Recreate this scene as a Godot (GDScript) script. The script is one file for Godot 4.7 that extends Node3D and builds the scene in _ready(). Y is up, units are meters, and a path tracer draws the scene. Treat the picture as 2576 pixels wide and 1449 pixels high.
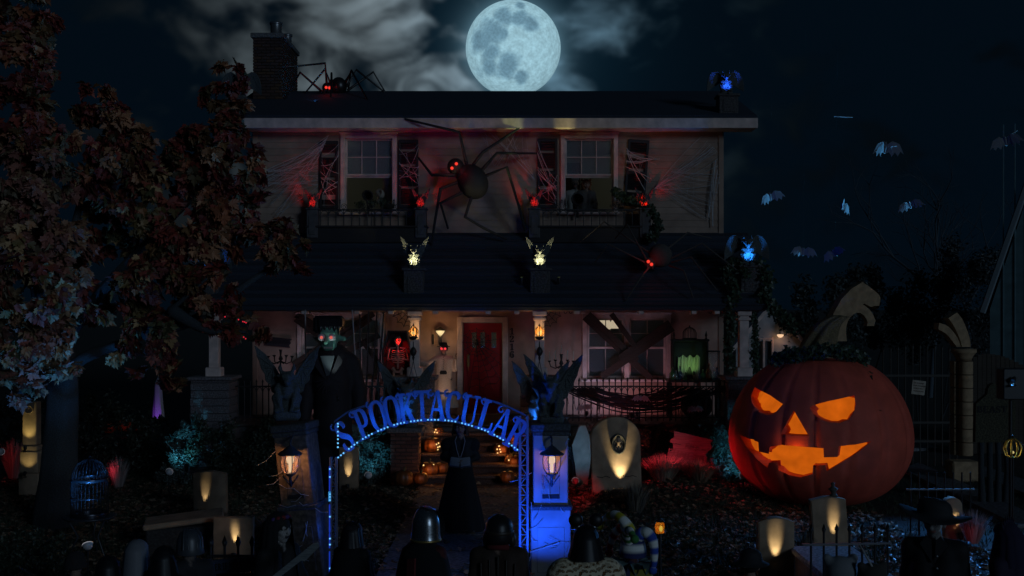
extends Node3D
# A decorated two-storey house on Halloween night. Metres, y up, the street side looks towards -Z.

const F := 2906.0        # focal length in picture units (2576 wide)
const EYE := 3.55        # height of the lens
var rng := RandomNumberGenerator.new()
var mats := {}
var tex := {}

# A surveyed point: picture units to the place that lies d metres away.
func at(px: float, py: float, d: float) -> Vector3:
	return Vector3((px - 1288.0) * d / F, EYE + (773.0 - py) * d / F, -d)

class B:
	var v := PackedVector3Array()
	var n := PackedVector3Array()
	var c := PackedColorArray()
	var i := PackedInt32Array()
	var col := Color(1, 1, 1)
	func vert(p: Vector3, nn: Vector3) -> void:
		v.append(p); n.append(nn); c.append(col)
	func tri(a: Vector3, b: Vector3, d: Vector3) -> void:
		var nn := (d - a).cross(b - a).normalized()
		var k := v.size()
		vert(a, nn); vert(b, nn); vert(d, nn)
		i.append(k); i.append(k + 1); i.append(k + 2)
	func quad(a: Vector3, b: Vector3, d: Vector3, e: Vector3) -> void:
		var nn := (d - a).cross(b - a).normalized()
		var k := v.size()
		vert(a, nn); vert(b, nn); vert(d, nn); vert(e, nn)
		for q in [0, 1, 2, 0, 2, 3]:
			i.append(k + q)
	# smooth sheet through rows of points
	func grid(rows: Array, wrap := false, cols: Array = []) -> void:
		var nr := rows.size()
		var m: int = rows[0].size()
		var k := v.size()
		for r in nr:
			var row: PackedVector3Array = rows[r]
			var up: PackedVector3Array = rows[mini(r + 1, nr - 1)]
			var dn: PackedVector3Array = rows[maxi(r - 1, 0)]
			for j in m:
				var jp := (j + 1) % m if wrap else mini(j + 1, m - 1)
				var jm := (j - 1 + m) % m if wrap else maxi(j - 1, 0)
				var nn := (up[j] - dn[j]).cross(row[jp] - row[jm])
				if nn.length_squared() < 1e-16:
					var cen := Vector3.ZERO
					var other: PackedVector3Array = up if r == 0 else dn
					for q in other: cen += q
					nn = row[j] - cen / m
				if not cols.is_empty(): col = cols[r]
				vert(row[j], nn.normalized())
		for r in nr - 1:
			for j in (m if wrap else m - 1):
				var a := k + r * m + j
				var b := k + r * m + (j + 1) % m
				i.append(a); i.append(b); i.append(a + m)
				i.append(b); i.append(b + m); i.append(a + m)
	func box(ce: Vector3, s: Vector3, ba := Basis.IDENTITY) -> void:
		var h := s * 0.5
		var p := []
		for q in 8:
			p.append(ce + ba * Vector3(h.x if q & 1 else -h.x, h.y if q & 2 else -h.y, h.z if q & 4 else -h.z))
		for f in [[0, 2, 3, 1], [4, 5, 7, 6], [0, 4, 6, 2], [1, 3, 7, 5], [0, 1, 5, 4], [2, 6, 7, 3]]:
			quad(p[f[0]], p[f[1]], p[f[2]], p[f[3]])
	# box with chamfered edges
	func bev(ce: Vector3, s: Vector3, b := 0.01, ba := Basis.IDENTITY) -> void:
		var h := s * 0.5
		b = minf(b, minf(h.x, minf(h.y, h.z)) * 0.9)
		var f := func(a: int, sg: Vector3) -> Vector3:
			var q := Vector3(sg.x * (h.x - b), sg.y * (h.y - b), sg.z * (h.z - b))
			q[a] = sg[a] * h[a]
			return ce + ba * q
		for a in 3:
			var u := (a + 1) % 3
			var w := (a + 2) % 3
			for sg in [-1.0, 1.0]:
				var q := []
				for t in [[-1, -1], [1, -1], [1, 1], [-1, 1]]:
					var g := Vector3.ZERO
					g[a] = sg; g[u] = t[0]; g[w] = t[1]
					q.append(f.call(a, g))
				if sg > 0: quad(q[3], q[2], q[1], q[0])
				else: quad(q[0], q[1], q[2], q[3])
			for s1 in [-1.0, 1.0]:
				for s2 in [-1.0, 1.0]:
					var g0 := Vector3.ZERO
					g0[a] = -1; g0[u] = s1; g0[w] = s2
					var g1 := g0
					g1[a] = 1
					if s1 * s2 > 0: quad(f.call(u, g0), f.call(u, g1), f.call(w, g1), f.call(w, g0))
					else: quad(f.call(w, g0), f.call(w, g1), f.call(u, g1), f.call(u, g0))
		for q in 8:
			var g := Vector3(1 if q & 1 else -1, 1 if q & 2 else -1, 1 if q & 4 else -1)
			if g.x * g.y * g.z > 0: tri(f.call(0, g), f.call(2, g), f.call(1, g))
			else: tri(f.call(0, g), f.call(1, g), f.call(2, g))
	func tube(pts: Array, radii, sides := 6, cols: Array = [], caps := true) -> void:
		var rows := []
		var m := pts.size()
		var ref := Vector3(0.13, 0.2, 1).normalized()
		for r in m:
			var dir: Vector3 = (pts[mini(r + 1, m - 1)] - pts[maxi(r - 1, 0)])
			dir = dir.normalized() if dir.length() > 1e-9 else Vector3.UP
			if absf(dir.dot(ref)) > 0.97: ref = Vector3(1, 0.1, 0.05).normalized()
			var x := dir.cross(ref).normalized()
			var y := dir.cross(x).normalized()
			var rad: float = radii[r] if radii is Array else radii
			var row := PackedVector3Array()
			for j in sides:
				var t := TAU * j / sides
				row.append(pts[r] + (x * cos(t) + y * sin(t)) * rad)
			rows.append(row)
		if caps:
			var r0 := PackedVector3Array(); r0.resize(sides); r0.fill(pts[0])
			var r1 := PackedVector3Array(); r1.resize(sides); r1.fill(pts[m - 1])
			rows.push_front(r0); rows.append(r1)
			if not cols.is_empty():
				cols = [cols[0]] + cols + [cols[-1]]
		grid(rows, true, cols)
	# profile of (radius, height) turned about y
	func lathe(prof: Array, seg := 16, o := Vector3.ZERO, ba := Basis.IDENTITY, cols: Array = []) -> void:
		var rows := []
		for q in prof:
			var row := PackedVector3Array()
			for j in seg:
				var t := TAU * j / seg
				row.append(o + ba * Vector3(cos(t) * q[0], q[1], sin(t) * q[0]))
			rows.append(row)
		grid(rows, true, cols)
	func ball(ce: Vector3, r: Vector3, seg := 12, ba := Basis.IDENTITY) -> void:
		var rows := []
		var nl := maxi(4, seg / 2)
		for a in nl + 1:
			var ph := PI * a / nl - PI / 2
			var row := PackedVector3Array()
			for j in seg:
				var t := TAU * j / seg
				row.append(ce + ba * Vector3(cos(ph) * cos(t) * r.x, sin(ph) * r.y, cos(ph) * sin(t) * r.z))
			rows.append(row)
		grid(rows, true)
	# flat outline in x,y pushed through z by +-depth/2
	func prism(poly: PackedVector2Array, depth: float, o := Vector3.ZERO, ba := Basis.IDENTITY) -> void:
		var t := Geometry2D.triangulate_polygon(poly)
		var h := depth * 0.5
		for k in range(0, t.size(), 3):
			var a := poly[t[k]]; var b := poly[t[k + 1]]; var d := poly[t[k + 2]]
			if (b - a).cross(d - a) < 0:
				var q := b; b = d; d = q
			tri(o + ba * Vector3(a.x, a.y, h), o + ba * Vector3(d.x, d.y, h), o + ba * Vector3(b.x, b.y, h))
			tri(o + ba * Vector3(a.x, a.y, -h), o + ba * Vector3(b.x, b.y, -h), o + ba * Vector3(d.x, d.y, -h))
		var cw := Geometry2D.is_polygon_clockwise(poly)
		for k in poly.size():
			var a := poly[k]; var b := poly[(k + 1) % poly.size()]
			if cw:
				var q := a; a = b; b = q
			quad(o + ba * Vector3(a.x, a.y, h), o + ba * Vector3(b.x, b.y, h), o + ba * Vector3(b.x, b.y, -h), o + ba * Vector3(a.x, a.y, -h))
	func add(o: B, x: Transform3D) -> void:
		var k := v.size()
		for q in o.v.size():
			v.append(x * o.v[q]); n.append((x.basis * o.n[q]).normalized()); c.append(o.c[q])
		if x.basis.determinant() < 0:
			for q in range(0, o.i.size(), 3):
				i.append(k + o.i[q]); i.append(k + o.i[q + 2]); i.append(k + o.i[q + 1])
		else:
			for q in o.i: i.append(k + q)
	func mesh(m: Material, colored := false) -> ArrayMesh:
		var a := []
		a.resize(Mesh.ARRAY_MAX)
		a[Mesh.ARRAY_VERTEX] = v
		a[Mesh.ARRAY_NORMAL] = n
		if colored: a[Mesh.ARRAY_COLOR] = c
		a[Mesh.ARRAY_INDEX] = i
		var am := ArrayMesh.new()
		am.add_surface_from_arrays(Mesh.PRIMITIVE_TRIANGLES, a)
		am.surface_set_material(0, m)
		return am
	# surface nets over tapered capsules joined by a smooth minimum; bone = [from, to, r0, r1, colour]
	func flesh(bones: Array, cell: float, k := 0.04, xf := Transform3D.IDENTITY) -> void:
		var lo := Vector3.INF
		var hi := -Vector3.INF
		for b in bones:
			var r: float = maxf(b[2], b[3]) + cell * 2.5
			for q in 2:
				lo = lo.min(b[q] - Vector3.ONE * r); hi = hi.max(b[q] + Vector3.ONE * r)
		var nx := int((hi.x - lo.x) / cell) + 2
		var ny := int((hi.y - lo.y) / cell) + 2
		var nz := int((hi.z - lo.z) / cell) + 2
		var f := PackedFloat32Array(); f.resize(nx * ny * nz); f.fill(9.0)
		var near := PackedFloat32Array(); near.resize(nx * ny * nz); near.fill(9.0)
		var own := PackedInt32Array(); own.resize(nx * ny * nz)
		for bi in bones.size():
			var b: Array = bones[bi]
			var a: Vector3 = b[0]
			var ab: Vector3 = b[1] - b[0]
			var l2 := maxf(ab.length_squared(), 1e-9)
			var r0: float = b[2]
			var r1: float = b[3]
			var m := maxf(r0, r1) + k + cell * 1.5
			var p0: Vector3 = (a.min(b[1]) - Vector3.ONE * m - lo) / cell
			var p1: Vector3 = (a.max(b[1]) + Vector3.ONE * m - lo) / cell
			for z in range(maxi(0, int(p0.z)), mini(nz, int(p1.z) + 1)):
				for y in range(maxi(0, int(p0.y)), mini(ny, int(p1.y) + 1)):
					var base := (z * ny + y) * nx
					for x in range(maxi(0, int(p0.x)), mini(nx, int(p1.x) + 1)):
						var p := lo + Vector3(x, y, z) * cell - a
						var t := clampf(p.dot(ab) / l2, 0.0, 1.0)
						var dd := (p - ab * t).length() - lerpf(r0, r1, t)
						var id := base + x
						if dd < near[id]:
							near[id] = dd; own[id] = bi
						var o := f[id]
						var h := maxf(k - absf(o - dd), 0.0) / k
						f[id] = minf(o, dd) - h * h * k * 0.25
		var idx := PackedInt32Array(); idx.resize(nx * ny * nz); idx.fill(-1)
		var off := [0, 1, nx, nx + 1, nx * ny, nx * ny + 1, nx * ny + nx, nx * ny + nx + 1]
		var ep := [[0, 1], [2, 3], [4, 5], [6, 7], [0, 2], [1, 3], [4, 6], [5, 7], [0, 4], [1, 5], [2, 6], [3, 7]]
		for z in nz - 1:
			for y in ny - 1:
				for x in nx - 1:
					var id := (z * ny + y) * nx + x
					var f0 := f[id]
					if f0 > cell * 2.0: continue
					var s := f0 < 0.0
					var mix := false
					for q in 7:
						if (f[id + off[q + 1]] < 0.0) != s:
							mix = true; break
					if not mix: continue
					var sum := Vector3.ZERO
					var cnt := 0
					for e in ep:
						var fa := f[id + off[e[0]]]
						var fb := f[id + off[e[1]]]
						if (fa < 0.0) != (fb < 0.0):
							var t := fa / (fa - fb)
							var pa := Vector3(e[0] & 1, (e[0] >> 1) & 1, e[0] >> 2)
							var pb := Vector3(e[1] & 1, (e[1] >> 1) & 1, e[1] >> 2)
							sum += pa.lerp(pb, t); cnt += 1
					var g := Vector3(f[id + 1] + f[id + 1 + nx] + f[id + 1 + nx * ny] - f[id] - f[id + nx] - f[id + nx * ny], f[id + nx] + f[id + nx + 1] + f[id + nx + nx * ny] - f[id] - f[id + 1] - f[id + nx * ny], f[id + nx * ny] + f[id + nx * ny + 1] + f[id + nx * ny + nx] - f[id] - f[id + 1] - f[id + nx])
					idx[id] = v.size()
					col = bones[own[id]][4] if bones[own[id]].size() > 4 else Color(1, 1, 1)
					vert(xf * (lo + (Vector3(x, y, z) + sum / cnt) * cell), (xf.basis * g).normalized())
		for z in range(1, nz - 1):
			for y in range(1, ny - 1):
				for x in range(1, nx - 1):
					var id := (z * ny + y) * nx + x
					if absf(f[id]) > cell * 2.0: continue
					var s := f[id] < 0.0
					for ax in 3:
						var st: int = off[[1, 2, 4][ax]]
						if (f[id + st] < 0.0) == s: continue
						var u: int = off[[2, 4, 1][ax]]
						var w: int = off[[4, 1, 2][ax]]
						var q := [idx[id], idx[id - u], idx[id - u - w], idx[id - w]]
						if q.has(-1): continue
						for t in ([0, 2, 1, 0, 3, 2] if s else [0, 1, 2, 0, 2, 3]):
							i.append(q[t])

func lin(r: float, g: float, b: float) -> Color:
	return Color(r, g, b).linear_to_srgb()

# a procedural material: base colour in linear values, roughness, grain texture, size of its grain, relief in cm
func mat(key: String, r := 0.5, g := 0.5, b := 0.5, rough := 0.8, grain := "", size := 1.0, relief := 0.0, metal := 0.0) -> StandardMaterial3D:
	if mats.has(key): return mats[key]
	var m := StandardMaterial3D.new()
	m.resource_name = key
	m.albedo_color = lin(r, g, b)
	m.roughness = rough
	m.metallic = metal
	if grain != "":
		m.albedo_texture = tex[grain]
		m.uv1_triplanar = true
		m.uv1_world_triplanar = true
		m.uv1_scale = Vector3.ONE / size
		if relief > 0.0:
			m.heightmap_enabled = true
			m.heightmap_texture = tex[grain]
			m.heightmap_scale = relief
	mats[key] = m
	return m

func cmat(key: String, rough := 0.8, grain := "", size := 0.4, relief := 0.0) -> StandardMaterial3D:
	var m := mat(key, 1, 1, 1, rough, grain, size, relief)
	m.vertex_color_use_as_albedo = true
	return m

func glow(key: String, r: float, g: float, b: float, e := 1.0) -> StandardMaterial3D:
	if mats.has(key): return mats[key]
	var m := StandardMaterial3D.new()
	m.resource_name = key
	m.albedo_color = Color(0.02, 0.02, 0.02)
	m.emission_enabled = true
	m.emission = lin(r, g, b)
	m.emission_energy_multiplier = e
	mats[key] = m
	return m

func glass(key: String, tint: Color, a: float) -> StandardMaterial3D:
	if mats.has(key): return mats[key]
	var m := StandardMaterial3D.new()
	m.resource_name = key
	m.albedo_color = Color(tint, a)
	m.roughness = 0.05
	m.transparency = BaseMaterial3D.TRANSPARENCY_ALPHA
	mats[key] = m
	return m

var used := {}
func numbered(s: String) -> String:
	var k: int = used.get(s, 0)
	used[s] = k + 1
	return s if k == 0 else "%s_%03d" % [s, k]

func tag(o: Node3D, label: String, category: String, group := "") -> void:
	o.set_meta("label", label); o.set_meta("category", category)
	if group != "": o.set_meta("group", group)

func thing(called: String, label: String, category: String, pos := Vector3.ZERO, turn := 0.0, group := "") -> Node3D:
	var o := Node3D.new()
	o.name = numbered(called)
	add_child(o)
	o.position = pos
	o.rotation.y = turn
	tag(o, label, category, group)
	return o

func part(o: Node, called: String, mesh: Mesh, pos := Vector3.ZERO) -> MeshInstance3D:
	var p := MeshInstance3D.new()
	p.name = called + "_%03d" % o.get_child_count() if o.has_node(NodePath(called)) else called
	p.mesh = mesh
	o.add_child(p, true)
	p.position = pos
	return p

func bpart(o: Node, called: String, b: B, m: Material, colored := false) -> MeshInstance3D:
	return part(o, called, b.mesh(m, colored))

func struct(called: String, b: B, m: Material, colored := false) -> MeshInstance3D:
	var p := part(self, called, b.mesh(m, colored))
	p.set_meta("kind", "structure")
	return p

func copy(o: Node3D, called: String, label: String, pos: Vector3, turn := 0.0, sc := 1.0) -> Node3D:
	var c: Node3D = o.duplicate()
	c.name = numbered(called)
	add_child(c)
	c.position = pos
	c.rotation = Vector3(0, turn, 0)
	c.scale = Vector3.ONE * sc
	c.set_meta("label", label)
	return c

func omni(o: Node3D, p: Vector3, r: float, g: float, b: float, e: float, size := 0.03) -> void:
	var l := OmniLight3D.new()
	l.name = "light"
	l.light_color = lin(r, g, b)
	l.light_energy = e
	l.light_size = size
	l.omni_range = 30.0
	l.omni_attenuation = 2.0
	l.shadow_enabled = true
	o.add_child(l, true)
	l.position = p

# p is in o's space, the aim is in the world
func spot(o: Node3D, p: Vector3, aim: Vector3, r: float, g: float, b: float, e: float, cone := 35.0, soft := 0.8, size := 0.03) -> void:
	var l := SpotLight3D.new()
	l.name = "light"
	l.light_color = lin(r, g, b)
	l.light_energy = e
	l.light_size = size
	l.spot_range = 40.0
	l.spot_attenuation = 2.0
	l.spot_angle = cone
	l.spot_angle_attenuation = soft
	l.shadow_enabled = true
	o.add_child(l, true)
	l.position = p
	l.look_at(aim, Vector3(0.01, 1, 0.02).normalized())

func scatter(o: Node, called: String, mesh: Mesh, xs: Array, cols: Array = []) -> MultiMeshInstance3D:
	var mm := MultiMesh.new()
	mm.transform_format = MultiMesh.TRANSFORM_3D
	mm.use_colors = not cols.is_empty()
	mm.mesh = mesh
	mm.instance_count = xs.size()
	for k in xs.size():
		mm.set_instance_transform(k, xs[k])
		if not cols.is_empty(): mm.set_instance_color(k, cols[k])
	var p := MultiMeshInstance3D.new()
	p.name = called
	p.multimesh = mm
	p.set_meta("kind", "stuff")
	o.add_child(p, true)
	return p

func noise(sd: int, freq: float, oct := 4) -> FastNoiseLite:
	var f := FastNoiseLite.new()
	f.seed = sd
	f.frequency = freq
	f.fractal_octaves = oct
	return f

func make_textures() -> void:
	# grey grains, tiling by seamless noise images: lo..1
	for g in [["fine", 11, 0.06, 256, 0.55], ["stone", 23, 0.02, 512, 0.45], ["blotch", 31, 0.012, 256, 0.78]]:
		var f := noise(g[1], g[2], 5)
		var im := f.get_seamless_image(g[3], g[3])
		im.convert(Image.FORMAT_RGB8)
		for y in g[3]:
			for x in g[3]:
				var k: float = lerpf(g[4], 1.0, im.get_pixel(x, y).r)
				im.set_pixel(x, y, Color(k, k, k))
		tex[g[0]] = ImageTexture.create_from_image(im)
	# wood: streaks along x
	var f2 := noise(5, 0.03, 4)
	var im2 := Image.create(256, 256, false, Image.FORMAT_RGB8)
	for y in 256:
		for x in 256:
			var k := 0.72 + 0.28 * f2.get_noise_2d(40.0 * cos(TAU * x / 256.0) * 0.25, y * 6.0 if y < 128 else (255 - y) * 6.0)
			im2.set_pixel(x, y, Color(k, k, k))
	tex["wood"] = ImageTexture.create_from_image(im2)
	# leopard print
	var im3 := Image.create(256, 256, false, Image.FORMAT_RGB8)
	im3.fill(Color(0.9, 0.82, 0.68))
	rng.seed = 77
	for k in 46:
		var cx := rng.randi() % 256
		var cy := rng.randi() % 256
		var rx := rng.randf_range(11, 17)
		var ry := rng.randf_range(9, 14)
		var gap := rng.randf() * TAU
		for dy in range(-20, 21):
			for dx in range(-20, 21):
				var q := sqrt(dx * dx / (rx * rx) + dy * dy / (ry * ry))
				if q > 1.05: continue
				var an := absf(wrapf(atan2(dy, dx) - gap, -PI, PI))
				var pc := Color(0.6, 0.42, 0.22)
				if q > 0.55 and an > 0.5: pc = Color(0.05, 0.035, 0.03)
				im3.set_pixel((cx + dx + 256) % 256, (cy + dy + 256) % 256, pc)
	tex["leopard"] = ImageTexture.create_from_image(im3)

# night air with moonlit clouds; brightness falls off with the angle from the moon
var cloud_noise := noise(9, 1.0, 5)
var cloud_warp := noise(14, 1.0, 3)
func sky_color(dir: Vector3, moon: Vector3) -> Color:
	var ang := rad_to_deg(acos(clampf(dir.dot(moon), -1, 1)))
	var up := clampf(dir.y, -0.2, 1.0)
	# angles right of and above the moon
	var ax := rad_to_deg(atan2(dir.x, -dir.z)) - rad_to_deg(atan2(moon.x, -moon.z))
	var ay := rad_to_deg(asin(clampf(dir.y, -1, 1)) - asin(moon.y))
	var base := Color(0.0007, 0.0030, 0.0062).lerp(Color(0.0012, 0.0050, 0.0095), clampf(up, 0, 1))
	base = base + Color(0.0028, 0.0115, 0.020) * exp(-ang * ang / 26.0) + Color(0.05, 0.10, 0.13) * exp(-maxf(ang - 2.25, 0.0) * 2.2)
	var p := Vector3(dir.x, dir.y * 1.6, dir.z) * 9.0
	var w := Vector3(cloud_warp.get_noise_3dv(p * 0.8), cloud_warp.get_noise_3dv(p * 0.8 + Vector3(7, 0, 3)), 0) * 0.2
	var n := cloud_noise.get_noise_3dv((p + w) * 0.62) * 0.60 + cloud_noise.get_noise_3dv((p + w * 1.5) * 1.9 + Vector3(3, 9, 1)) * 0.50
	var bank := 1.15 * exp(-pow((ax + 7.6) / 3.6, 2) - pow((ay - 1.7) / 3.0, 2)) + 0.9 * exp(-pow((ax + 4.0) / 3.4, 2) - pow((ay + 1.3) / 1.5, 2))
	bank += 0.75 * exp(-pow((ax - 4.6) / 3.8, 2) - pow((ay - 1.6) / 1.7, 2)) + 0.55 * exp(-pow((ax + 11.0) / 4.0, 2) - pow((ay + 1.5) / 4.0, 2))
	bank -= 0.55 * exp(-pow((ax + 3.2) / 1.3, 2) - pow((ay - 1.9) / 1.3, 2))
	var cover := smoothstep(0.06, 0.75, n * 1.25 + bank * 0.62 + 0.04)
	var lit := 0.34 * exp(-ang * ang / (75.0 if ax < 0 else 34.0)) + 0.004 * exp(-ang / 14.0) + 0.0008
	var tint := Color(0.70, 1.0, 1.2).lerp(Color(0.80, 1.03, 1.16), clampf((-ax - 2.0) / 5.0, 0, 1)) if ax < 0 else Color(0.5, 0.95, 1.3)
	var thick := 0.35 + 1.15 * smoothstep(-0.4, 0.55, n)
	return base * (1.0 - 0.85 * cover) + tint * (lit * thick * cover * (1.0 if ax < 0 else 0.75))

func make_sky(moon: Vector3) -> PanoramaSkyMaterial:
	var W := 3072
	var H := 1536
	var im := Image.create(384, 192, false, Image.FORMAT_RGBF)
	for y in 192:
		var el := PI * (0.5 - (y + 0.5) / 192.0)
		for x in 384:
			var az := TAU * (x + 0.5) / 384.0
			im.set_pixel(x, y, sky_color(Vector3(sin(az) * cos(el), sin(el), -cos(az) * cos(el)), moon))
	im.resize(W, H, Image.INTERPOLATE_CUBIC)
	for y in range(H / 2 - 190, H / 2 + 20):
		var el := PI * (0.5 - (y + 0.5) / H)
		for x in range(-300, 300):
			var az := TAU * (x + 0.5) / W
			im.set_pixel((x + W) % W, y, sky_color(Vector3(sin(az) * cos(el), sin(el), -cos(az) * cos(el)), moon))
	var s := PanoramaSkyMaterial.new()
	s.panorama = ImageTexture.create_from_image(im)
	return s

func make_moon(dir: Vector3, dist: float) -> void:
	var r := dist * 116.5 / F
	var im := Image.create(512, 512, false, Image.FORMAT_RGB8)
	var f := noise(41, 1.0, 5)
	# seas as soft discs on the near side: right, up, radius
	var seas := [[-0.42, 0.16, 0.30], [-0.62, 0.0, 0.26], [-0.2, 0.46, 0.22], [0.12, 0.42, 0.2], [0.38, 0.3, 0.2], [0.14, 0.76, 0.12], [-0.45, -0.28, 0.2], [-0.12, -0.5, 0.26], [-0.5, -0.5, 0.2], [0.16, -0.72, 0.14], [-0.22, 0.1, 0.14]]
	for y in 512:
		for x in 512:
			var lo := (x + 0.5) / 512.0 * TAU
			var la := PI * (0.5 - (y + 0.5) / 512.0)
			var d := Vector3(cos(la) * sin(lo), sin(la), cos(la) * cos(lo))
			var w := f.get_noise_3dv(d * 2.2)
			var sea := 0.0
			if d.z > -0.2:
				for s in seas:
					var q = Vector2(d.x - s[0], d.y - s[1]).length() / s[2] + w * 0.5
					sea = maxf(sea, smoothstep(1.3, 0.45, q))
			var k := 1.0 - 0.23 * sea + 0.12 * f.get_noise_3dv(d * 5.0) * (1.0 - 0.5 * sea) + 0.10 * f.get_noise_3dv(d * 14.0)
			k *= 0.80 + 0.20 * sqrt(clampf(d.z, 0.0, 1.0))
			var cc := Color(0.63, 0.80, 0.86).lerp(Color(0.56, 0.76, 0.86), sea)
			im.set_pixel(x, y, Color(cc.r * k, cc.g * k, cc.b * k))
	var m := StandardMaterial3D.new()
	m.albedo_color = Color(0, 0, 0)
	m.roughness = 1.0
	m.metallic_specular = 0.0
	m.emission_enabled = true
	m.emission = Color(1, 1, 1)
	m.emission_operator = BaseMaterial3D.EMISSION_OP_MULTIPLY
	m.emission_texture = ImageTexture.create_from_image(im)
	m.emission_energy_multiplier = 0.88
	var s := SphereMesh.new()
	s.radius = r; s.height = 2 * r; s.radial_segments = 96; s.rings = 48
	s.material = m
	var o := part(self, "moon", s, Vector3(0, EYE, 0) + dir * dist)
	o.rotation.y = PI * 0.0
	tag(o, "huge pale blue full moon hanging just above the roof ridge", "moon")

func _ready() -> void:
	rng.seed = 1031
	# camera
	var cam := Camera3D.new()
	cam.name = "camera"
	cam.projection = Camera3D.PROJECTION_FRUSTUM
	cam.near = 0.1
	cam.far = 2000.0
	cam.size = 0.1 * 1449.0 / F
	cam.frustum_offset = Vector2(0, 0.1 * (773.0 - 724.5) / F)
	add_child(cam)
	cam.position = Vector3(0, EYE, 0)
	cam.current = true
	# sky, air and exposure
	var moon_dir := (at(1291, 122, 10.0) - Vector3(0, EYE, 0)).normalized()
	var env := Environment.new()
	env.background_mode = Environment.BG_SKY
	env.sky = Sky.new()
	env.sky.sky_material = make_sky(moon_dir)
	env.tonemap_mode = Environment.TONE_MAPPER_LINEAR
	env.tonemap_exposure = 1.0
	env.sdfgi_enabled = true
	env.ssao_enabled = true
	env.ssil_enabled = true
	var we := WorldEnvironment.new()
	we.name = "air"
	we.environment = env
	add_child(we)
	# the dim night light that falls on the street front from the right
	var sun := DirectionalLight3D.new()
	sun.name = "night_light"
	sun.light_color = lin(0.52, 0.74, 1.0)
	sun.light_energy = 0.090
	sun.light_angular_distance = 12.0
	sun.shadow_enabled = true
	add_child(sun)
	sun.look_at_from_position(Vector3(12, 4.6, 6), Vector3(0, 0, -12))
	make_textures()
	make_moon(moon_dir, 900.0)
	ground()
	house()
	porch()
	upper_front()
	roof_things()
	porch_things()
	arch_and_pillars()
	yard()
	await pumpkin()
	right_side()
	tree()
	plants()
	people()

const U := 26.6 / F
var home: Node3D
func wx(px: float) -> float: return (px - 1288.0) * U
func wy(py: float) -> float: return EYE + (773.0 - py) * U

func g3(px: float, py: float) -> Vector3:   # where a picture point meets the level ground
	return at(px, py, EYE * F / (py - 773.0))

# height of the lawn: level, with low bumps and a few heaped mounds
var bumps := noise(3, 0.35, 3)
func gh(x: float, d: float) -> float:
	var h := -0.05
	if absf(x) < 20 and d > 0 and d < 40:
		h += 0.06 * bumps.get_noise_2d(x, d) * smoothstep(0.9, 2.0, absf(x + 0.78)) * (1.0 if x < 6.5 else 0.1)
		for m in [[1.95, 20.4, 0.30, 0.8], [3.2, 21.6, 0.42, 1.1], [-2.7, 20.2, 0.38, 0.8], [-6.0, 19.6, 0.2, 1.6], [-4.2, 17.6, 0.18, 1.2], [2.6, 18.4, 0.12, 0.9]]:
			var q = Vector2(x - m[0], d - m[1]).length() / m[3]
			h += m[2] * exp(-q * q)
	return h

func ground() -> void:
	mat("bark", 0.075, 0.088, 0.10, 0.95, "stone", 0.25, 1.0)
	var b := B.new()
	var xs := [-1500.0, -300.0, -80.0, -30.0]
	for k in 57: xs.append(-14.0 + k * 0.5)
	xs.append_array([30.0, 80.0, 300.0, 1500.0])
	var ds := [-200.0, -40.0, -5.0]
	for k in 57: ds.append(4.0 + k * 0.5)
	ds.append_array([50.0, 100.0, 300.0, 1500.0])
	var rows := []
	for d in ds:
		var row := PackedVector3Array()
		for x in xs:
			row.append(Vector3(x, gh(x, d), -d))
		rows.append(row)
	b.grid(rows)
	struct("lawn", b, mat("soil", 0.030, 0.034, 0.030, 0.95, "stone", 1.3, 2.0))
	# concrete walk from the gate to the steps, with scored joints
	b = B.new()
	var z := 6.0
	while z < 22.6:
		b.bev(Vector3(-0.78, -0.03, -z - 0.59), Vector3(2.05, 0.08, 1.17), 0.012)
		z += 1.2
	struct("path", b, mat("walk", 0.27, 0.24, 0.25, 0.85, "stone", 0.9, 0.4))
	# driveway: two concrete strips
	for q in [[[2268, 1181], [2312, 1165], [2640, 1316], [2560, 1323]], [[2395, 1168], [2480, 1176], [2640, 1229], [2640, 1268]], [[2230, 1112], [2325, 1114], [2362, 1129], [2230, 1131]]]:
		b = B.new()
		var p := []
		for t in q: p.append(g3(t[0], t[1]))
		var up := Vector3(0, 0.02, 0)
		b.quad(p[0] + up, p[1] + up, p[2] + up, p[3] + up)
		for k in 4: b.quad(p[k] + up, p[(k + 1) % 4] + up, p[(k + 1) % 4] - up * 4, p[k] - up * 4)
		struct("driveway_strip", b, mat("drive", 0.24, 0.26, 0.30, 0.6, "stone", 1.1, 0.4))

# boxes that fill x0..x1, y0..y1 at depth z apart from the holes [x0, x1, y0, y1]
func pierced(b: B, x0: float, x1: float, y0: float, y1: float, holes: Array, z: float, th: float) -> void:
	var ys := [y0, y1]
	for h in holes:
		ys.append(clampf(h[2], y0, y1)); ys.append(clampf(h[3], y0, y1))
	ys.sort()
	for k in ys.size() - 1:
		if ys[k + 1] - ys[k] < 1e-4: continue
		var mid: float = (ys[k] + ys[k + 1]) / 2
		for s in spans(x0, x1, mid, holes):
			b.box(Vector3((s[0] + s[1]) / 2, mid, z), Vector3(s[1] - s[0], ys[k + 1] - ys[k], th))

func spans(x0: float, x1: float, y: float, holes: Array) -> Array:
	var cut := []
	for h in holes:
		if y > h[2] and y < h[3]: cut.append([h[0], h[1]])
	cut.sort_custom(func(a, c): return a[0] < c[0])
	var out := []
	var x := x0
	for q in cut:
		if q[0] > x: out.append([x, q[0]])
		x = maxf(x, q[1])
	if x < x1: out.append([x, x1])
	return out

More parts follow.
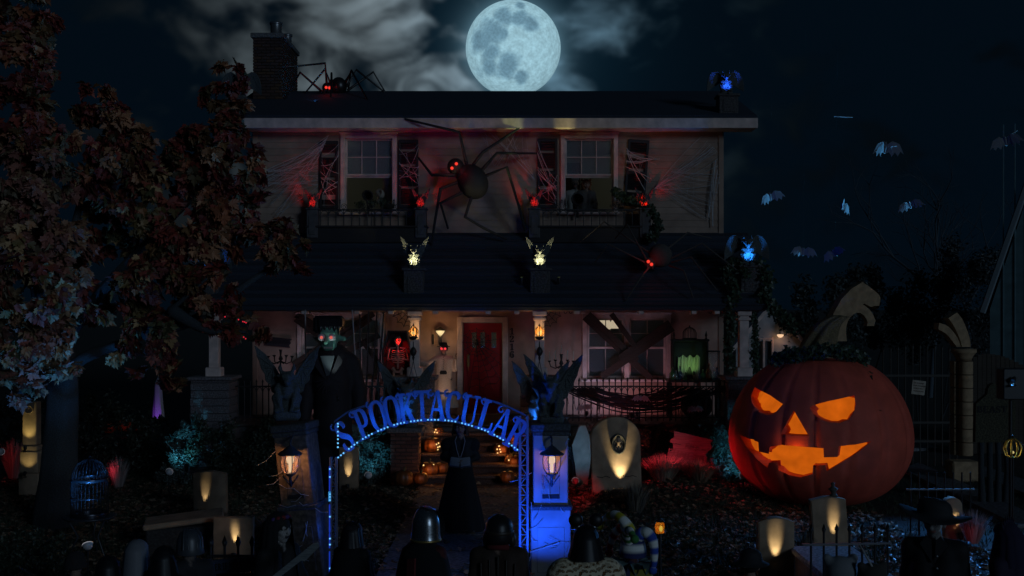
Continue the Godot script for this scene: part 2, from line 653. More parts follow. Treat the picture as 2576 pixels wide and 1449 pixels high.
func clapboards(x0: float, x1: float, y0: float, y1: float, holes: Array, zf: float, step: float, m: Material) -> void:
	var y := y0
	while y < y1 - 0.02:
		var t := minf(y + step, y1)
		for s in spans(x0, x1, (y + t) / 2, holes):
			var b := B.new()
			var a := Vector3(s[0], y, zf + 0.024)
			var c := Vector3(s[1], y, zf + 0.024)
			var d := Vector3(s[1], t, zf + 0.008)
			var e := Vector3(s[0], t, zf + 0.008)
			b.quad(a, e, d, c)
			b.quad(a, c, Vector3(s[1], y, zf), Vector3(s[0], y, zf))
			b.quad(a, Vector3(s[0], y, zf), Vector3(s[0], t, zf), e)
			b.quad(c, d, Vector3(s[1], t, zf), Vector3(s[1], y, zf))
			bpart(home, "siding_board", b, m)
		y += step

# one window: casing mesh with sashes and panes as its pieces. units: list of [x0, x1, y0, y1, columns, rows, glazed]
func window(outer: Array, units: Array, m: Material, zf: float) -> void:
	var b := B.new()
	var w := 0.10
	var x0: float = outer[0]; var x1: float = outer[1]; var y0: float = outer[2]; var y1: float = outer[3]
	b.bev(Vector3(x0 + w / 2, (y0 + y1) / 2, zf), Vector3(w, y1 - y0, 0.07), 0.008)
	b.bev(Vector3(x1 - w / 2, (y0 + y1) / 2, zf), Vector3(w, y1 - y0, 0.07), 0.008)
	b.bev(Vector3((x0 + x1) / 2, y1 - w / 2, zf + 0.004), Vector3(x1 - x0 - 2 * w + 0.01, w, 0.07), 0.008)
	b.bev(Vector3((x0 + x1) / 2, y1 + 0.02, zf + 0.015), Vector3(x1 - x0 + 0.05, 0.04, 0.11), 0.008)
	b.bev(Vector3((x0 + x1) / 2, y0 + 0.03, zf + 0.02), Vector3(x1 - x0 + 0.06, 0.06, 0.13), 0.008)
	# reveals
	for s in [x0 + w, x1 - w]:
		b.box(Vector3(s + (0.01 if s < (x0 + x1) / 2 else -0.01), (y0 + y1) / 2, zf - 0.13), Vector3(0.02, y1 - y0 - w, 0.18))
	var win := bpart(home, "window", b, m)
	for q in units:
		var s := B.new()
		var zs: float = zf - 0.08 - q[7]
		var r := 0.045
		s.bev(Vector3(q[0] + r / 2, (q[2] + q[3]) / 2, zs), Vector3(r, q[3] - q[2], 0.035), 0.006)
		s.bev(Vector3(q[1] - r / 2, (q[2] + q[3]) / 2, zs), Vector3(r, q[3] - q[2], 0.035), 0.006)
		s.bev(Vector3((q[0] + q[1]) / 2, q[2] + r / 2, zs + 0.002), Vector3(q[1] - q[0] - 2 * r, r, 0.035), 0.006)
		s.bev(Vector3((q[0] + q[1]) / 2, q[3] - r / 2, zs + 0.002), Vector3(q[1] - q[0] - 2 * r, r, 0.035), 0.006)
		var nc: int = q[4]
		var nr: int = q[5]
		var gx: float = (q[1] - q[0] - 2 * r) / nc
		var gy: float = (q[3] - q[2] - 2 * r) / nr
		for k in range(1, nc): s.box(Vector3(q[0] + r + gx * k, (q[2] + q[3]) / 2, zs + 0.004), Vector3(0.018, q[3] - q[2] - 2 * r, 0.028))
		for k in range(1, nr): s.box(Vector3((q[0] + q[1]) / 2, q[2] + r + gy * k, zs + 0.006), Vector3(q[1] - q[0] - 2 * r, 0.018, 0.026))
		bpart(win, "sash", s, m)
		if q[6]:
			for cx in nc:
				for cy in nr:
					var pn := B.new()
					pn.box(Vector3(q[0] + r + gx * (cx + 0.5), q[2] + r + gy * (cy + 0.5), zs - 0.008), Vector3(gx - 0.004, gy - 0.004, 0.004))
					bpart(win, "pane", pn, glass("window_glass", Color(0.6, 0.65, 0.7), 0.12))

func slope(parent: Node3D, x0: float, x1: float, d0: float, y0: float, d1: float, y1: float, step: float, m: Material) -> void:
	var len := Vector2(d1 - d0, y1 - y0).length()
	var nn := int(ceil(len / step))
	var nrm := Vector3(0, d1 - d0, y1 - y0).normalized()
	var tones := [m, mat("shingles_pale", 0.058, 0.085, 0.125, 0.85, "fine", 0.35, 0.3), mat("shingles_worn", 0.036, 0.050, 0.072, 0.9, "fine", 0.6, 0.3)]
	for k in nn:
		var t0 := float(k) / nn
		var t1 := minf(1.0, (k + 1.25) / nn)
		var a := Vector3(0, lerpf(y0, y1, t0), -lerpf(d0, d1, t0))
		var c := Vector3(0, lerpf(y0, y1, t1), -lerpf(d0, d1, t1))
		var b := B.new()
		var lx := Vector3(x0, 0, 0); var rx := Vector3(x1, 0, 0)
		var up := nrm * 0.03
		var lo := nrm * 0.004
		b.quad(lx + a + up, lx + c + lo, rx + c + lo, rx + a + up)
		b.quad(lx + a, lx + a + up, rx + a + up, rx + a)
		b.quad(lx + a, lx + c, lx + c + lo, lx + a + up)
		b.quad(rx + a, rx + a + up, rx + c + lo, rx + c)
		bpart(parent, "shingle_course", b, tones[(k * 7 + k / 3) % 3])

func house() -> void:
	home = thing("house", "two-storey house with pale siding, dark shingled roofs and a full-width front porch", "house", Vector3.ZERO)
	var XL := -5.9
	var XR := wx(1812)
	var ZF := -26.6
	var wallm := mat("siding", 0.405, 0.28, 0.215, 0.75, "blotch", 2.3, 0.0)
	var lowm := mat("lower_siding", 0.50, 0.33, 0.26, 0.75, "blotch", 1.9, 0.0)
	var trim := mat("white_trim", 0.77, 0.60, 0.55, 0.6, "blotch", 1.1, 0.0)
	var inner := mat("room_wall", 0.20, 0.25, 0.24, 0.9)
	var roofm := mat("shingles", 0.045, 0.066, 0.10, 0.9, "fine", 0.5, 0.3)
	var up_holes := [[wx(866), wx(990), wy(533), wy(346)], [wx(1419), wx(1545), wy(533), wy(345)]]
	var lo_holes := [[wx(760), wx(955), wy(952), wy(800)], [wx(1478), wx(1675), wy(952), wy(798)], [wx(1163), wx(1264), 1.08, wy(811)]]
	# walls
	var b := B.new()
	pierced(b, XL, XR, 0.0, 7.72, up_holes + lo_holes, ZF - 0.09, 0.18)
	bpart(home, "wall", b, wallm)
	b = B.new()
	for x in [XL + 0.09, XR - 0.09]: b.box(Vector3(x, 3.86, -29.69), Vector3(0.18, 7.72, 6.0))
	b.box(Vector3((XL + XR) / 2, 3.86, -32.6), Vector3(XR - XL - 0.01, 7.72, 0.18))
	for x in [XL + 0.09, XR - 0.09]:
		b.prism(PackedVector2Array([Vector2(26.62, 7.72), Vector2(32.6, 7.72), Vector2(29.6, 8.78)]), 0.18, Vector3(x, 0, 0), Basis(Vector3(0, 0, -1), Vector3(0, 1, 0), Vector3(1, 0, 0)))
	bpart(home, "wall", b, wallm)
	# rooms: floors, ceilings, partitions
	b = B.new()
	for y in [0.98, 3.95, 4.85, 7.6]: b.box(Vector3((XL + XR) / 2, y, -29.6), Vector3(XR - XL - 0.4, 0.16, 5.7))
	for x in [-1.6, 0.35]: b.box(Vector3(x, 4.3, -29.6), Vector3(0.12, 6.5, 5.7))
	b.box(Vector3((XL + XR) / 2, 4.3, -30.1), Vector3(XR - XL - 0.4, 6.5, 0.12))
	bpart(home, "room_partition", b, inner)
	# upstairs back walls: dark doorways and door leaves seen through the windows
	for px in [1452, 985]:
		b = B.new()
		b.box(Vector3(wx(px), 6.2, -30.02), Vector3(0.55, 2.2, 0.03))
		bpart(home, "inner_doorway", b, mat("dark_room", 0.012, 0.01, 0.01, 0.9))
	# siding boards
	var oup := [[wx(857), wx(998), wy(541), wy(334)], [wx(1410), wx(1554), wy(541), wy(333)]]
	var olo := [[wx(748), wx(967), wy(962), wy(786)], [wx(1465), wx(1687), wy(962), wy(783)], [wx(1150), wx(1278), 0.9, wy(797)]]
	clapboards(XL, XR, 4.95, 7.62, oup, ZF, 0.15, wallm)
	clapboards(XL, XR, 1.1, 3.72, olo, ZF, 0.14, lowm)
	for x in [XL - 0.01, XR + 0.01]:
		b = B.new()
		b.bev(Vector3(x, 4.3, ZF + 0.0), Vector3(0.12, 6.6, 0.09), 0.008)
		bpart(home, "corner_board", b, wallm)
	# windows
	var um := wy(442)
	for q in [[857, 998, 868, 988], [1410, 1554, 1421, 1543]]:
		var a := [wx(q[0]), wx(q[1]), wy(541), wy(338)]
		window(a, [[wx(q[2]), wx(q[3]), um, wy(348), 3, 2, true, 0.0], [wx(q[2]), wx(q[3]), um - 0.04, um + 0.95, 1, 1, true, 0.05]], trim, ZF + 0.03)
	for q in [[748, 967, 760, 853, 862, 955], [1465, 1687, 1478, 1570, 1583, 1675]]:
		var a := [wx(q[0]), wx(q[1]), wy(960), wy(790)]
		var units := []
		for s in [[q[2], q[3]], [q[4], q[5]]]:
			units.append([wx(s[0]), wx(s[1]), wy(877), wy(801), 2, 2, true, 0.0])
			units.append([wx(s[0]), wx(s[1]), wy(951), wy(873), 2, 1, true, 0.05])
		window(a, units, trim, ZF + 0.03)
	for q in [[853, 862], [1570, 1583]]:
		b = B.new()
		b.bev(Vector3(wx((q[0] + q[1]) / 2.0), (wy(952) + wy(800)) / 2, ZF + 0.02), Vector3((q[1] - q[0]) * U, wy(800) - wy(952), 0.09), 0.008)
		bpart(home, "mullion", b, trim)
	# door with three lights and its casing
	b = B.new()
	b.bev(Vector3(wx(1157), (1.08 + wy(797)) / 2, ZF + 0.03), Vector3(0.125, wy(797) - 1.08, 0.08), 0.008)
	b.bev(Vector3(wx(1271), (1.08 + wy(797)) / 2, ZF + 0.03), Vector3(0.125, wy(797) - 1.08, 0.08), 0.008)
	b.bev(Vector3(wx(1214), wy(804), ZF + 0.035), Vector3(0.93, 0.13, 0.08), 0.008)
	bpart(home, "door_casing", b, trim)
	b = B.new()
	var dx0 := wx(1166); var dx1 := wx(1262); var dy1 := wy(813)
	var lights := []
	for q in [[1187, 1198], [1208, 1220], [1236, 1249]]: lights.append([wx(q[0]), wx(q[1]), wy(875), wy(836)])
	pierced(b, dx0, dx1, 1.10, dy1, lights, ZF - 0.06, 0.045)
	for q in [[0.06, 0.42, 0.18, 0.72], [0.46, 0.82, 0.18, 0.72], [0.06, 0.42, 0.82, 1.28], [0.46, 0.82, 0.82, 1.28]]:
		b.bev(Vector3(dx0 + (q[0] + q[1]) / 2, 1.1 + (q[2] + q[3]) / 2, ZF - 0.035), Vector3(q[1] - q[0] - 0.05, q[3] - q[2] - 0.05, 0.014), 0.006)
	var door := bpart(home, "door", b, mat("red_door", 0.34, 0.010, 0.012, 0.5))
	door.set_meta("label", "red panelled door with three small lights")
	for q in lights:
		var pn := B.new()
		pn.box(Vector3((q[0] + q[1]) / 2, (q[2] + q[3]) / 2, ZF - 0.06), Vector3(q[1] - q[0], q[3] - q[2], 0.008))
		bpart(door, "pane", pn, glass("door_glass", Color(0.7, 0.68, 0.55), 0.2))
	b = B.new()
	b.bev(Vector3(wx(1178), wy(907), ZF - 0.028), Vector3(0.065, 0.28, 0.016), 0.006)
	b.tube([Vector3(wx(1178), wy(905), ZF - 0.02), Vector3(wx(1178), wy(908), ZF + 0.03), Vector3(wx(1178), wy(930), ZF + 0.03), Vector3(wx(1178), wy(933), ZF - 0.02)], 0.011, 8)
	bpart(door, "handle", b, mat("brass", 0.55, 0.36, 0.10, 0.3, "", 1, 0, 1.0))
	# house number
	var fnt := SystemFont.new()
	fnt.font_names = ["Droid Serif"]
	fnt.font_weight = 700
	var yy := [827, 846, 866, 885]
	for k in 4:
		part(home, "house_numeral", letter("1216"[k], fnt, 0.15, 0.02, mat("iron", 0.012, 0.012, 0.014, 0.5)), Vector3(wx(1288), wy(yy[k]) - 0.06, ZF + 0.04))
	# roof: slopes, fascia, soffit
	slope(home, -6.6, 5.52, 26.0, 7.82, 29.6, 9.04, 0.14, roofm)
	b = B.new()
	b.box(Vector3(-0.54, 8.43, -27.8), Vector3(12.1, 0.1, 3.78), Basis(Vector3.RIGHT, atan2(1.22, 3.6)))
	b.box(Vector3(-0.54, 8.43, -31.4), Vector3(12.12, 0.12, 3.8), Basis(Vector3.RIGHT, -atan2(1.22, 3.6)))
	bpart(home, "roof", b, roofm)
	b = B.new()
	b.bev(Vector3(-0.54, 7.695, -25.985), Vector3(12.14, 0.225, 0.03), 0.006)
	b.box(Vector3(-0.54, 7.60, -26.3), Vector3(12.1, 0.03, 0.6))
	for x in [-6.59, 5.51]:
		b.box(Vector3(x, 8.31, -27.8), Vector3(0.03, 0.2, 3.78), Basis(Vector3.RIGHT, atan2(1.22, 3.6)))
		b.box(Vector3(x, 8.31, -31.4), Vector3(0.03, 0.2, 3.78), Basis(Vector3.RIGHT, -atan2(1.22, 3.6)))
	bpart(home, "fascia", b, trim)
	# chimney of bricks
	var cx := -5.985; var cw := 0.71; var cd0 := 28.27; var cd1 := 30.3
	b = B.new()
	b.box(Vector3(cx, 9.2, -(cd0 + cd1) / 2), Vector3(cw - 0.04, 1.95, cd1 - cd0 - 0.04))
	var chim := bpart(home, "chimney", b, mat("mortar", 0.09, 0.08, 0.075, 0.95, "fine", 0.3))
	var bm := []
	for k in 4: bm.append(mat("brick%d" % k, 0.085 + 0.02 * k, 0.05 + 0.008 * k, 0.04 + 0.006 * (k % 3), 0.9, "fine", 0.2, 0.2))
	bricks(chim, Vector3(cx - cw / 2, 8.42, -cd0), Vector3.RIGHT, Vector3.BACK, cw, 10.14 - 8.42, bm)
	bricks(chim, Vector3(cx + cw / 2, 8.42, -cd0), Vector3.FORWARD, Vector3.RIGHT, cd1 - cd0, 10.14 - 8.42, bm)
	b = B.new()
	b.bev(Vector3(cx, 10.2, -(cd0 + cd1) / 2), Vector3(cw + 0.1, 0.12, cd1 - cd0 + 0.12), 0.015)
	bpart(chim, "chimney_cap", b, mat("cap_stone", 0.25, 0.25, 0.25, 0.8, "stone", 0.5))
	for q in [[-5.86, 28.7, 0.14, 0.36], [-5.78, 29.7, 0.115, 0.3]]:
		b = B.new()
		b.lathe([[0.0, 0.0], [q[2], 0.0], [q[2], q[3] - 0.05], [q[2] + 0.02, q[3] - 0.05], [q[2] + 0.02, q[3]], [q[2] - 0.02, q[3]], [q[2] - 0.02, q[3] - 0.2], [0, q[3] - 0.2]], 20, Vector3(q[0], 10.26, -q[1]))
		bpart(chim, "flue_pipe", b, mat("flue", 0.22, 0.23, 0.24, 0.35, "", 1, 0, 0.7))
	# lamps inside the rooms
	for q in [[wx(925) - 1.35, 7.1, 28.2, 0.055, "left upstairs room"], [wx(1480) + 1.4, 7.1, 28.2, 0.065, "right upstairs room"], [wx(880) - 0.3, 3.42, 27.1, 0.03, "left front room"], [wx(1214), 3.3, 28.2, 0.06, "hall behind the red door"]]:
		b = B.new()
		b.lathe([[0, 0.0], [0.05, 0.0], [0.15, -0.03], [0.17, -0.09], [0.13, -0.13], [0.0, -0.14]], 16)
		var t := thing("ceiling_lamp", "small round ceiling lamp glowing inside the %s" % q[4], "lamp", Vector3(q[0], q[1] + 0.35, -q[2]))
		bpart(t, "lamp_shade", b, glow("room_lamp", 1.0, 0.82, 0.42, 0.35))
		b = B.new()
		b.tube([Vector3(0, 0, 0), Vector3(0, 0.12, 0)], 0.02)
		bpart(t, "rod", b, mat("brass"))
		omni(t, Vector3(0, -0.2, 0), 1.0, 0.82, 0.62, q[3] * 2.6, 0.12)
	var t := thing("chandelier", "three glowing shades of a chandelier behind the boarded right window", "chandelier", Vector3(wx(1538), wy(820), -27.9))
	for q in [[-0.16, 0.0, 0.1], [0.0, -0.02, 0.0], [0.19, 0.0, 0.08]]:
		b = B.new()
		b.lathe([[0.0, 0.17], [0.06, 0.17], [0.105, 0.06], [0.115, -0.05], [0.09, -0.08], [0, -0.08]], 14, Vector3(q[0], q[1], q[2]))
		bpart(t, "lamp_shade", b, glow("shade_glow", 1.0, 0.82, 0.55, 0.62))
	b = B.new()
	b.tube([Vector3(-0.16, 0.15, 0.1), Vector3(-0.1, 0.3, 0.05), Vector3(0, 0.32, 0), Vector3(0.1, 0.3, 0.04), Vector3(0.19, 0.15, 0.08)], 0.012)
	b.tube([Vector3(0, 0.3, 0), Vector3(0, 0.7, 0)], 0.012)
	bpart(t, "arm", b, mat("iron"))
	omni(t, Vector3(0, -0.2, 0.25), 1.0, 0.75, 0.42, 0.022, 0.1)

func bricks(parent: Node, o: Vector3, dir: Vector3, out: Vector3, w: float, h: float, ms: Array) -> void:
	var y := 0.0
	var row := 0
	var bw := 0.215
	while y < h - 0.02:
		var x := 0.0 if row % 2 == 0 else -bw / 2
		while x < w - 0.01:
			var x0 := maxf(x, 0.0)
			var x1 := minf(x + bw - 0.012, w)
			if x1 - x0 > 0.02:
				var b := B.new()
				var s := Vector3(0.05, 0.063, 0.05) + dir.abs() * (x1 - x0 - 0.05)
				b.bev(o + dir * (x0 + x1) / 2 + Vector3(0, y + 0.035, 0) - out * (0.02 - rng.randf() * 0.006), s, 0.006)
				bpart(parent, "brick", b, ms[rng.randi() % ms.size()])
			x += bw
		y += 0.075
		row += 1

var letters := {}
func letter(ch: String, fnt: Font, size: float, depth: float, m: Material) -> TextMesh:
	var key := ch + str(size) + str(depth) + m.resource_name + str(fnt.get_instance_id())
	if letters.has(key): return letters[key]
	var t := TextMesh.new()
	t.text = ch
	t.font = fnt
	t.font_size = 64
	t.pixel_size = size / 64.0 / 0.72
	t.depth = depth
	t.curve_step = 1.5
	t.horizontal_alignment = HORIZONTAL_ALIGNMENT_CENTER
	t.vertical_alignment = VERTICAL_ALIGNMENT_CENTER
	t.material = m
	letters[key] = t
	return t

func porch() -> void:
	var trim := mat("white_trim")
	var roofm := mat("shingles")
	# floor, skirt, ceiling, beam
	var b := B.new()
	for k in 21:
		var bb := B.new()
		bb.bev(Vector3(-0.7, 1.055, -24.42 - 0.105 * k), Vector3(12.1, 0.05, 0.099), 0.006)
		bpart(home, "floor_board", bb, mat("porch_floor", 0.12, 0.09, 0.08, 0.7, "wood", 0.8))
	b.box(Vector3(-0.7, 0.5, -24.5), Vector3(12.0, 1.05, 0.06))
	bpart(home, "porch_skirt", b, mat("skirt", 0.22, 0.16, 0.15, 0.85, "wood", 0.6, 0.3))
	b = B.new()
	b.box(Vector3(-0.65, 3.56, -25.5), Vector3(12.0, 0.05, 2.1))
	bpart(home, "porch_ceiling", b, trim)
	b = B.new()
	b.bev(Vector3(-0.65, 3.51, -24.45), Vector3(12.0, 0.09, 0.18), 0.01)
	for px in [768, 900, 985, 1096, 1228, 1300, 1450, 1610, 1742, 1800]:
		b.bev(Vector3((px - 1288) * 24.45 / F, 3.44, -24.40), Vector3(0.11, 0.07, 0.3), 0.01)
	bpart(home, "porch_beam", b, trim)
	slope(home, -6.75, 5.42, 24.2, 3.585, 26.58, 5.26, 0.14, roofm)
	b = B.new()
	b.box(Vector3(-0.665, 4.36, -25.42), Vector3(12.1, 0.08, 2.92), Basis(Vector3.RIGHT, atan2(1.675, 2.38)))
	for x in [-6.7, 5.37]:
		b.prism(PackedVector2Array([Vector2(24.3, 3.53), Vector2(26.58, 3.53), Vector2(26.58, 5.13)]), 0.06, Vector3(x, 0, 0), Basis(Vector3(0, 0, -1), Vector3(0, 1, 0), Vector3(1, 0, 0)))
	bpart(home, "porch_roof", b, roofm)
	# posts on shingled plinths
	for px in [540, 1044, 1357, 1870]:
		var x: float = (px - 1288) * 24.5 / F
		b = B.new()
		b.bev(Vector3(x, 2.72, -24.5), Vector3(0.205, 1.5, 0.205), 0.012)
		b.bev(Vector3(x, 3.30, -24.5), Vector3(0.27, 0.06, 0.27), 0.012)
		b.bev(Vector3(x, 3.42, -24.5), Vector3(0.30, 0.10, 0.30), 0.012)
		b.bev(Vector3(x, 2.16, -24.5), Vector3(0.33, 0.24, 0.33), 0.02)
		var post := bpart(home, "porch_post", b, trim)
		var k := 0
		var y := 0.05
		while y < 1.98:
			var h := minf(0.16, 2.04 - y)
			var w := 0.86 - 0.07 * y / 2.0
			b = B.new()
			b.bev(Vector3(x, y + h / 2, -24.5), Vector3(w + 0.015 * (k % 2), h - 0.008, w + 0.015 * (k % 2)), 0.008)
			bpart(post, "stone_course", b, mat("plinth_stone", 0.22, 0.20, 0.22, 0.9, "stone", 0.4, 0.8))
			y += 0.16
			k += 1
		b = B.new()
		b.bev(Vector3(x, 2.06, -24.5), Vector3(0.94, 0.07, 0.94), 0.015)
		bpart(post, "plinth_cap", b, mat("plinth_cap", 0.25, 0.23, 0.25, 0.9, "stone", 0.5, 0.3))
	# steps with brick risers
	for k in 6:
		var z := -24.4 + 0.29 * k
		b = B.new()
		b.bev(Vector3(-0.78, 1.08 - 0.18 * (k + 1) + 0.0, z + 0.16), Vector3(2.15, 0.06, 0.36), 0.012)
		var st := bpart(home, "step", b, mat("tread", 0.20, 0.11, 0.09, 0.85, "stone", 0.4, 0.3))
		b = B.new()
		b.box(Vector3(-0.78, (1.05 - 0.18 * (k + 1)) / 2, z + 0.11), Vector3(2.1, maxf(1.05 - 0.18 * (k + 1), 0.02), 0.24))
		bpart(st, "riser", b, mat("riser", 0.14, 0.07, 0.06, 0.9, "stone", 0.3, 0.3))
	# brick piers beside the steps
	var bm := []
	for k in 4: bm.append(mat("pier_brick%d" % k, 0.15 + 0.02 * k, 0.065 + 0.01 * k, 0.055 + 0.008 * k, 0.9, "fine", 0.2, 0.2))
	for x in [-2.14, 0.58]:
		b = B.new()
		b.box(Vector3(x, 0.52, -23.25), Vector3(0.52, 1.05, 0.5))
		var pier := bpart(home, "stair_pier", b, mat("mortar"))
		bricks(pier, Vector3(x - 0.28, 0.0, -22.98), Vector3.RIGHT, Vector3.BACK, 0.56, 1.05, bm)
		var inner := Vector3(x + (0.28 if x < 0 else -0.28), 0, -22.98)
		bricks(pier, inner, Vector3.FORWARD, Vector3.RIGHT if x < 0 else Vector3.LEFT, 0.52, 1.05, bm)
		b = B.new()
		b.bev(Vector3(x, 1.10, -23.25), Vector3(0.72, 0.1, 0.72), 0.02)
		bpart(pier, "pier_cap", b, mat("plinth_cap"))

var garg_up: Node3D
var garg_arc: Node3D
var garg_used := {}

func wing(style: String) -> B:
	var b := B.new()
	var edge: Array
	var tips: Array
	if style == "up":
		edge = [Vector2(0.05, 0.40), Vector2(0.10, 0.56), Vector2(0.20, 0.74), Vector2(0.33, 0.92), Vector2(0.47, 1.05)]
		tips = [Vector2(0.44, 0.92), Vector2(0.40, 0.83), Vector2(0.37, 0.72), Vector2(0.32, 0.64), Vector2(0.31, 0.54), Vector2(0.24, 0.48), Vector2(0.22, 0.38), Vector2(0.12, 0.33)]
	else:
		edge = [Vector2(0.05, 0.46), Vector2(0.16, 0.70), Vector2(0.30, 0.80), Vector2(0.43, 0.74), Vector2(0.53, 0.58), Vector2(0.58, 0.36), Vector2(0.585, 0.14)]
		tips = [Vector2(0.545, 0.26), Vector2(0.52, 0.40), Vector2(0.47, 0.48), Vector2(0.42, 0.58), Vector2(0.34, 0.60), Vector2(0.25, 0.54), Vector2(0.12, 0.38)]
	var zf := func(p: Vector2) -> float: return -0.07 - 0.10 * sin(p.x * 5.0) + 0.02 * p.y
	# membrane as a thick fan between the leading edge and the scalloped trailing edge
	var poly: Array = edge + tips
	var cen := Vector2(0.12, 0.45)
	for s in [0.012, -0.012]:
		for k in poly.size():
			var a: Vector2 = poly[k]; var c: Vector2 = poly[(k + 1) % poly.size()]
			var n := 3
			for q in n:
				var a0 := cen.lerp(a, float(q) / n); var a1 := cen.lerp(a, (q + 1.0) / n)
				var c0 := cen.lerp(c, float(q) / n); var c1 := cen.lerp(c, (q + 1.0) / n)
				var zz := Vector3(0, 0, s)
				b.quad(Vector3(a0.x, a0.y, zf.call(a0)) + zz, Vector3(a1.x, a1.y, zf.call(a1)) + zz, Vector3(c1.x, c1.y, zf.call(c1)) + zz, Vector3(c0.x, c0.y, zf.call(c0)) + zz)
	var pts := []
	var rr := []
	for k in edge.size():
		pts.append(Vector3(edge[k].x, edge[k].y, zf.call(edge[k])))
		rr.append(lerpf(0.035, 0.010, float(k) / (edge.size() - 1)))
	b.tube(pts, rr, 6)
	var el: Vector2 = edge[2]
	for k in range(0, tips.size(), 2):
		var mid: Vector2 = el.lerp(tips[k], 0.5)
		b.tube([Vector3(el.x, el.y, zf.call(el)), Vector3(mid.x, mid.y, zf.call(mid) + 0.02), Vector3(tips[k].x, tips[k].y, zf.call(tips[k]))], [0.016, 0.013, 0.006], 5)
	# outer rim of the membrane
	for k in tips.size() - 1:
		b.tube([Vector3(tips[k].x, tips[k].y, zf.call(tips[k])), Vector3(tips[k + 1].x, tips[k + 1].y, zf.call(tips[k + 1]))], 0.012, 5)
	return b

func make_gargoyles() -> void:
	var bones := [
		[Vector3(-0.1, 0.05, -0.06), Vector3(0.1, 0.05, -0.06), 0.09, 0.09], [Vector3(-0.12, 0.05, 0.09), Vector3(0.12, 0.05, 0.09), 0.085, 0.085], [Vector3(-0.02, 0.09, 0.0), Vector3(0.04, 0.09, 0.02), 0.11, 0.1],
		[Vector3(0, 0.24, -0.05), Vector3(0, 0.44, 0.0), 0.115, 0.105], [Vector3(0, 0.42, 0.05), Vector3(0, 0.35, 0.06), 0.095, 0.08],
		[Vector3(0, 0.48, 0.02), Vector3(0, 0.57, 0.06), 0.07, 0.07], [Vector3(0, 0.60, 0.04), Vector3(0, 0.58, 0.10), 0.088, 0.074], [Vector3(0, 0.555, 0.12), Vector3(0, 0.54, 0.185), 0.052, 0.040],
		[Vector3(0, 0.50, 0.12), Vector3(0, 0.495, 0.16), 0.034, 0.026], [Vector3(-0.05, 0.625, 0.12), Vector3(0.05, 0.625, 0.12), 0.026, 0.026]]
	for s in [-1.0, 1.0]:
		bones.append([Vector3(0.10 * s, 0.24, -0.04), Vector3(0.15 * s, 0.30, 0.06), 0.085, 0.062])
		bones.append([Vector3(0.15 * s, 0.30, 0.06), Vector3(0.14 * s, 0.15, 0.10), 0.055, 0.042])
		bones.append([Vector3(0.14 * s, 0.135, 0.10), Vector3(0.15 * s, 0.125, 0.19), 0.042, 0.032])
		bones.append([Vector3(0.11 * s, 0.46, 0.01), Vector3(0.13 * s, 0.42, 0.05), 0.062, 0.055])
		bones.append([Vector3(0.13 * s, 0.42, 0.05), Vector3(0.11 * s, 0.29, 0.12), 0.046, 0.038])
		bones.append([Vector3(0.11 * s, 0.29, 0.12), Vector3(0.085 * s, 0.16, 0.15), 0.040, 0.032])
		for t in [-0.025, 0.0, 0.025]: bones.append([Vector3(0.085 * s + t, 0.14, 0.16), Vector3(0.085 * s + t * 1.5, 0.12, 0.205), 0.018, 0.012])
		bones.append([Vector3(0.06 * s, 0.65, 0.05), Vector3(0.10 * s, 0.73, 0.03), 0.030, 0.022])
		bones.append([Vector3(0.10 * s, 0.73, 0.03), Vector3(0.10 * s, 0.80, 0.05), 0.022, 0.008])
		bones.append([Vector3(0.08 * s, 0.60, 0.05), Vector3(0.15 * s, 0.63, 0.02), 0.030, 0.010])
	var stone := mat("statue_stone", 0.13, 0.15, 0.155, 0.9, "stone", 0.25, 0.8)
	var b := B.new()
	b.flesh(bones, 0.014, 0.035)
	var body := b.mesh(stone)
	for style in ["up", "arc"]:
		var o := Node3D.new()
		o.name = "gargoyle_statue"
		o.set_meta("category", "statue")
		part(o, "body", body)
		var w := wing(style)
		bpart(o, "wing", w, stone)
		var w2 := B.new()
		w2.add(w, Transform3D(Basis.from_scale(Vector3(-1, 1, 1)), Vector3.ZERO))
		bpart(o, "wing", w2, stone)
		if style == "up": garg_up = o
		else: garg_arc = o

func gargoyle(style: String, label: String, p: Vector3, turn: float, sc: float, group: String) -> Node3D:
	var o := copy(garg_up if style == "up" else garg_arc, "gargoyle_statue", label, p, turn, sc)
	o.set_meta("group", group)
	return o

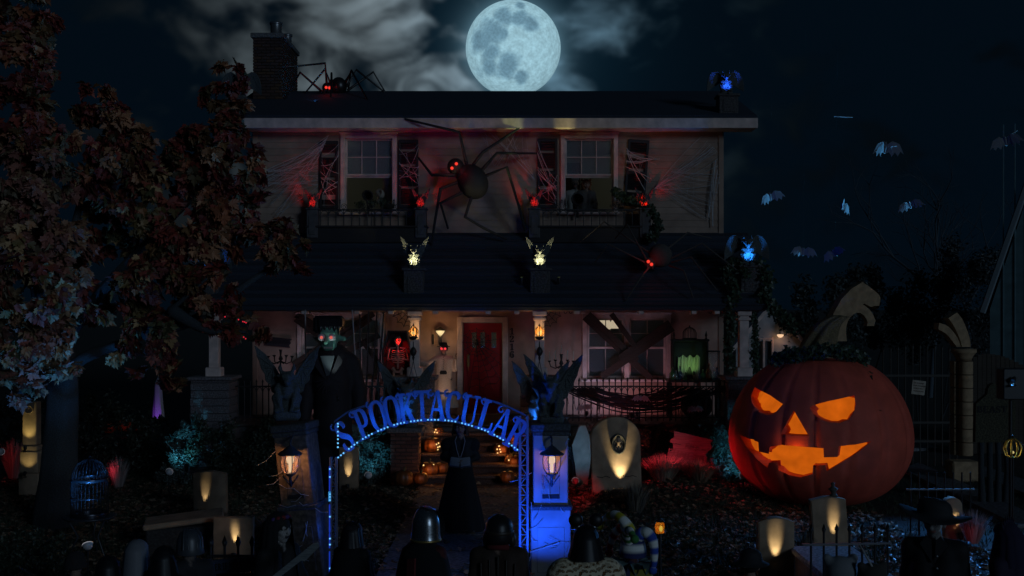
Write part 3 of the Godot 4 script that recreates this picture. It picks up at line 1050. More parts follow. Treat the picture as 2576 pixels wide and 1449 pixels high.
# a small can lamp: its lens glows and a spot light of the same colour leaves it
func uplight(label: String, p: Vector3, aim: Vector3, c: Vector3, e: float, cone := 38.0, sc := 1.0, shown := 0.8, group := "small spotlights on the decorations") -> Node3D:
	var t := thing("spotlight", label, "spotlight", p, 0.0, group)
	var dir := (aim - p).normalized()
	var ba := Basis.looking_at(dir, Vector3(0.02, 1, 0.03).normalized()) * Basis(Vector3.RIGHT, -PI / 2)   # local +y towards the aim
	var b := B.new()
	b.lathe([[0, -0.07], [0.03, -0.07], [0.042, -0.03], [0.045, 0.035], [0.040, 0.035], [0.036, 0.02], [0, 0.02]], 14, Vector3.ZERO, ba.scaled(Vector3.ONE * sc))
	b.tube([ba * Vector3(0, -0.05, 0) * sc, Vector3(0, -0.09, 0) * sc], 0.012 * sc, 6)
	b.lathe([[0, -0.115], [0.05, -0.115], [0.05, -0.09], [0, -0.09]], 12, Vector3.ZERO, Basis.from_scale(Vector3.ONE * sc))
	bpart(t, "housing", b, mat("black_plastic", 0.015, 0.015, 0.017, 0.45))
	b = B.new()
	b.lathe([[0, 0.024], [0.035, 0.024], [0.035, 0.021], [0, 0.021]], 14, Vector3.ZERO, ba.scaled(Vector3.ONE * sc))
	bpart(t, "lamp_lens", b, glow("lens_%d_%d_%d" % [int(c.x * 99), int(c.y * 99), int(c.z * 99)], c.x, c.y, c.z, shown))
	spot(t, dir * 0.05 * sc, p + dir * 3.0, c.x, c.y, c.z, e, cone, 0.9, 0.02)
	return t

func limb(b: B, pts: Array, r: float) -> void:
	var rr := []
	for k in pts.size(): rr.append(lerpf(r, r * 0.6, float(k) / (pts.size() - 1)))
	b.tube(pts, rr, 7)

# abdomen, head, eyes, legs in picture units at given depths
func spider(label: String, d: float, ab: Array, hd: Array, eyes: Array, legs: Array, skin: Material, eyec: float, r := 0.042) -> Node3D:
	eyec *= 0.7
	var k := d / F
	var o := at(ab[0], ab[1], d)
	var t := thing("giant_spider", label, "spider decoration", o, 0.0, "giant spiders on the house")
	var b := B.new()
	var ba := Basis(Vector3(0, 0, 1), ab[4])
	b.ball(Vector3.ZERO, Vector3(ab[2] * k, ab[3] * k, ab[2] * k * 0.9), 22, ba)
	var hp := at(hd[0], hd[1], d - 0.05) - o
	b.ball(hp * 0.55, Vector3.ONE * hd[2] * k * 1.05, 16)
	bpart(t, "body", b, skin)
	b = B.new()
	b.ball(hp, Vector3.ONE * hd[2] * k, 18)
	for s in [-1, 1]:
		b.tube([hp + Vector3(s * 0.05, -0.05, hd[2] * k * 0.7), hp + Vector3(s * 0.06, -0.14, hd[2] * k * 0.95)], [0.025, 0.006], 6)
	bpart(t, "head", b, skin)
	for e in eyes:
		b = B.new()
		b.ball(Vector3.ZERO, Vector3.ONE * 0.036, 10)
		var ep := at(e[0], e[1], d - 0.05 - hd[2] * k * 1.02) - o
		part(t, "eye_lamp", b.mesh(glow("red_eye", 1.0, 0.05, 0.03, 1.0)), ep)
	omni(t, at((eyes[0][0] + eyes[1][0]) / 2, (eyes[0][1] + eyes[1][1]) / 2, d - 0.05 - hd[2] * k - 0.3) - o, 1.0, 0.03, 0.02, eyec, 0.05)
	for l in legs:
		b = B.new()
		var pts := []
		for q in l: pts.append(at(q[0], q[1], q[2]) - o)
		limb(b, pts, r)
		bpart(t, "leg", b, skin)
	return t

# stretched cobweb: loose strands between two outlines given in the world
func cobweb(label: String, aa: Array, cc: Array, n: int, r := 0.004, sag := 0.12) -> void:
	var t := thing("cobweb", label, "cobweb", aa[0], 0.0, "stretched cobwebs on the house front")
	var b := B.new()
	var mids := []
	var pick := func(l: Array) -> Vector3:
		if l.size() == 1: return l[0]
		var k := rng.randi() % (l.size() - 1)
		return (l[k] as Vector3).lerp(l[k + 1], rng.randf())
	for k in n:
		var p: Vector3 = pick.call(aa)
		var q: Vector3 = pick.call(cc)
		var m := p.lerp(q, 0.5) + Vector3(rng.randf_range(-1, 1), rng.randf_range(-1.2, 0.2), 0) * sag + Vector3(0, 0, 0.02)
		var pts := []
		for s in 7:
			var u := s / 6.0
			pts.append(p.lerp(m, u).lerp(m.lerp(q, u), u) - aa[0])
		var rad := r * rng.randf_range(0.4, 1.6)
		b.tube(pts, rad, 3, [], false)
		mids.append(pts[2 + rng.randi() % 3])
	for k in n / 2:
		b.tube([mids[rng.randi() % mids.size()], mids[rng.randi() % mids.size()]], r * 0.45, 3, [], false)
	var m := cmat("web", 0.9)
	m.albedo_color = lin(0.50, 0.50, 0.52)
	var p := bpart(t, "strands", b, m)
	p.set_meta("kind", "stuff")

func balcony(label: String, px0: float, px1: float, ped0: float, ped1: float, bar0: float, step: float, nbar: int, d: float) -> void:
	var k := d / F
	var o := at((px0 + px1) / 2, 600, d)
	var t := thing("balcony_railing", label, "railing", o, 0.0, "iron railings under the upper windows")
	var iron := mat("iron")
	var b := B.new()
	var yb := at(0, 573, d).y - o.y
	b.bev(Vector3(0, yb / 2 - 0.05, -0.06), Vector3((px1 - px0) * k, yb + 0.1, 0.26), 0.015)
	b.bev(Vector3(0, yb + 0.02, -0.05), Vector3((px1 - px0) * k + 0.05, 0.05, 0.34), 0.012)
	bpart(t, "base", b, mat("dark_timber", 0.035, 0.033, 0.036, 0.8, "wood", 0.5, 0.3))
	for px in [ped0, ped1]:
		b = B.new()
		var p := at(px, 563, d) - o
		b.bev(p + Vector3(0, 0, -0.02), Vector3(28 * k, 72 * k, 0.26), 0.012)
		b.bev(p + Vector3(0, 37 * k, -0.02), Vector3(34 * k, 0.04, 0.32), 0.012)
		b.bev(p + Vector3(0, -4 * k, 0.115), Vector3(17 * k, 48 * k, 0.02), 0.008)
		bpart(t, "pedestal", b, mat("pedestal_paint", 0.10, 0.095, 0.10, 0.8, "blotch", 0.6))
	b = B.new()
	b.bev(at((ped0 + ped1) / 2, 528, d) - o, Vector3((ped1 - ped0) * k, 0.035, 0.04), 0.006)
	bpart(t, "rail", b, iron)
	b = B.new()
	b.bev(at((ped0 + ped1) / 2, 570, d) - o, Vector3((ped1 - ped0) * k, 0.03, 0.035), 0.006)
	bpart(t, "rail", b, iron)
	for q in nbar:
		var x := (bar0 + step * q)
		b = B.new()
		b.tube([at(x, 570, d) - o, at(x, 528, d) - o], 0.011, 6)
		bpart(t, "bar", b, iron)
		if q < nbar - 1:
			b = B.new()
			for s in [0.0, 1.0]:
				var pts := []
				for u in 6:
					var v := u / 5.0
					pts.append(at(lerpf(x + step * s, x + step * 0.5, 1.0 - cos(v * PI / 2)), lerpf(544, 530, sin(v * PI / 2)), d) - o)
				b.tube(pts, 0.009, 5)
			bpart(t, "pointed_arch", b, iron)
	# scrolls with a finial on top of the rail
	for c in 3:
		b = B.new()
		var x := lerpf(ped0, ped1, 0.25 + 0.25 * c)
		for s in [-1.0, 1.0]:
			var pts := []
			for u in 18:
				var v := u / 17.0
				var an := v * 3.4 * PI
				var rr := lerpf(0.075, 0.015, v)
				pts.append(at(x, 520, d) - o + Vector3(s * (0.09 + rr * cos(an)), rr * sin(an), 0))
			b.tube(pts, 0.008, 5)
		b.tube([at(x, 528, d) - o, at(x, 511, d) - o], 0.009, 5)
		b.lathe([[0, 0.09], [0.022, 0.05], [0.008, 0.02], [0.02, 0.0], [0, -0.02]], 8, at(x, 510, d) - o)
		bpart(t, "scroll", b, iron)

func shutter(px0: float, px1: float, py0: float, py1: float, tilt: float, gone: Array) -> void:
	var w := (px1 - px0) * U
	var h := (py1 - py0) * U
	var c := Vector3(wx((px0 + px1) / 2), wy((py0 + py1) / 2), -26.55)
	var ba := Basis(Vector3(0, 0, 1), tilt)
	var b := B.new()
	var blk := mat("shutter_paint", 0.010, 0.010, 0.012, 0.6)
	for s in [-1.0, 1.0]: b.bev(c + ba * Vector3(s * (w / 2 - 0.03), 0, 0), Vector3(0.06, h, 0.04), 0.006, ba)
	for y in [-h / 2 + 0.04, 0.0, h / 2 - 0.04]: b.bev(c + ba * Vector3(0, y, 0.002), Vector3(w - 0.1, 0.08, 0.038), 0.006, ba)
	var sh := bpart(home, "shutter", b, blk)
	var n := 24
	for k in n:
		if gone.has(k): continue
		b = B.new()
		var y := -h / 2 + 0.10 + (h - 0.2) * (k + 0.5) / n
		b.box(c + ba * Vector3(0, y, 0), Vector3(w - 0.10, 0.062, 0.007), ba * Basis(Vector3.RIGHT, 0.55) * Basis(Vector3.BACK, rng.randf_range(-0.02, 0.02)))
		bpart(sh, "slat", b, blk)

func upper_front() -> void:
	make_gargoyles()
	shutter(804, 852, 355, 526, 0.0, [2, 3, 10, 19, 20])
	shutter(1003, 1053, 352, 524, 0.0, [6, 15, 21])
	shutter(1352, 1402, 349, 524, 0.0, [5, 6, 13, 20])
	shutter(1574, 1627, 352, 520, -0.075, [4, 12, 13, 18, 19])
	balcony("black iron railing under the left upper window", 772, 1074, 787, 1059, 806, 19.6, 13, 26.2)
	balcony("black iron railing under the right upper window, ivy at its end", 1331, 1640, 1344, 1622, 1366, 20.4, 12, 26.2)
	var rg := [[787, "at the left end of the left balcony"], [1058, "at the right end of the left balcony"], [1344, "at the left end of the right balcony"], [1622, "at the right end of the right balcony beside the ivy"]]
	for q in rg:
		var p := at(q[0], 525.5, 26.22)
		gargoyle("up", "small winged gargoyle glowing red, " + q[1], p, 0.0, 0.46, "small red-lit gargoyles on the balcony posts")
		var lp := p + Vector3(0.0, 0.045, 0.24)
		uplight("tiny red spotlight, " + q[1], lp, p + Vector3(0, 0.26, 0.02), Vector3(1.0, 0.012, 0.006), 0.24, 56, 0.35, 0.9)
	# the big spider on the wall
	var legs := [
		[[1175, 418, 25.9], [1155, 332, 25.6], [1018, 299, 25.95]], [[1190, 415, 25.9], [1214, 383, 25.7], [1306, 322, 26.0]],
		[[1212, 428, 25.9], [1250, 385, 25.7], [1350, 386, 26.35]], [[1216, 445, 25.9], [1275, 420, 25.6], [1306, 521, 25.9], [1322, 580, 26.2]],
		[[1150, 440, 25.9], [1086, 440, 25.6], [1052, 396, 26.3]], [[1152, 458, 25.9], [1108, 475, 25.6], [1092, 571, 26.0], [1086, 625, 26.1]],
		[[1162, 484, 25.9], [1108, 511, 25.6], [1127, 574, 26.3]], [[1188, 490, 25.9], [1170, 546, 25.7], [1217, 574, 26.0], [1275, 602, 26.1]]]
	spider("giant black spider clinging to the wall between the upper windows", 25.95, [1189, 457, 38, 46, 0.5], [1146, 419, 21], [[1137, 423], [1148, 412]], legs, mat("spider_hide", 0.035, 0.033, 0.034, 0.7, "fine", 0.15, 0.4), 0.05)
	# cobwebs
	cobweb("stretched cobweb from the left shutter to the tree", [at(828, 338, 26.5), at(800, 400, 26.5), at(800, 470, 26.5)], [at(668, 425, 26.3), at(655, 470, 26.3), at(700, 550, 26.4)], 44, 0.004, 0.15)
	cobweb("cobweb torn over the far left shutter", [at(812, 350, 26.45), at(806, 440, 26.45), at(815, 520, 26.45)], [at(852, 360, 26.5), at(853, 430, 26.5), at(840, 525, 26.5)], 11, 0.006, 0.2)
	cobweb("cobweb on the shutter left of the wall spider", [at(1004, 370, 26.45), at(1004, 470, 26.45)], [at(1052, 360, 26.5), at(1056, 450, 26.5), at(1048, 510, 26.5)], 10, 0.005, 0.15)
	cobweb("cobweb over the shutter right of the wall spider", [at(1352, 350, 26.45), at(1352, 420, 26.45), at(1356, 500, 26.45)], [at(1402, 390, 26.5), at(1402, 450, 26.5), at(1398, 520, 26.5)], 12, 0.006, 0.18)
	cobweb("cobweb above the wall spider under the eaves", [at(1205, 330, 26.5), at(1330, 335, 26.5)], [at(1215, 420, 26.5), at(1330, 410, 26.5), at(1352, 470, 26.5)], 22, 0.0035, 0.1)
	cobweb("cobweb over the tilted shutter", [at(1578, 350, 26.4), at(1572, 440, 26.4)], [at(1628, 400, 26.45), at(1660, 400, 26.5), at(1612, 500, 26.45)], 12, 0.006, 0.16)
	cobweb("wide cobweb spread across the right end of the upper wall", [at(1640, 480, 26.5), at(1690, 430, 26.5)], [at(1760, 335, 26.5), at(1805, 380, 26.5), at(1811, 460, 26.5), at(1780, 570, 26.5)], 40, 0.0035, 0.14)
	cobweb("pale blue cobweb hanging down the right corner of the upper wall", [at(1800, 400, 26.5), at(1812, 458, 26.45)], [at(1780, 540, 26.5), at(1795, 574, 26.5)], 8, 0.006, 0.14)
	# stage lamps with round black mouths behind the railings
	for q in [[925, 492, 12.0, "left"], [1453, 501, 14.5, "right"]]:
		var k := 26.35 / F
		var t := thing("barrel_lamp", "round black barrel with a dark mouth behind the %s balcony railing" % q[3], "barrel", at(q[0], q[1], 26.35), 0.0, "dark barrels in the upper windows")
		var b := B.new()
		var r: float = q[2] * k
		b.lathe([[0, -0.3], [r * 0.8, -0.3], [r * 1.15, 0.0], [r * 1.15, 0.07], [r * 0.85, 0.07], [r * 0.8, -0.1], [0, -0.12]], 22, Vector3.ZERO, Basis(Vector3.RIGHT, PI / 2))
		bpart(t, "barrel", b, mat("barrel_black", 0.02, 0.021, 0.022, 0.35))
		b = B.new()
		b.tube([Vector3(0, -r, -0.05), Vector3(0, -0.42, -0.05)], 0.03, 6)
		bpart(t, "stand", b, mat("iron"))
	# fascia glow comes from two narrow lamps added on the porch roof

func pedestal(label: String, px: float, py0: float, py1: float, w: float, d: float) -> void:
	var k := d / F
	var h := (py1 - py0) * k
	var t := thing("pedestal", label, "pedestal", at(px, py1, d), 0.0, "pedestals on the roofs")
	var b := B.new()
	b.bev(Vector3(0, h / 2 - 0.1, 0), Vector3(w * k, h + 0.15, w * k), 0.014)
	b.bev(Vector3(0, h * 0.45, w * k / 2 + 0.006), Vector3(w * k * 0.62, h * 0.6, 0.02), 0.008)
	bpart(t, "post", b, mat("pedestal_stone", 0.13, 0.12, 0.125, 0.9, "stone", 0.5, 0.4))
	b = B.new()
	b.bev(Vector3(0, h - 0.025, 0), Vector3(w * k * 1.18, 0.06, w * k * 1.18), 0.014)
	bpart(t, "cap", b, mat("pedestal_stone"))

func roof_things() -> void:
	for q in [[1042, "left"], [1358, "right"]]:
		pedestal("stone pedestal on the porch roof under the %s pale-lit gargoyle" % q[1], q[0], 675, 750, 50, 24.75)
		var p := at(q[0], 675, 24.75)
		gargoyle("up", "winged gargoyle lit pale yellow from below, %s one of the two over the porch" % q[1], p, 0.0, 0.66, "pale-lit gargoyles over the porch")
		uplight("small black spotlight at the foot of the %s pale-lit gargoyle" % q[1], p + Vector3(-0.02, 0.045, 0.24), p + Vector3(0, 0.32, 0.04), Vector3(1.0, 0.86, 0.42), 0.75, 58, 0.55, 0.1)
	# two added lamps throw the gargoyle lamp's spill patches up on the eaves
	for q in [[1312, 1289, 0.8, 1.0, 0.34, "left"], [1406, 1421, 1.0, 0.95, 0.36, "right"]]:
		var beam := thing("spotlight", "added narrow spotlight on the porch roof just %s of the right pale-lit gargoyle" % q[5], "spotlight", at(q[0], 700, 24.75), 0.0, "small spotlights on the decorations")
		var bb := B.new()
		bb.lathe([[0, -0.12], [0.03, -0.12], [0.035, 0.0], [0.03, 0.02], [0, 0.02]], 12)
		bpart(beam, "housing", bb, mat("black_plastic", 0.015, 0.015, 0.017, 0.45))
		bb = B.new()
		bb.lathe([[0, 0.024], [0.025, 0.024], [0.025, 0.021], [0, 0.021]], 12)
		bpart(beam, "lamp_lens", bb, glow("beam_lens", 0.8, 1.0, 0.4, 0.12))
		spot(beam, Vector3(0, 0.05, 0.02), at(q[1], 308, 26.0), q[2], q[3], q[4], 8.0, 4.6, 1.0, 0.02)
	pedestal("stone pedestal on the right end of the porch roof, wrapped in ivy", 1884, 668, 746, 50, 24.75)
	var p2 := at(1880, 668, 24.75)
	gargoyle("arc", "gargoyle glowing blue with wings curved down, at the right end of the porch roof", p2, 0.0, 0.82, "blue-lit gargoyles on the roofs")
	uplight("small blue spotlight at the foot of the gargoyle on the porch roof's right end", p2 + Vector3(0.0, 0.05, 0.28), p2 + Vector3(0, 0.36, 0.05), Vector3(0.02, 0.26, 1.0), 1.4, 44, 0.55, 0.2)
	pedestal("stone pedestal at the right end of the upper roof", 1829, 240, 292, 48, 26.5)
	var p3 := at(1826, 240, 26.5)
	gargoyle("arc", "gargoyle glowing blue at the right end of the upper roof", p3, 0.0, 0.72, "blue-lit gargoyles on the roofs")
	uplight("small blue spotlight at the foot of the gargoyle on the upper roof's right end", p3 + Vector3(0.0, 0.05, 0.26), p3 + Vector3(0, 0.34, 0.05), Vector3(0.02, 0.12, 1.0), 0.9, 44, 0.55, 0.2)
	pedestal("stone pedestal on the left end of the porch roof behind the leaves", 530, 690, 750, 50, 24.75)
	var p4 := at(528, 690, 24.75)
	gargoyle("arc", "gargoyle glowing blue behind the maple leaves on the porch roof's left end", p4, 0.0, 0.75, "blue-lit gargoyles on the roofs")
	uplight("small blue spotlight behind the maple leaves", p4 + Vector3(0.0, 0.05, 0.28), p4 + Vector3(0, 0.36, 0.05), Vector3(0.02, 0.16, 1.0), 0.35, 55, 0.55, 0.2)
	pedestal("stone pedestal on the left end of the upper roof by the chimney", 600, 250, 292, 48, 26.5)
	gargoyle("arc", "dark gargoyle on the upper roof's left end, one wing showing beside the chimney", at(604, 250, 26.5), 0.0, 0.8, "blue-lit gargoyles on the roofs")
	var dk := mat("roof_spider_hide", 0.012, 0.012, 0.013, 0.35)
	uplight("blue spotlight on the roof ridge shining at the chimney", at(800, 258, 27.9), at(738, 160, 29.2), Vector3(0.04, 0.36, 1.0), 0.9, 46, 0.8, 0.1)
	spider("giant black spider straddling the roof ridge beside the chimney", 29.3, [852, 217, 21, 23, 0.0], [824, 221, 14], [[820.5, 220], [829, 221]],
		[[[831, 210, 29.2], [818, 173, 28.9], [764, 238, 29.2]], [[822, 214, 29.2], [818, 159, 28.6], [709, 170, 28.3]], [[812, 232, 29.1], [755, 182, 28.6], [717, 250, 28.2]], [[838, 225, 29.2], [834, 184, 28.8], [832, 246, 28.6]],
		[[868, 213, 29.3], [884, 177, 29.0], [926, 253, 28.2]], [[872, 218, 29.3], [896, 175, 29.3], [975, 238, 29.4]], [[874, 228, 29.3], [939, 181, 29.4], [974, 240, 29.5]], [[866, 208, 29.4], [881, 185, 29.8], [875, 240, 29.8]]], dk, 0.02, 0.035)
	spider("grey furry giant spider crouching on the porch roof at the right", 24.9, [1661, 643, 30, 30, 0.0], [1634, 662, 15], [[1631, 658], [1639, 665]],
		[[[1626, 652, 24.8], [1577, 564, 24.9], [1548, 600, 25.6]], [[1622, 660, 24.7], [1531, 614, 24.4], [1497, 660, 24.9]], [[1632, 674, 24.7], [1612, 698, 24.2], [1574, 757, 24.25]], [[1640, 640, 24.9], [1520, 558, 25.3], [1459, 610, 25.7]],
		[[1688, 650, 24.8], [1766, 612, 24.5], [1860, 684, 24.6]], [[1690, 660, 24.8], [1738, 646, 24.4], [1805, 732, 24.3]], [[1684, 668, 24.8], [1720, 680, 24.3], [1744, 750, 24.25]], [[1680, 625, 24.9], [1730, 585, 25.2], [1790, 600, 25.6]]], mat("grey_fur", 0.13, 0.11, 0.10, 0.95, "fine", 0.12, 0.6), 0.03, 0.022)

func plank(a: Array, c: Array, w: float, z: float) -> void:
	var p := Vector3(wx(a[0]), wy(a[1]), z)
	var q := Vector3(wx(c[0]), wy(c[1]), z)
	var b := B.new()
	var ba := Basis(Vector3(0, 0, 1), (q - p).angle_to(Vector3.RIGHT) * signf((q - p).y))
	if q.x < p.x: ba = Basis(Vector3(0, 0, 1), atan2(p.y - q.y, p.x - q.x))
	b.bev((p + q) / 2, Vector3(p.distance_to(q), w, 0.025), 0.005, ba)
	for e in [-0.5, 0.5]:
		for s in 2:
			b.ball((p + q) / 2 + ba * Vector3(e * (p.distance_to(q) - 0.12), (s - 0.5) * w * 0.5, 0.014), Vector3.ONE * 0.008, 6)
	bpart(home, "plank", b, mat("old_plank", 0.085, 0.055, 0.042, 0.9, "wood", 0.35, 0.5))

# orb web: spokes and rings between angles a0..a1, in local x,y
func orb(b: B, r: float, a0: float, a1: float, spokes: int, rings: int, th: float, ba := Basis.IDENTITY, o := Vector3.ZERO) -> void:
	for k in spokes:
		var a := lerpf(a0, a1, k / float(spokes - 1))
		b.tube([o, o + ba * Vector3(cos(a), sin(a), 0) * r], th, 4, [], false)
	for q in rings:
		var rr := r * (q + 0.8) / rings
		for k in spokes - 1:
			var p0 := lerpf(a0, a1, k / float(spokes - 1))
			var p1 := lerpf(a0, a1, (k + 1) / float(spokes - 1))
			var m := (p0 + p1) / 2
			b.tube([o + ba * Vector3(cos(p0), sin(p0), 0) * rr, o + ba * Vector3(cos(m), sin(m), 0) * rr * 0.88, o + ba * Vector3(cos(p1), sin(p1), 0) * rr], th * 0.8, 4, [], false)

func bars(t: Node3D, o: Vector3, x0: float, x1: float, n: int, ytop: float, ybot: float, arches: bool, spear: float) -> void:
	var iron := mat("iron")
	for y in [ytop, ybot]:
		var b := B.new()
		b.bev(Vector3((x0 + x1) / 2, y, 0), Vector3(absf(x1 - x0), 0.03, 0.035), 0.005)
		bpart(t, "rail", b, iron)
	for k in n:
		var x := lerpf(x0, x1, (k + 0.5) / n)
		var b := B.new()
		b.tube([Vector3(x, ybot - 0.08, 0), Vector3(x, ytop + spear * 0.5, 0)], 0.013, 6)
		if spear > 0: b.lathe([[0, spear], [0.022, spear * 0.62], [0.008, spear * 0.42], [0.016, spear * 0.38], [0, spear * 0.3]], 6, Vector3(x, ytop, 0))
		bpart(t, "bar", b, iron)
		if arches and k < n - 1:
			var st := (x1 - x0) / n
			b = B.new()
			for s in [0.0, 1.0]:
				var pts := []
				for u in 5:
					var v := u / 4.0
					pts.append(Vector3(lerpf(x + st * s, x + st * 0.5, 1.0 - cos(v * PI / 2)), lerpf(ytop - 0.17, ytop - 0.02, sin(v * PI / 2)), 0))
				b.tube(pts, 0.008, 4)
			bpart(t, "pointed_arch", b, iron)

var bat_proto: Node3D
func make_bat() -> void:
	bat_proto = Node3D.new()
	bat_proto.name = "bat"
	bat_proto.set_meta("category", "bat")
	var hide := mat("bat_hide", 0.26, 0.28, 0.30, 0.85, "fine", 0.1)
	var b := B.new()
	b.flesh([[Vector3(0, 0.07, 0), Vector3(0, -0.08, 0), 0.045, 0.028], [Vector3(0, 0.12, 0.02), Vector3(0, 0.13, 0.05), 0.038, 0.02], [Vector3(0.02, 0.15, 0.01), Vector3(0.035, 0.2, 0), 0.016, 0.005], [Vector3(-0.02, 0.15, 0.01), Vector3(-0.035, 0.2, 0), 0.016, 0.005]], 0.012, 0.03)
	bpart(bat_proto, "body", b, hide)
	for s in [-1.0, 1.0]:
		b = B.new()
		var arm := [Vector3(0.03, 0.08, 0), Vector3(0.16, 0.19, 0.03), Vector3(0.34, 0.13, 0.0), Vector3(0.47, -0.10, -0.02)]
		var tips := [Vector3(0.47, -0.10, -0.02), Vector3(0.38, -0.04, 0), Vector3(0.33, -0.15, 0), Vector3(0.25, -0.06, 0.01), Vector3(0.18, -0.16, 0.01), Vector3(0.11, -0.06, 0), Vector3(0.03, -0.09, 0)]
		for z in [0.005, -0.005]:
			var el: Vector3 = arm[1] + Vector3(0, 0, z)
			for k in tips.size() - 1: b.tri(el, tips[k] + Vector3(0, 0, z), tips[k + 1] + Vector3(0, 0, z))
			b.tri(el, arm[2] + Vector3(0, 0, z), tips[0] + Vector3(0, 0, z))
			b.tri(el, tips[6] + Vector3(0, 0, z), arm[0] + Vector3(0, 0, z))
		b.tube(arm, [0.016, 0.012, 0.009, 0.004], 5)
		for k in [2, 4]: b.tube([arm[1], tips[k]], [0.009, 0.004], 4)
		var w := B.new()
		w.add(b, Transform3D(Basis(Vector3.UP, -0.35 * s) * Basis.from_scale(Vector3(s, 1, 1)), Vector3.ZERO))
		bpart(bat_proto, "wing", w, hide)

func bat(label: String, p: Vector3, rot: Vector3, sc: float, group: String) -> void:
	var o := copy(bat_proto, "bat", label, p, 0.0, sc)
	o.basis = Basis.from_euler(rot).scaled(Vector3.ONE * sc)
	o.set_meta("group", group)

# ribbed pumpkin, base at y = 0
func gourd(r: float, h: float, ribs: int, sd := 0) -> B:
	var b := B.new()
	var rows := []
	for a in 13:
		var ph := PI * a / 12.0 - PI / 2
		var row := PackedVector3Array()
		for j in ribs * 5:
			var t := TAU * j / (ribs * 5)
			var k := 1.0 - 0.10 * pow(absf(cos(t * ribs / 2.0)), 8.0) + 0.03 * sin(t * 2 + sd)
			var rr := r * pow(cos(ph), 0.75) * k
			row.append(Vector3(cos(t) * rr, h * (0.5 + 0.5 * sin(ph)) - (0.12 * h if a == 12 else (0.05 * h if a == 11 else 0.0)), sin(t) * rr))
		rows.append(row)
	b.grid(rows, true)
	return b

func little_pumpkin(label: String, p: Vector3, r: float, dots: Array, e: float, turn: float) -> void:
	var t := thing("small_pumpkin", label, "pumpkin", p, turn, "small pumpkins in the yard")
	var h := r * 1.65
	bpart(t, "body", gourd(r, h, 9, int(r * 100)), mat("pumpkin_rind", 0.30, 0.085, 0.018, 0.5, "fine", 0.2))
	var b := B.new()
	b.tube([Vector3(0, h * 0.85, 0), Vector3(0.01, h * 1.05, 0), Vector3(0.035, h * 1.15, 0.01)], [r * 0.16, r * 0.11, r * 0.12], 7)
	bpart(t, "stem", b, mat("stem", 0.10, 0.085, 0.04, 0.9))
	for q in dots:
		b = B.new()
		var a: float = q[0]
		var y: float = q[1]
		var rr := r * 0.99 * sqrt(maxf(0.05, 1 - pow((y - h / 2) / (h / 2), 2)))
		b.ball(Vector3.ZERO, Vector3.ONE * 0.017, 8)
		part(t, "lit_hole", b.mesh(glow("hole_glow", 1.0, 0.62, 0.22, 1.3)), Vector3(sin(a) * rr, y, cos(a) * rr))  # glowing ball stands for a carved hole lit from inside
	if e > 0: omni(t, Vector3(0.0, h * 0.6, r + 0.12), 1.0, 0.40, 0.08, e, 0.04)

func skeleton(label: String, o: Vector3, sc: float, tilt: float) -> void:
	var t := thing("skeleton", label, "skeleton", o)
	t.rotation.x = tilt
	t.scale = Vector3.ONE * sc
	var bone := mat("bone", 0.3, 0.2, 0.15, 0.7)
	var b := B.new()
	b.flesh([[Vector3(0, 1.62, 0.0), Vector3(0, 1.61, 0.03), 0.085, 0.08], [Vector3(0, 1.53, 0.06), Vector3(0, 1.50, 0.06), 0.05, 0.035]], 0.014, 0.04)
	bpart(t, "skull", b, bone)
	b = B.new()
	for s in [-0.033, 0.033]: b.ball(Vector3(s, 1.61, 0.105), Vector3(0.022, 0.022, 0.014), 8)
	b.ball(Vector3(0, 1.565, 0.108), Vector3(0.01, 0.016, 0.01), 6)
	bpart(t, "eye_socket", b, mat("socket", 0.01, 0.01, 0.01, 0.9))
	b = B.new()
	b.tube([Vector3(0, 1.50, 0), Vector3(0, 1.2, -0.03), Vector3(0, 0.95, 0)], 0.022, 6)
	for k in 7:
		var y := 1.40 - 0.045 * k
		var w := 0.13 + 0.03 * sin(k * 0.5)
		var pts := []
		for u in 9:
			var a := PI * (u / 8.0)
			pts.append(Vector3(cos(a) * w, y - 0.04 * sin(a), sin(a) * 0.09))
		b.tube(pts, 0.010, 5)
	bpart(t, "rib_cage", b, bone)
	b = B.new()
	b.tube([Vector3(-0.12, 0.97, 0), Vector3(-0.05, 0.88, 0.02), Vector3(0.05, 0.88, 0.02), Vector3(0.12, 0.97, 0)], [0.05, 0.035, 0.035, 0.05], 7)
	bpart(t, "pelvis", b, bone)
	for s in [-1.0, 1.0]:
		b = B.new()
		b.tube([Vector3(s * 0.05, 1.44, 0), Vector3(s * 0.18, 1.43, 0)], 0.014, 5)
		b.tube([Vector3(s * 0.19, 1.42, 0), Vector3(s * 0.24, 1.16, 0.0)], [0.022, 0.018], 6)
		b.tube([Vector3(s * 0.24, 1.16, 0), Vector3(s * 0.10, 1.18, 0.12)], [0.018, 0.014], 6)
		for f in 5: b.tube([Vector3(s * 0.10, 1.18, 0.12), Vector3(s * (0.03 - 0.008 * f), 1.22 - 0.018 * f, 0.13)], 0.007, 4)
		bpart(t, "arm", b, bone)
		b = B.new()
		b.tube([Vector3(s * 0.09, 0.9, 0), Vector3(s * 0.10, 0.48, 0.02)], [0.03, 0.024], 6)
		b.tube([Vector3(s * 0.10, 0.48, 0.02), Vector3(s * 0.10, 0.06, 0)], [0.025, 0.018], 6)
		b.tube([Vector3(s * 0.10, 0.05, -0.02), Vector3(s * 0.12, 0.02, 0.14)], [0.02, 0.015], 6)
		bpart(t, "leg", b, bone)

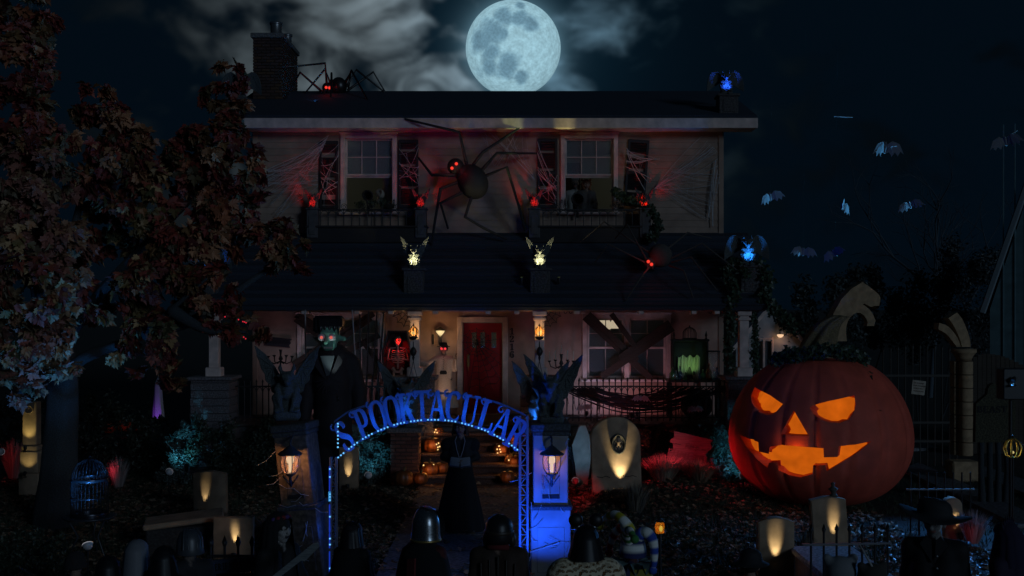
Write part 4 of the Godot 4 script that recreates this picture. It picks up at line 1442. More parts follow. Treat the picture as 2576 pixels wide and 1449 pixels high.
func candelabrum(label: String, p: Vector3, h: float, candles: bool) -> void:
	var t := thing("candelabrum", label, "candelabrum", p, 0.0, "black candelabra on the porch")
	var b := B.new()
	b.lathe([[0, 0], [0.16, 0], [0.15, 0.03], [0.04, 0.08], [0.022, 0.2], [0.03, 0.4], [0.018, 0.5], [0.018, h - 0.42], [0.05, h - 0.38], [0.02, h - 0.3], [0.03, h - 0.2], [0.045, h - 0.17], [0, h - 0.17]], 10)
	bpart(t, "stand", b, mat("iron"))
	for k in 5:
		var x := -0.26 + 0.13 * k
		var y := h - 0.27 + (0.1 if k == 2 else 0.0) - 0.02 * absf(k - 2)
		b = B.new()
		if k != 2: b.tube([Vector3(0, h - 0.42, 0), Vector3(x * 0.5, h - 0.48, 0.03), Vector3(x * 0.9, h - 0.44, 0.04), Vector3(x, y - 0.03, 0.04)], 0.013, 6)
		b.lathe([[0, -0.04], [0.02, -0.035], [0.045, 0.0], [0.03, 0.0], [0, -0.01]], 8, Vector3(x, y, 0.04 if k != 2 else 0.0))
		bpart(t, "arm", b, mat("iron"))
		if candles:
			b = B.new()
			b.tube([Vector3(x, y, 0.04 if k != 2 else 0.0), Vector3(x, y + 0.2, 0.04 if k != 2 else 0.0)], [0.012, 0.010], 7)
			bpart(t, "candle", b, mat("wax", 0.5, 0.47, 0.42, 0.6))

func porch_things() -> void:
	make_bat()
	var iron := mat("iron")
	# boards nailed over the windows
	plank([1470, 798], [1637, 952], 0.15, -26.50)
	plank([1479, 790], [1602, 907], 0.14, -26.475)
	plank([1690, 824], [1512, 947], 0.16, -26.45)
	plank([1682, 811], [1556, 900], 0.14, -26.42)
	plank([1536, 789], [1596, 872], 0.12, -26.39)
	plank([746, 802], [890, 905], 0.15, -26.50)
	plank([757, 795], [872, 868], 0.14, -26.475)
	plank([942, 788], [742, 917], 0.15, -26.45)
	plank([936, 800], [748, 930], 0.13, -26.42)
	plank([957, 842], [840, 900], 0.14, -26.39)
	plank([915, 858], [968, 928], 0.10, -26.36)
	# orb web hung on the door
	var t := thing("door_web", "black rope spider web spread over the red door", "spider web", Vector3(wx(1199), wy(861), -26.55))
	var b := B.new()
	orb(b, 0.34, 0.0, TAU, 13, 4, 0.006)
	for a in [-0.5, -0.75, -1.0, -1.25, -1.5, -1.72, 0.15]:
		var L := 1.15
		if cos(a) * L > 0.55: L = 0.55 / cos(a)
		b.tube([Vector3.ZERO, Vector3(cos(a) * L, sin(a) * L, 0)], 0.006, 4, [], false)
	for r in [0.45, 0.58, 0.72, 0.88, 1.05]:
		var pts := []
		for k in 9:
			var a := lerpf(-1.72, -0.55, k / 8.0)
			var q = Vector3(cos(a), sin(a), 0) * r * (1.0 - 0.06 * (k % 2))
			if q.x < 0.57: pts.append(q)
		if pts.size() > 1: b.tube(pts, 0.006, 4, [], false)
	bpart(t, "web", b, iron)
	b = B.new()
	b.ball(Vector3(0.0, -0.02, 0.02), Vector3(0.045, 0.06, 0.03), 10)
	b.ball(Vector3(0.0, 0.05, 0.02), Vector3(0.03, 0.03, 0.02), 8)
	bpart(t, "spider", b, iron)
	# web-shaped iron brackets in the corners by the posts
	for q in [[1034, 777, 0, "on the left of the second post"], [1366, 777, 1, "on the right of the third post"], [1856, 777, 0, "on the left of the right-hand post"]]:
		t = thing("web_bracket", "black iron corner bracket shaped like a cobweb, " + q[3], "bracket", at(q[0], q[1], 24.4), 0.0, "cobweb corner brackets of the porch")
		b = B.new()
		if q[2] == 0: orb(b, 0.42, PI, PI * 1.5, 5, 4, 0.008)
		else: orb(b, 0.42, PI * 1.5, TAU, 5, 4, 0.008)
		bpart(t, "web", b, iron)
		b = B.new()
		var s := -1.0 if q[2] == 0 else 1.0
		for c in 2:
			var pts := []
			for u in 14:
				var a := u / 13.0 * TAU * 1.1
				pts.append(Vector3(s * (0.48 + 0.11 * c + 0.05 * cos(a) * (1 - u / 20.0)), -0.07 + 0.05 * sin(a) * (1 - u / 20.0), 0))
			b.tube(pts, 0.009, 5)
		bpart(t, "scroll", b, iron)
	# amber lanterns on the posts
	for q in [[1040, "second"], [1357, "third"]]:
		var p := at(q[0], 836, 24.24)
		t = thing("post_lantern", "amber glass lantern glowing on the %s porch post from the left" % q[1], "lantern", p, 0.0, "amber lanterns on the porch posts")
		b = B.new()
		b.lathe([[0.055, -0.075], [0.095, -0.03], [0.10, 0.02], [0.075, 0.08], [0.03, 0.125], [0.012, 0.14]], 16)
		bpart(t, "lantern_glass", b, glass("amber_glass", Color(0.95, 0.62, 0.15), 0.35))
		b = B.new()
		for k in 8:
			var a := TAU * k / 8
			var pts := []
			for h in [[0.056, -0.075], [0.097, -0.03], [0.102, 0.02], [0.077, 0.08], [0.031, 0.125]]: pts.append(Vector3(cos(a) * h[0], h[1], sin(a) * h[0]))
			b.tube(pts, 0.006, 4)
		b.lathe([[0, -0.17], [0.02, -0.16], [0.085, -0.13], [0.09, -0.09], [0.06, -0.075], [0, -0.075]], 14)
		b.lathe([[0, 0.19], [0.012, 0.165], [0.03, 0.135], [0, 0.12]], 8)
		b.tube([Vector3(0, -0.12, -0.02), Vector3(0, -0.12, -0.16)], 0.02, 6)
		bpart(t, "frame", b, iron)
		b = B.new()
		b.ball(Vector3.ZERO, Vector3(0.036, 0.042, 0.036), 12)
		part(t, "bulb_lamp", b.mesh(glow("warm_bulb", 1.0, 0.72, 0.28, 1.2)), Vector3(0, -0.015, 0.02))
		omni(t, Vector3(0, -0.015, 0.02), 1.0, 0.62, 0.22, 0.12, 0.03)
		t = thing("hanging_finial", "black iron finial hanging under the lantern of the %s post" % q[1], "ornament", p + Vector3(0, -0.40, 0.02), 0.0, "black finials under the post lanterns")
		b = B.new()
		b.lathe([[0, 0.22], [0.01, 0.2], [0.012, 0.1], [0.05, 0.06], [0.075, 0.0], [0.055, -0.06], [0.02, -0.1], [0.03, -0.13], [0.008, -0.2], [0, -0.24]], 10)
		bpart(t, "drop", b, iron)
		b = B.new()
		for s in [-1, 1]: b.tube([Vector3(0, -0.2, 0), Vector3(s * 0.03, -0.35, 0.02), Vector3(s * 0.09, -0.58, 0.0)], 0.006, 4)
		bpart(t, "cord", b, iron)
	# wall lamp left of the door
	t = thing("wall_lamp", "wall lamp with a bright frosted bowl left of the red door", "wall lamp", Vector3(wx(1109), wy(836), -26.40))
	b = B.new()
	b.lathe([[0, -0.07], [0.03, -0.065], [0.085, 0.0], [0.10, 0.04], [0.09, 0.04], [0, -0.04]], 16)
	bpart(t, "lamp_shade", b, glow("bowl_glow", 1.0, 0.74, 0.36, 0.9))
	b = B.new()
	b.lathe([[0, 0.13], [0.02, 0.11], [0.03, 0.08], [0.115, 0.045], [0.115, 0.055], [0, 0.14]], 14)
	b.tube([Vector3(0, -0.07, 0), Vector3(0, -0.2, -0.02), Vector3(0, -0.22, -0.17)], 0.018, 6)
	b.lathe([[0, -0.3], [0.04, -0.27], [0.03, -0.12], [0.05, -0.08], [0, -0.06]], 10)
	bpart(t, "frame", b, iron)
	omni(t, Vector3(0, 0.02, 0.14), 1.0, 0.58, 0.24, 0.12, 0.06)
	# narrow plaque beside it
	t = thing("wall_plaque", "small dark narrow plaque on the wall left of the wall lamp", "plaque", Vector3(wx(1090), wy(853), -26.55))
	b = B.new()
	b.bev(Vector3.ZERO, Vector3(0.045, 0.23, 0.03), 0.008)
	bpart(t, "board", b, iron)
	# pointed plank sign
	t = thing("plank_sign", "old plank sign with a broken end nailed left of the left front window", "sign", Vector3(wx(702), wy(860), -26.53))
	t.rotation.z = -0.10
	b = B.new()
	var w := 0.62
	b.prism(PackedVector2Array([Vector2(-w / 2, -0.10), Vector2(w * 0.46, -0.11), Vector2(w * 0.40, -0.05), Vector2(w * 0.47, 0.0), Vector2(w * 0.42, 0.05), Vector2(w / 2, 0.10), Vector2(-w / 2, 0.10)]), 0.03)
	bpart(t, "board", b, mat("sign_wood", 0.055, 0.045, 0.06, 0.9, "wood", 0.4, 0.4))
	var fnt := SystemFont.new()
	fnt.font_names = ["Droid Sans"]
	fnt.font_weight = 700
	part(t, "lettering", letter("BEWARE", fnt, 0.095, 0.008, mat("sign_ink", 0.012, 0.01, 0.014, 0.9)), Vector3(-0.02, 0, 0.017))
	# coffin with a red lamp inside
	var cp := Vector3(wx(1004), 1.1, -26.2)
	t = thing("open_coffin", "open black coffin lit red inside, standing behind the second post", "coffin", cp)
	t.rotation.x = -0.06
	var prof := PackedVector2Array([Vector2(-0.2, 0), Vector2(0.2, 0), Vector2(0.33, 1.35), Vector2(0.2, 1.9), Vector2(-0.2, 1.9), Vector2(-0.33, 1.35)])
	var blackw := mat("coffin_wood", 0.02, 0.016, 0.016, 0.6)
	b = B.new()
	b.prism(prof, 0.03, Vector3(0, 0, -0.16))
	bpart(t, "back_board", b, mat("coffin_lining", 0.10, 0.02, 0.02, 0.9, "fine", 0.2))
	b = B.new()
	for k in 6:
		var a := prof[k]; var c := prof[(k + 1) % 6]
		b.box(Vector3((a.x + c.x) / 2, (a.y + c.y) / 2, 0), Vector3(a.distance_to(c) + 0.03, 0.035, 0.32), Basis(Vector3(0, 0, 1), (c - a).angle()))
	bpart(t, "side_board", b, blackw)
	skeleton("skeleton glowing red inside the open coffin", cp + Vector3(0, 0.12, -0.02), 0.98, -0.06)
	uplight("red spotlight inside the open coffin", cp + Vector3(0.05, 1.78, 0.10), cp + Vector3(-0.02, 1.1, -0.12), Vector3(1.0, 0.012, 0.008), 0.4, 70, 0.5, 0.5)
	candelabrum("tall black candelabrum with pale candles right of the third post", at(1412, 1040, 25.2) * Vector3(1, 0, 1) + Vector3(0, 1.08, 0), 1.62, true)
	candelabrum("tall black candelabrum without candles at the left end of the porch", at(706, 1040, 25.2) * Vector3(1, 0, 1) + Vector3(0, 1.08, 0), 1.72, false)
	# iron railings
	var o := at(1618, 1055, 24.42)
	t = thing("porch_railing", "spiked iron railing with pointed arches along the right half of the porch", "railing", o, 0.0, "spiked iron railings of the porch")
	bars(t, Vector3.ZERO, at(1388, 0, 24.42).x - o.x, at(1845, 0, 24.42).x - o.x, 30, at(0, 972, 24.42).y - o.y, at(0, 1050, 24.42).y - o.y, true, 0.2)
	o = at(668, 1055, 24.42)
	t = thing("porch_railing", "spiked iron railing with pointed arches along the left end of the porch", "railing", o, 0.0, "spiked iron railings of the porch")
	bars(t, Vector3.ZERO, at(592, 0, 24.42).x - o.x, at(760, 0, 24.42).x - o.x, 11, at(0, 972, 24.42).y - o.y, at(0, 1050, 24.42).y - o.y, true, 0.16)
	o = at(935, 1055, 24.42)
	t = thing("porch_railing", "spiked iron railing between the tall green-faced figure and the second post", "railing", o, 0.0, "spiked iron railings of the porch")
	bars(t, Vector3.ZERO, at(840, 0, 24.42).x - o.x, at(1018, 0, 24.42).x - o.x, 12, at(0, 972, 24.42).y - o.y, at(0, 1050, 24.42).y - o.y, true, 0.2)
	# black gauze swag and cut-out bats on the right railing
	t = thing("gauze_swag", "black gauze swag drooping along the right porch railing", "drapery", at(1610, 1000, 24.3))
	b = B.new()
	for q in 46:
		var pts := []
		var u0 := rng.randf_range(0.0, 0.22)
		var u1 := rng.randf_range(0.6, 1.0)
		var deep := rng.randf_range(34, 66)
		for k in 14:
			var u := lerpf(u0, u1, k / 13.0)
			var v := k / 13.0 * 2 - 1
			pts.append(at(1412 + 420 * u, 976 + deep * (1 - v * v) * (u1 - u0) + 2.0 * sin(k * 1.3 + q), 24.33 - 0.03 * sin(k * 0.7 + q)) - t.position)
		b.tube(pts, rng.randf_range(0.004, 0.016), 4)
	bpart(t, "gauze", b, mat("gauze", 0.012, 0.012, 0.014, 0.9)).set_meta("kind", "stuff")
	b = B.new()
	for k in 60:
		var u := rng.randf()
		var y := 978 + 40 * (1 - pow(2 * u - 0.86, 2))
		var p := at(1412 + 420 * u, y, 24.3) - t.position
		b.tube([p, p + Vector3(rng.randf_range(-0.08, 0.08), -rng.randf_range(0.1, 0.35), rng.randf_range(-0.02, 0.05))], 0.006, 3)
	bpart(t, "tatters", b, mat("gauze")).set_meta("kind", "stuff")
	for q in [[1470, 1026, "left", 0.1], [1612, 1003, "middle", -0.05], [1748, 1030, "right", 0.06]]:
		bat("black bat ornament fixed to the right porch railing, the %s one" % q[2], at(q[0], q[1], 24.25), Vector3(0, 0, q[3]), 0.42, "bat ornaments on the porch railing")
	uplight("white spotlight on the porch floor behind the right railing's left end", Vector3(wx(1468), 1.2, -25.6), Vector3(wx(1490), 1.7, -26.6), Vector3(0.62, 0.62, 1.0), 0.4, 62, 1.0, 0.6)
	uplight("rosy spotlight on the porch floor behind the right railing", Vector3(wx(1590), 1.2, -25.5), Vector3(wx(1600), 1.5, -26.6), Vector3(1.0, 0.35, 0.42), 0.25, 70, 1.0, 0.5)
	uplight("red spotlight on the ground below the right porch railing", at(1560, 1140, 23.3), at(1570, 1070, 24.45), Vector3(1.0, 0.10, 0.08), 0.5, 68, 1.0, 0.5)
	uplight("violet-white spotlight on the porch floor by the left front window", Vector3(-4.3, 1.2, -25.2), Vector3(-4.1, 2.6, -26.6), Vector3(1.0, 0.66, 0.95), 0.32, 66, 1.0, 0.5)
	uplight("violet-white spotlight on the porch floor below the boarded right window", Vector3(2.6, 1.2, -25.2), Vector3(2.6, 2.6, -26.6), Vector3(1.0, 0.72, 0.88), 0.13, 66, 1.0, 0.5)
	uplight("warm spotlight on the porch floor in front of the mannequin", at(1120, 1050, 24.5), at(1112, 900, 25.3), Vector3(1.0, 0.66, 0.48), 0.42, 32, 1.0, 0.4)
	# the alchemist's table
	laboratory()
	# pumpkins on the steps
	var spots := [
		[1099, 1101, 24.2, 0.15, [[0.1, 0.12], [-0.25, 0.13], [-0.1, 0.18]], 0.020, "topmost of the left heap on the steps"],
		[1087, 1140, 23.75, 0.20, [[0.55, 0.2], [0.85, 0.22], [0.7, 0.14], [0.95, 0.15], [0.78, 0.09]], 0.035, "second from the top of the left heap on the steps"],
		[1079, 1200, 23.1, 0.19, [[0.75, 0.26], [-0.7, 0.25]], 0.020, "at the foot of the left heap on the steps"],
		[1112, 1192, 23.2, 0.15, [], 0.008, "on the lowest step beside the heap's largest pumpkin"],
		[1016, 1222, 22.6, 0.19, [], 0.0, "on the ground before the left brick pier"],
		[1058, 1219, 22.7, 0.15, [], 0.006, "on the ground between the left brick pier and the steps"],
		[1262, 1150, 23.7, 0.18, [[-0.4, 0.24], [-0.55, 0.18], [-0.2, 0.18], [-0.5, 0.1], [-0.3, 0.24], [-0.1, 0.13]], 0.035, "with dotted lights at the right of the steps"],
		[1292, 1122, 24.1, 0.17, [[-0.9, 0.14]], 0.015, "upper one against the right brick pier"],
		[1290, 1180, 23.4, 0.18, [[-0.5, 0.2], [-0.1, 0.1]], 0.02, "lower one against the right brick pier"],
		[1276, 1215, 22.8, 0.15, [], 0.006, "at the foot of the steps on the right"]]
	for s in spots:
		little_pumpkin("orange pumpkin " + s[6], at(s[0], s[1], s[2]), s[3], s[4], s[5], 0.0)
	for q in [[274, 1090, "left"], [312, 1086, "middle"], [357, 1087, "right"]]:
		little_pumpkin("dim pumpkin far behind the tree trunk, the %s of three" % q[2], at(q[0], q[1], 32.5), 0.22, [], 0.0, 0.3)
	uplight("dim red spotlight in front of the three far pumpkins", at(330, 1100, 31.6), at(320, 1075, 32.5), Vector3(1.0, 0.03, 0.02), 0.05, 60, 1.0, 0.2)

func laboratory() -> void:
	var k := 25.6 / F
	var o := Vector3(at(1745, 0, 25.6).x, 1.08, -25.6)
	var t := thing("potion_table", "dark table crowded with potion bottles, lit green, at the right end of the porch", "table", o)
	var dk := mat("dark_table", 0.02, 0.02, 0.02, 0.5)
	var b := B.new()
	b.bev(Vector3(0, 0.85, 0), Vector3(1.2, 0.05, 0.6), 0.01)
	bpart(t, "table_top", b, dk)
	for x in [-0.54, 0.54]:
		for z in [-0.24, 0.24]:
			b = B.new()
			b.bev(Vector3(x, 0.41, z), Vector3(0.06, 0.82, 0.06), 0.008)
			bpart(t, "leg", b, dk)
	var top := 0.875
	var g := thing("cabinet", "black arched cabinet with a draped pale cloth at the back of the potion table", "cabinet", o + Vector3(-0.05, top, -0.2))
	b = B.new()
	b.bev(Vector3(0, 0.42, -0.07), Vector3(0.78, 0.84, 0.04), 0.01)
	b.bev(Vector3(-0.38, 0.42, 0.0), Vector3(0.04, 0.84, 0.18), 0.01)
	b.bev(Vector3(0.38, 0.42, 0.0), Vector3(0.04, 0.84, 0.18), 0.01)
	b.bev(Vector3(0, 0.86, 0), Vector3(0.84, 0.05, 0.22), 0.01)
	for x in [-0.36, 0.36]: b.lathe([[0.03, 0.0], [0.015, 0.05], [0.03, 0.08], [0, 0.2]], 8, Vector3(x, 0.88, 0))
	bpart(g, "case", b, dk)
	var rows := []
	for r in 6:
		var row := PackedVector3Array()
		for c in 26:
			var u := c / 25.0
			var x := -0.27 + 0.5 * u
			row.append(Vector3(x, 0.50 - (0.06 + 0.035 * sin(u * 9.0) + 0.05 * u) * r - 0.03 * sin(c * 0.8), -0.02 + 0.022 * sin(c * 1.7 + r * 0.3)))
		rows.append(row)
	b = B.new()
	b.grid(rows)
	bpart(g, "cloth", b, mat("pale_cloth", 0.5, 0.52, 0.42, 0.9))
	g = thing("birdcage", "small black domed birdcage on top of the cabinet of the potion table", "birdcage", o + Vector3(-0.06, top + 0.89, -0.2))
	b = B.new()
	for c in 12:
		var a := TAU * c / 12
		var pts := []
		for h in [[0.15, 0.0], [0.15, 0.14], [0.12, 0.2], [0.06, 0.245], [0.0, 0.26]]: pts.append(Vector3(cos(a) * h[0], h[1], sin(a) * h[0]))
		b.tube(pts, 0.006, 4)
	b.lathe([[0, 0], [0.17, 0], [0.17, 0.02], [0, 0.02]], 14)
	b.lathe([[0, 0.31], [0.02, 0.285], [0.01, 0.265], [0.05, 0.245], [0, 0.24]], 8)
	bpart(g, "cage", b, mat("iron"))
	# bottles and jars
	var bots := [[-0.50, 0.16, 0.06, 0.26, 0], [-0.42, 0.2, 0.045, 0.2, 1], [-0.33, 0.22, 0.05, 0.28, 2], [-0.22, 0.24, 0.04, 0.16, 0], [0.17, 0.22, 0.055, 0.22, 0], [0.30, 0.2, 0.065, 0.34, 3], [0.41, 0.22, 0.045, 0.2, 1], [0.48, 0.18, 0.05, 0.26, 2], [0.09, 0.25, 0.035, 0.14, 2]]
	var gm := [glass("green_bottle", Color(0.35, 0.6, 0.35), 0.45), glass("clear_bottle", Color(0.7, 0.8, 0.75), 0.3), glass("blue_bottle", Color(0.2, 0.35, 0.5), 0.5), glass("amber_bottle", Color(0.75, 0.35, 0.06), 0.6)]
	var nm := ["green", "clear", "bluish", "amber"]
	var wh := ["at the left end of", "second from the left on", "left of the middle of", "before the cloth on", "right of the cloth on", "tallest on", "small, near the right end of", "at the right end of", "smallest, in the middle of"]
	for q in bots.size():
		var s: Array = bots[q]
		g = thing("bottle", "%s potion bottle %s the potion table" % [nm[s[4]], wh[q]], "bottle", o + Vector3(s[0], top, s[1]), 0.0, "bottles on the potion table")
		b = B.new()
		b.lathe([[0, 0], [s[2], 0], [s[2] * 1.05, s[3] * 0.1], [s[2], s[3] * 0.55], [s[2] * 0.35, s[3] * 0.72], [s[2] * 0.33, s[3] * 0.95], [s[2] * 0.42, s[3]], [0, s[3]]], 14)
		bpart(g, "flask", b, gm[s[4]])
		b = B.new()
		b.lathe([[0, s[3] * 0.95], [s[2] * 0.3, s[3] * 0.95], [s[2] * 0.34, s[3] * 1.08], [0, s[3] * 1.08]], 10)
		bpart(g, "stopper", b, mat("cork", 0.2, 0.13, 0.08, 0.9))
	# hourglass frame
	g = thing("hourglass", "tall black-framed hourglass at the right end of the potion table", "hourglass", o + Vector3(0.43, top, -0.04))
	b = B.new()
	for y in [0.015, 0.62]: b.bev(Vector3(0, y, 0), Vector3(0.3, 0.03, 0.24), 0.006)
	for x in [-0.13, 0.13]:
		for z in [-0.09, 0.09]: b.tube([Vector3(x, 0.02, z), Vector3(x, 0.62, z)], 0.01, 6)
	bpart(g, "frame", b, mat("iron"))
	b = B.new()
	b.lathe([[0.02, 0.04], [0.11, 0.06], [0.12, 0.18], [0.02, 0.31], [0.12, 0.45], [0.11, 0.57], [0.02, 0.6]], 16, Vector3.ZERO)
	bpart(g, "glass", b, glass("hourglass_glass", Color(0.6, 0.7, 0.75), 0.15))
	# cauldron in front
	g = thing("cauldron", "black round cauldron on the floor in front of the potion table", "cauldron", o + Vector3(-0.02, 0.0, 0.55))
	b = B.new()
	b.lathe([[0, 0.02], [0.2, 0.05], [0.34, 0.25], [0.34, 0.42], [0.27, 0.6], [0.31, 0.66], [0.28, 0.67], [0.24, 0.6], [0, 0.55]], 20)
	bpart(g, "pot", b, dk)
	b = B.new()
	for c in 3:
		var a := TAU * c / 3 + 0.3
		b.tube([Vector3(cos(a) * 0.2, 0.08, sin(a) * 0.2), Vector3(cos(a) * 0.26, -0.0, sin(a) * 0.26)], [0.03, 0.02], 6)
	bpart(g, "foot", b, dk)
	uplight("green spotlight among the bottles of the potion table", o + Vector3(-0.02, top + 0.16, 0.16), o + Vector3(-0.06, top + 0.42, -0.2), Vector3(0.50, 1.0, 0.32), 0.05, 52, 0.5, 0.6)

func spline(pts: Array, n: int) -> Array:
	var c := Curve3D.new()
	c.bake_interval = 0.03
	for k in pts.size():
		var p: Vector3 = pts[k]
		var tn: Vector3 = (pts[mini(k + 1, pts.size() - 1)] - pts[maxi(k - 1, 0)]) / 6.0
		c.add_point(p, -tn, tn)
	var out := []
	var L := c.get_baked_length()
	for k in n: out.append(c.sample_baked(L * k / (n - 1), true))
	return out

func carriage_lamp(label: String, p: Vector3, e: float) -> void:
	var t := thing("carriage_lantern", label, "lantern", p, 0.0, "carriage lanterns on the gate pillars")
	var iron := mat("lantern_iron", 0.03, 0.035, 0.045, 0.4)
	var b := B.new()
	var prof := [[0.07, -0.14], [0.105, -0.09], [0.125, -0.01], [0.12, 0.07], [0.10, 0.10]]
	b.lathe(prof, 18)
	bpart(t, "lantern_glass", b, glass("lantern_clear", Color(0.85, 0.7, 0.6), 0.22))
	b = B.new()
	for k in 8:
		var a := TAU * (k + 0.5) / 8
		var pts := []
		for h in prof: pts.append(Vector3(cos(a) * (h[0] + 0.003), h[1], sin(a) * (h[0] + 0.003)))
		b.tube(pts, 0.006, 4)
	b.lathe([[0, -0.25], [0.015, -0.22], [0.02, -0.19], [0.06, -0.16], [0.085, -0.14], [0, -0.135]], 14)
	bpart(t, "cage", b, iron)
	b = B.new()
	b.lathe([[0, 0.27], [0.012, 0.25], [0.015, 0.22], [0.05, 0.20], [0.09, 0.16], [0.155, 0.12], [0.16, 0.10], [0.0, 0.105]], 18)
	b.tube([Vector3(0, 0.2, 0), Vector3(0, 0.30, -0.04), Vector3(0, 0.32, -0.16)], 0.014, 6)
	bpart(t, "lantern_roof", b, iron)
	b = B.new()
	b.tube([Vector3(0, -0.2, 0), Vector3(0, -0.3, -0.04), Vector3(0, -0.28, -0.16)], 0.018, 6)
	for s in [-1, 1]: b.tube([Vector3(s * 0.1, -0.17, 0), Vector3(s * 0.05, -0.25, -0.03), Vector3(0, -0.33, -0.08)], 0.010, 5)
	bpart(t, "bracket", b, iron)
	b = B.new()
	b.lathe([[0, -0.13], [0.022, -0.13], [0.022, -0.02], [0.045, 0.0], [0.055, 0.04], [0.04, 0.075], [0, 0.085]], 14)
	part(t, "bulb_lamp", b.mesh(glow("lantern_bulb", 1.0, 0.70, 0.42, 1.0)))
	omni(t, Vector3(0, 0.03, 0), 1.0, 0.44, 0.15, e, 0.04)

func arch_and_pillars() -> void:
	var d := 15.2
	var o := Vector3(at(1080, 0, d).x, 0, -d)
	var t := thing("arch_sign", "iron gate arch spelling SPOOKTACULAR in blue letters edged with blue lights", "arch sign", o)
	var iron := mat("arch_iron", 0.05, 0.06, 0.09, 0.5)
	var low := []
	for q in [[845, 1157], [852, 1150.7], [888, 1122], [915, 1103.6], [937, 1091.4], [968, 1078], [1007, 1065.4], [1057, 1057.7], [1090, 1056.5], [1124, 1058], [1157, 1063.4], [1204, 1077], [1235, 1089.8], [1264, 1106], [1286, 1120], [1308, 1137]]: low.append(at(q[0], q[1], d) - o)
	var high := []
	for q in [[840, 1062], [870, 1040], [899, 1027], [958, 1010], [1014, 995], [1086, 989], [1132, 991], [1218, 1004], [1270, 1020], [1323, 1045]]: high.append(at(q[0], q[1], d) - o)
	var lp := spline(low, 60)
	var hp := spline(high, 60)
	for l in [lp, hp]:
		var b := B.new()
		var rows := []
		for s in [[0.014, 0.014], [0.014, -0.014], [-0.014, -0.014], [-0.014, 0.014]]:
			var row := PackedVector3Array()
			for p in l: row.append(p + Vector3(0, s[0], s[1]))
			rows.append(row)
		rows.append(rows[0])
		for r in 4:
			for k in 59: b.quad(rows[r][k], rows[r][k + 1], rows[r + 1][k + 1], rows[r + 1][k])
		bpart(t, "rail", b, iron)
	# posts: two uprights with lattice
	for q in [[832, 846, 1150, 0], [1308, 1327, 1045, 1]]:
		var b := B.new()
		for x in [q[0], q[1]]: b.bev(at(x, (q[2] + 1450) / 2.0, d) - o + Vector3(0, -0.1, 0), Vector3(0.035, (1450 - q[2]) * d / F + 0.2, 0.05), 0.006)
		var n := 16
		for k in n:
			var y0 := lerpf(q[2], 1445.0, k / float(n))
			var y1 := lerpf(q[2], 1445.0, (k + 1) / float(n))
			b.tube([at(q[0] if k % 2 else q[1], y0, d) - o, at(q[1] if k % 2 else q[0], y1, d) - o], 0.010, 5)
			b.tube([at(q[0], y1, d) - o, at(q[1], y1, d) - o], 0.008, 5)
		bpart(t, "post", b, mat("post_metal", 0.20, 0.21, 0.24, 0.45, "fine", 0.1))
	# letters
	var fnt := SystemFont.new()
	fnt.font_names = ["Droid Serif"]
	fnt.font_weight = 700
	var glit := mat("blue_glitter", 0.14, 0.22, 0.46, 0.5, "fine", 0.05, 0.1)
	var word := "SPOOKTACULAR"
	var px := [868, 912, 951, 986, 1022, 1062, 1099, 1138, 1181, 1224, 1263, 1297]
	var py := [1098, 1068, 1047, 1036, 1028, 1023, 1022, 1024, 1032, 1046, 1066, 1092]
	var an := [0.62, 0.46, 0.33, 0.25, 0.16, 0.06, -0.02, -0.10, -0.24, -0.36, -0.48, -0.60]
	for k in 12:
		var m := letter(word[k], fnt, 0.42, 0.035, glit)
		var p := part(t, "letter", m, at(px[k], py[k], d - 0.01) - o)
		p.basis = Basis(Vector3(0, 0, 1), an[k] * 0.8) * Basis.from_scale(Vector3(0.55 if word[k] != "L" else 0.62, 0.98, 1))
		# curled flourish at the top left of each letter
		var b := B.new()
		var ba := Basis(Vector3(0, 0, 1), an[k] * 0.8)
		var pts := []
		for u in 16:
			var v := u / 15.0
			var a := PI * 0.5 + v * 1.6 * PI
			var r := lerpf(0.05, 0.018, v)
			pts.append(ba * (Vector3(-0.075, 0.17, 0) + Vector3(cos(a), sin(a), 0) * r))
		b.tube(pts, 0.013, 6)
		part(t, "flourish", b.mesh(glit), at(px[k], py[k], d - 0.01) - o)
	# strings of blue lights: lower rail, the S on the left, left post
	var bulb := B.new()
	bulb.ball(Vector3.ZERO, Vector3.ONE * 0.0125, 8)
	var bm := bulb.mesh(glow("blue_bulb", 0.16, 0.55, 1.0, 1.15))
	var spots := []
	for k in 60:
		if k % 5 != 4 and k > 0: spots.append(lp[k] + Vector3(0, 0.005, 0.025))
	for y in [1066, 1073, 1086, 1096, 1105, 1115, 1125]: spots.append(at(850, y, d - 0.03) - o)
	for y in [1180, 1200, 1243, 1250, 1258, 1300, 1355, 1370, 1430]: spots.append(at(830, y, d - 0.05) - o)
	for p in spots: part(t, "bulb_lamp", bm, p)
	for q in [[872, 1110], [940, 1066], [1020, 1040], [1100, 1034], [1180, 1044], [1250, 1070]]:
		omni(t, at(q[0], q[1], d - 0.22) - o, 0.008, 0.17, 1.0, 0.055, 0.05)
	# blue light strip on the left post
	var b := B.new()
	for q in [[1172, 1236], [1238, 1262], [1268, 1340], [1342, 1380], [1386, 1446]]:
		b.bev(at(829, (q[0] + q[1]) / 2.0, d - 0.04) - o, Vector3(0.016, (q[1] - q[0]) * d / F - 0.01, 0.012), 0.003)
	bpart(t, "light_strip", b, glow("strip_blue", 0.012, 0.06, 0.75, 0.5))
	b = B.new()
	b.bev(at(829, 1249, d - 0.05) - o, Vector3(0.03, 0.13, 0.014), 0.003)
	bpart(t, "light_strip", b, glow("strip_bright", 0.05, 0.36, 0.85, 0.6))
	omni(t, at(822, 1200, d - 0.02) - o, 0.008, 0.10, 1.0, 0.035, 0.05)
	omni(t, at(822, 1330, d - 0.02) - o, 0.008, 0.10, 1.0, 0.035, 0.05)
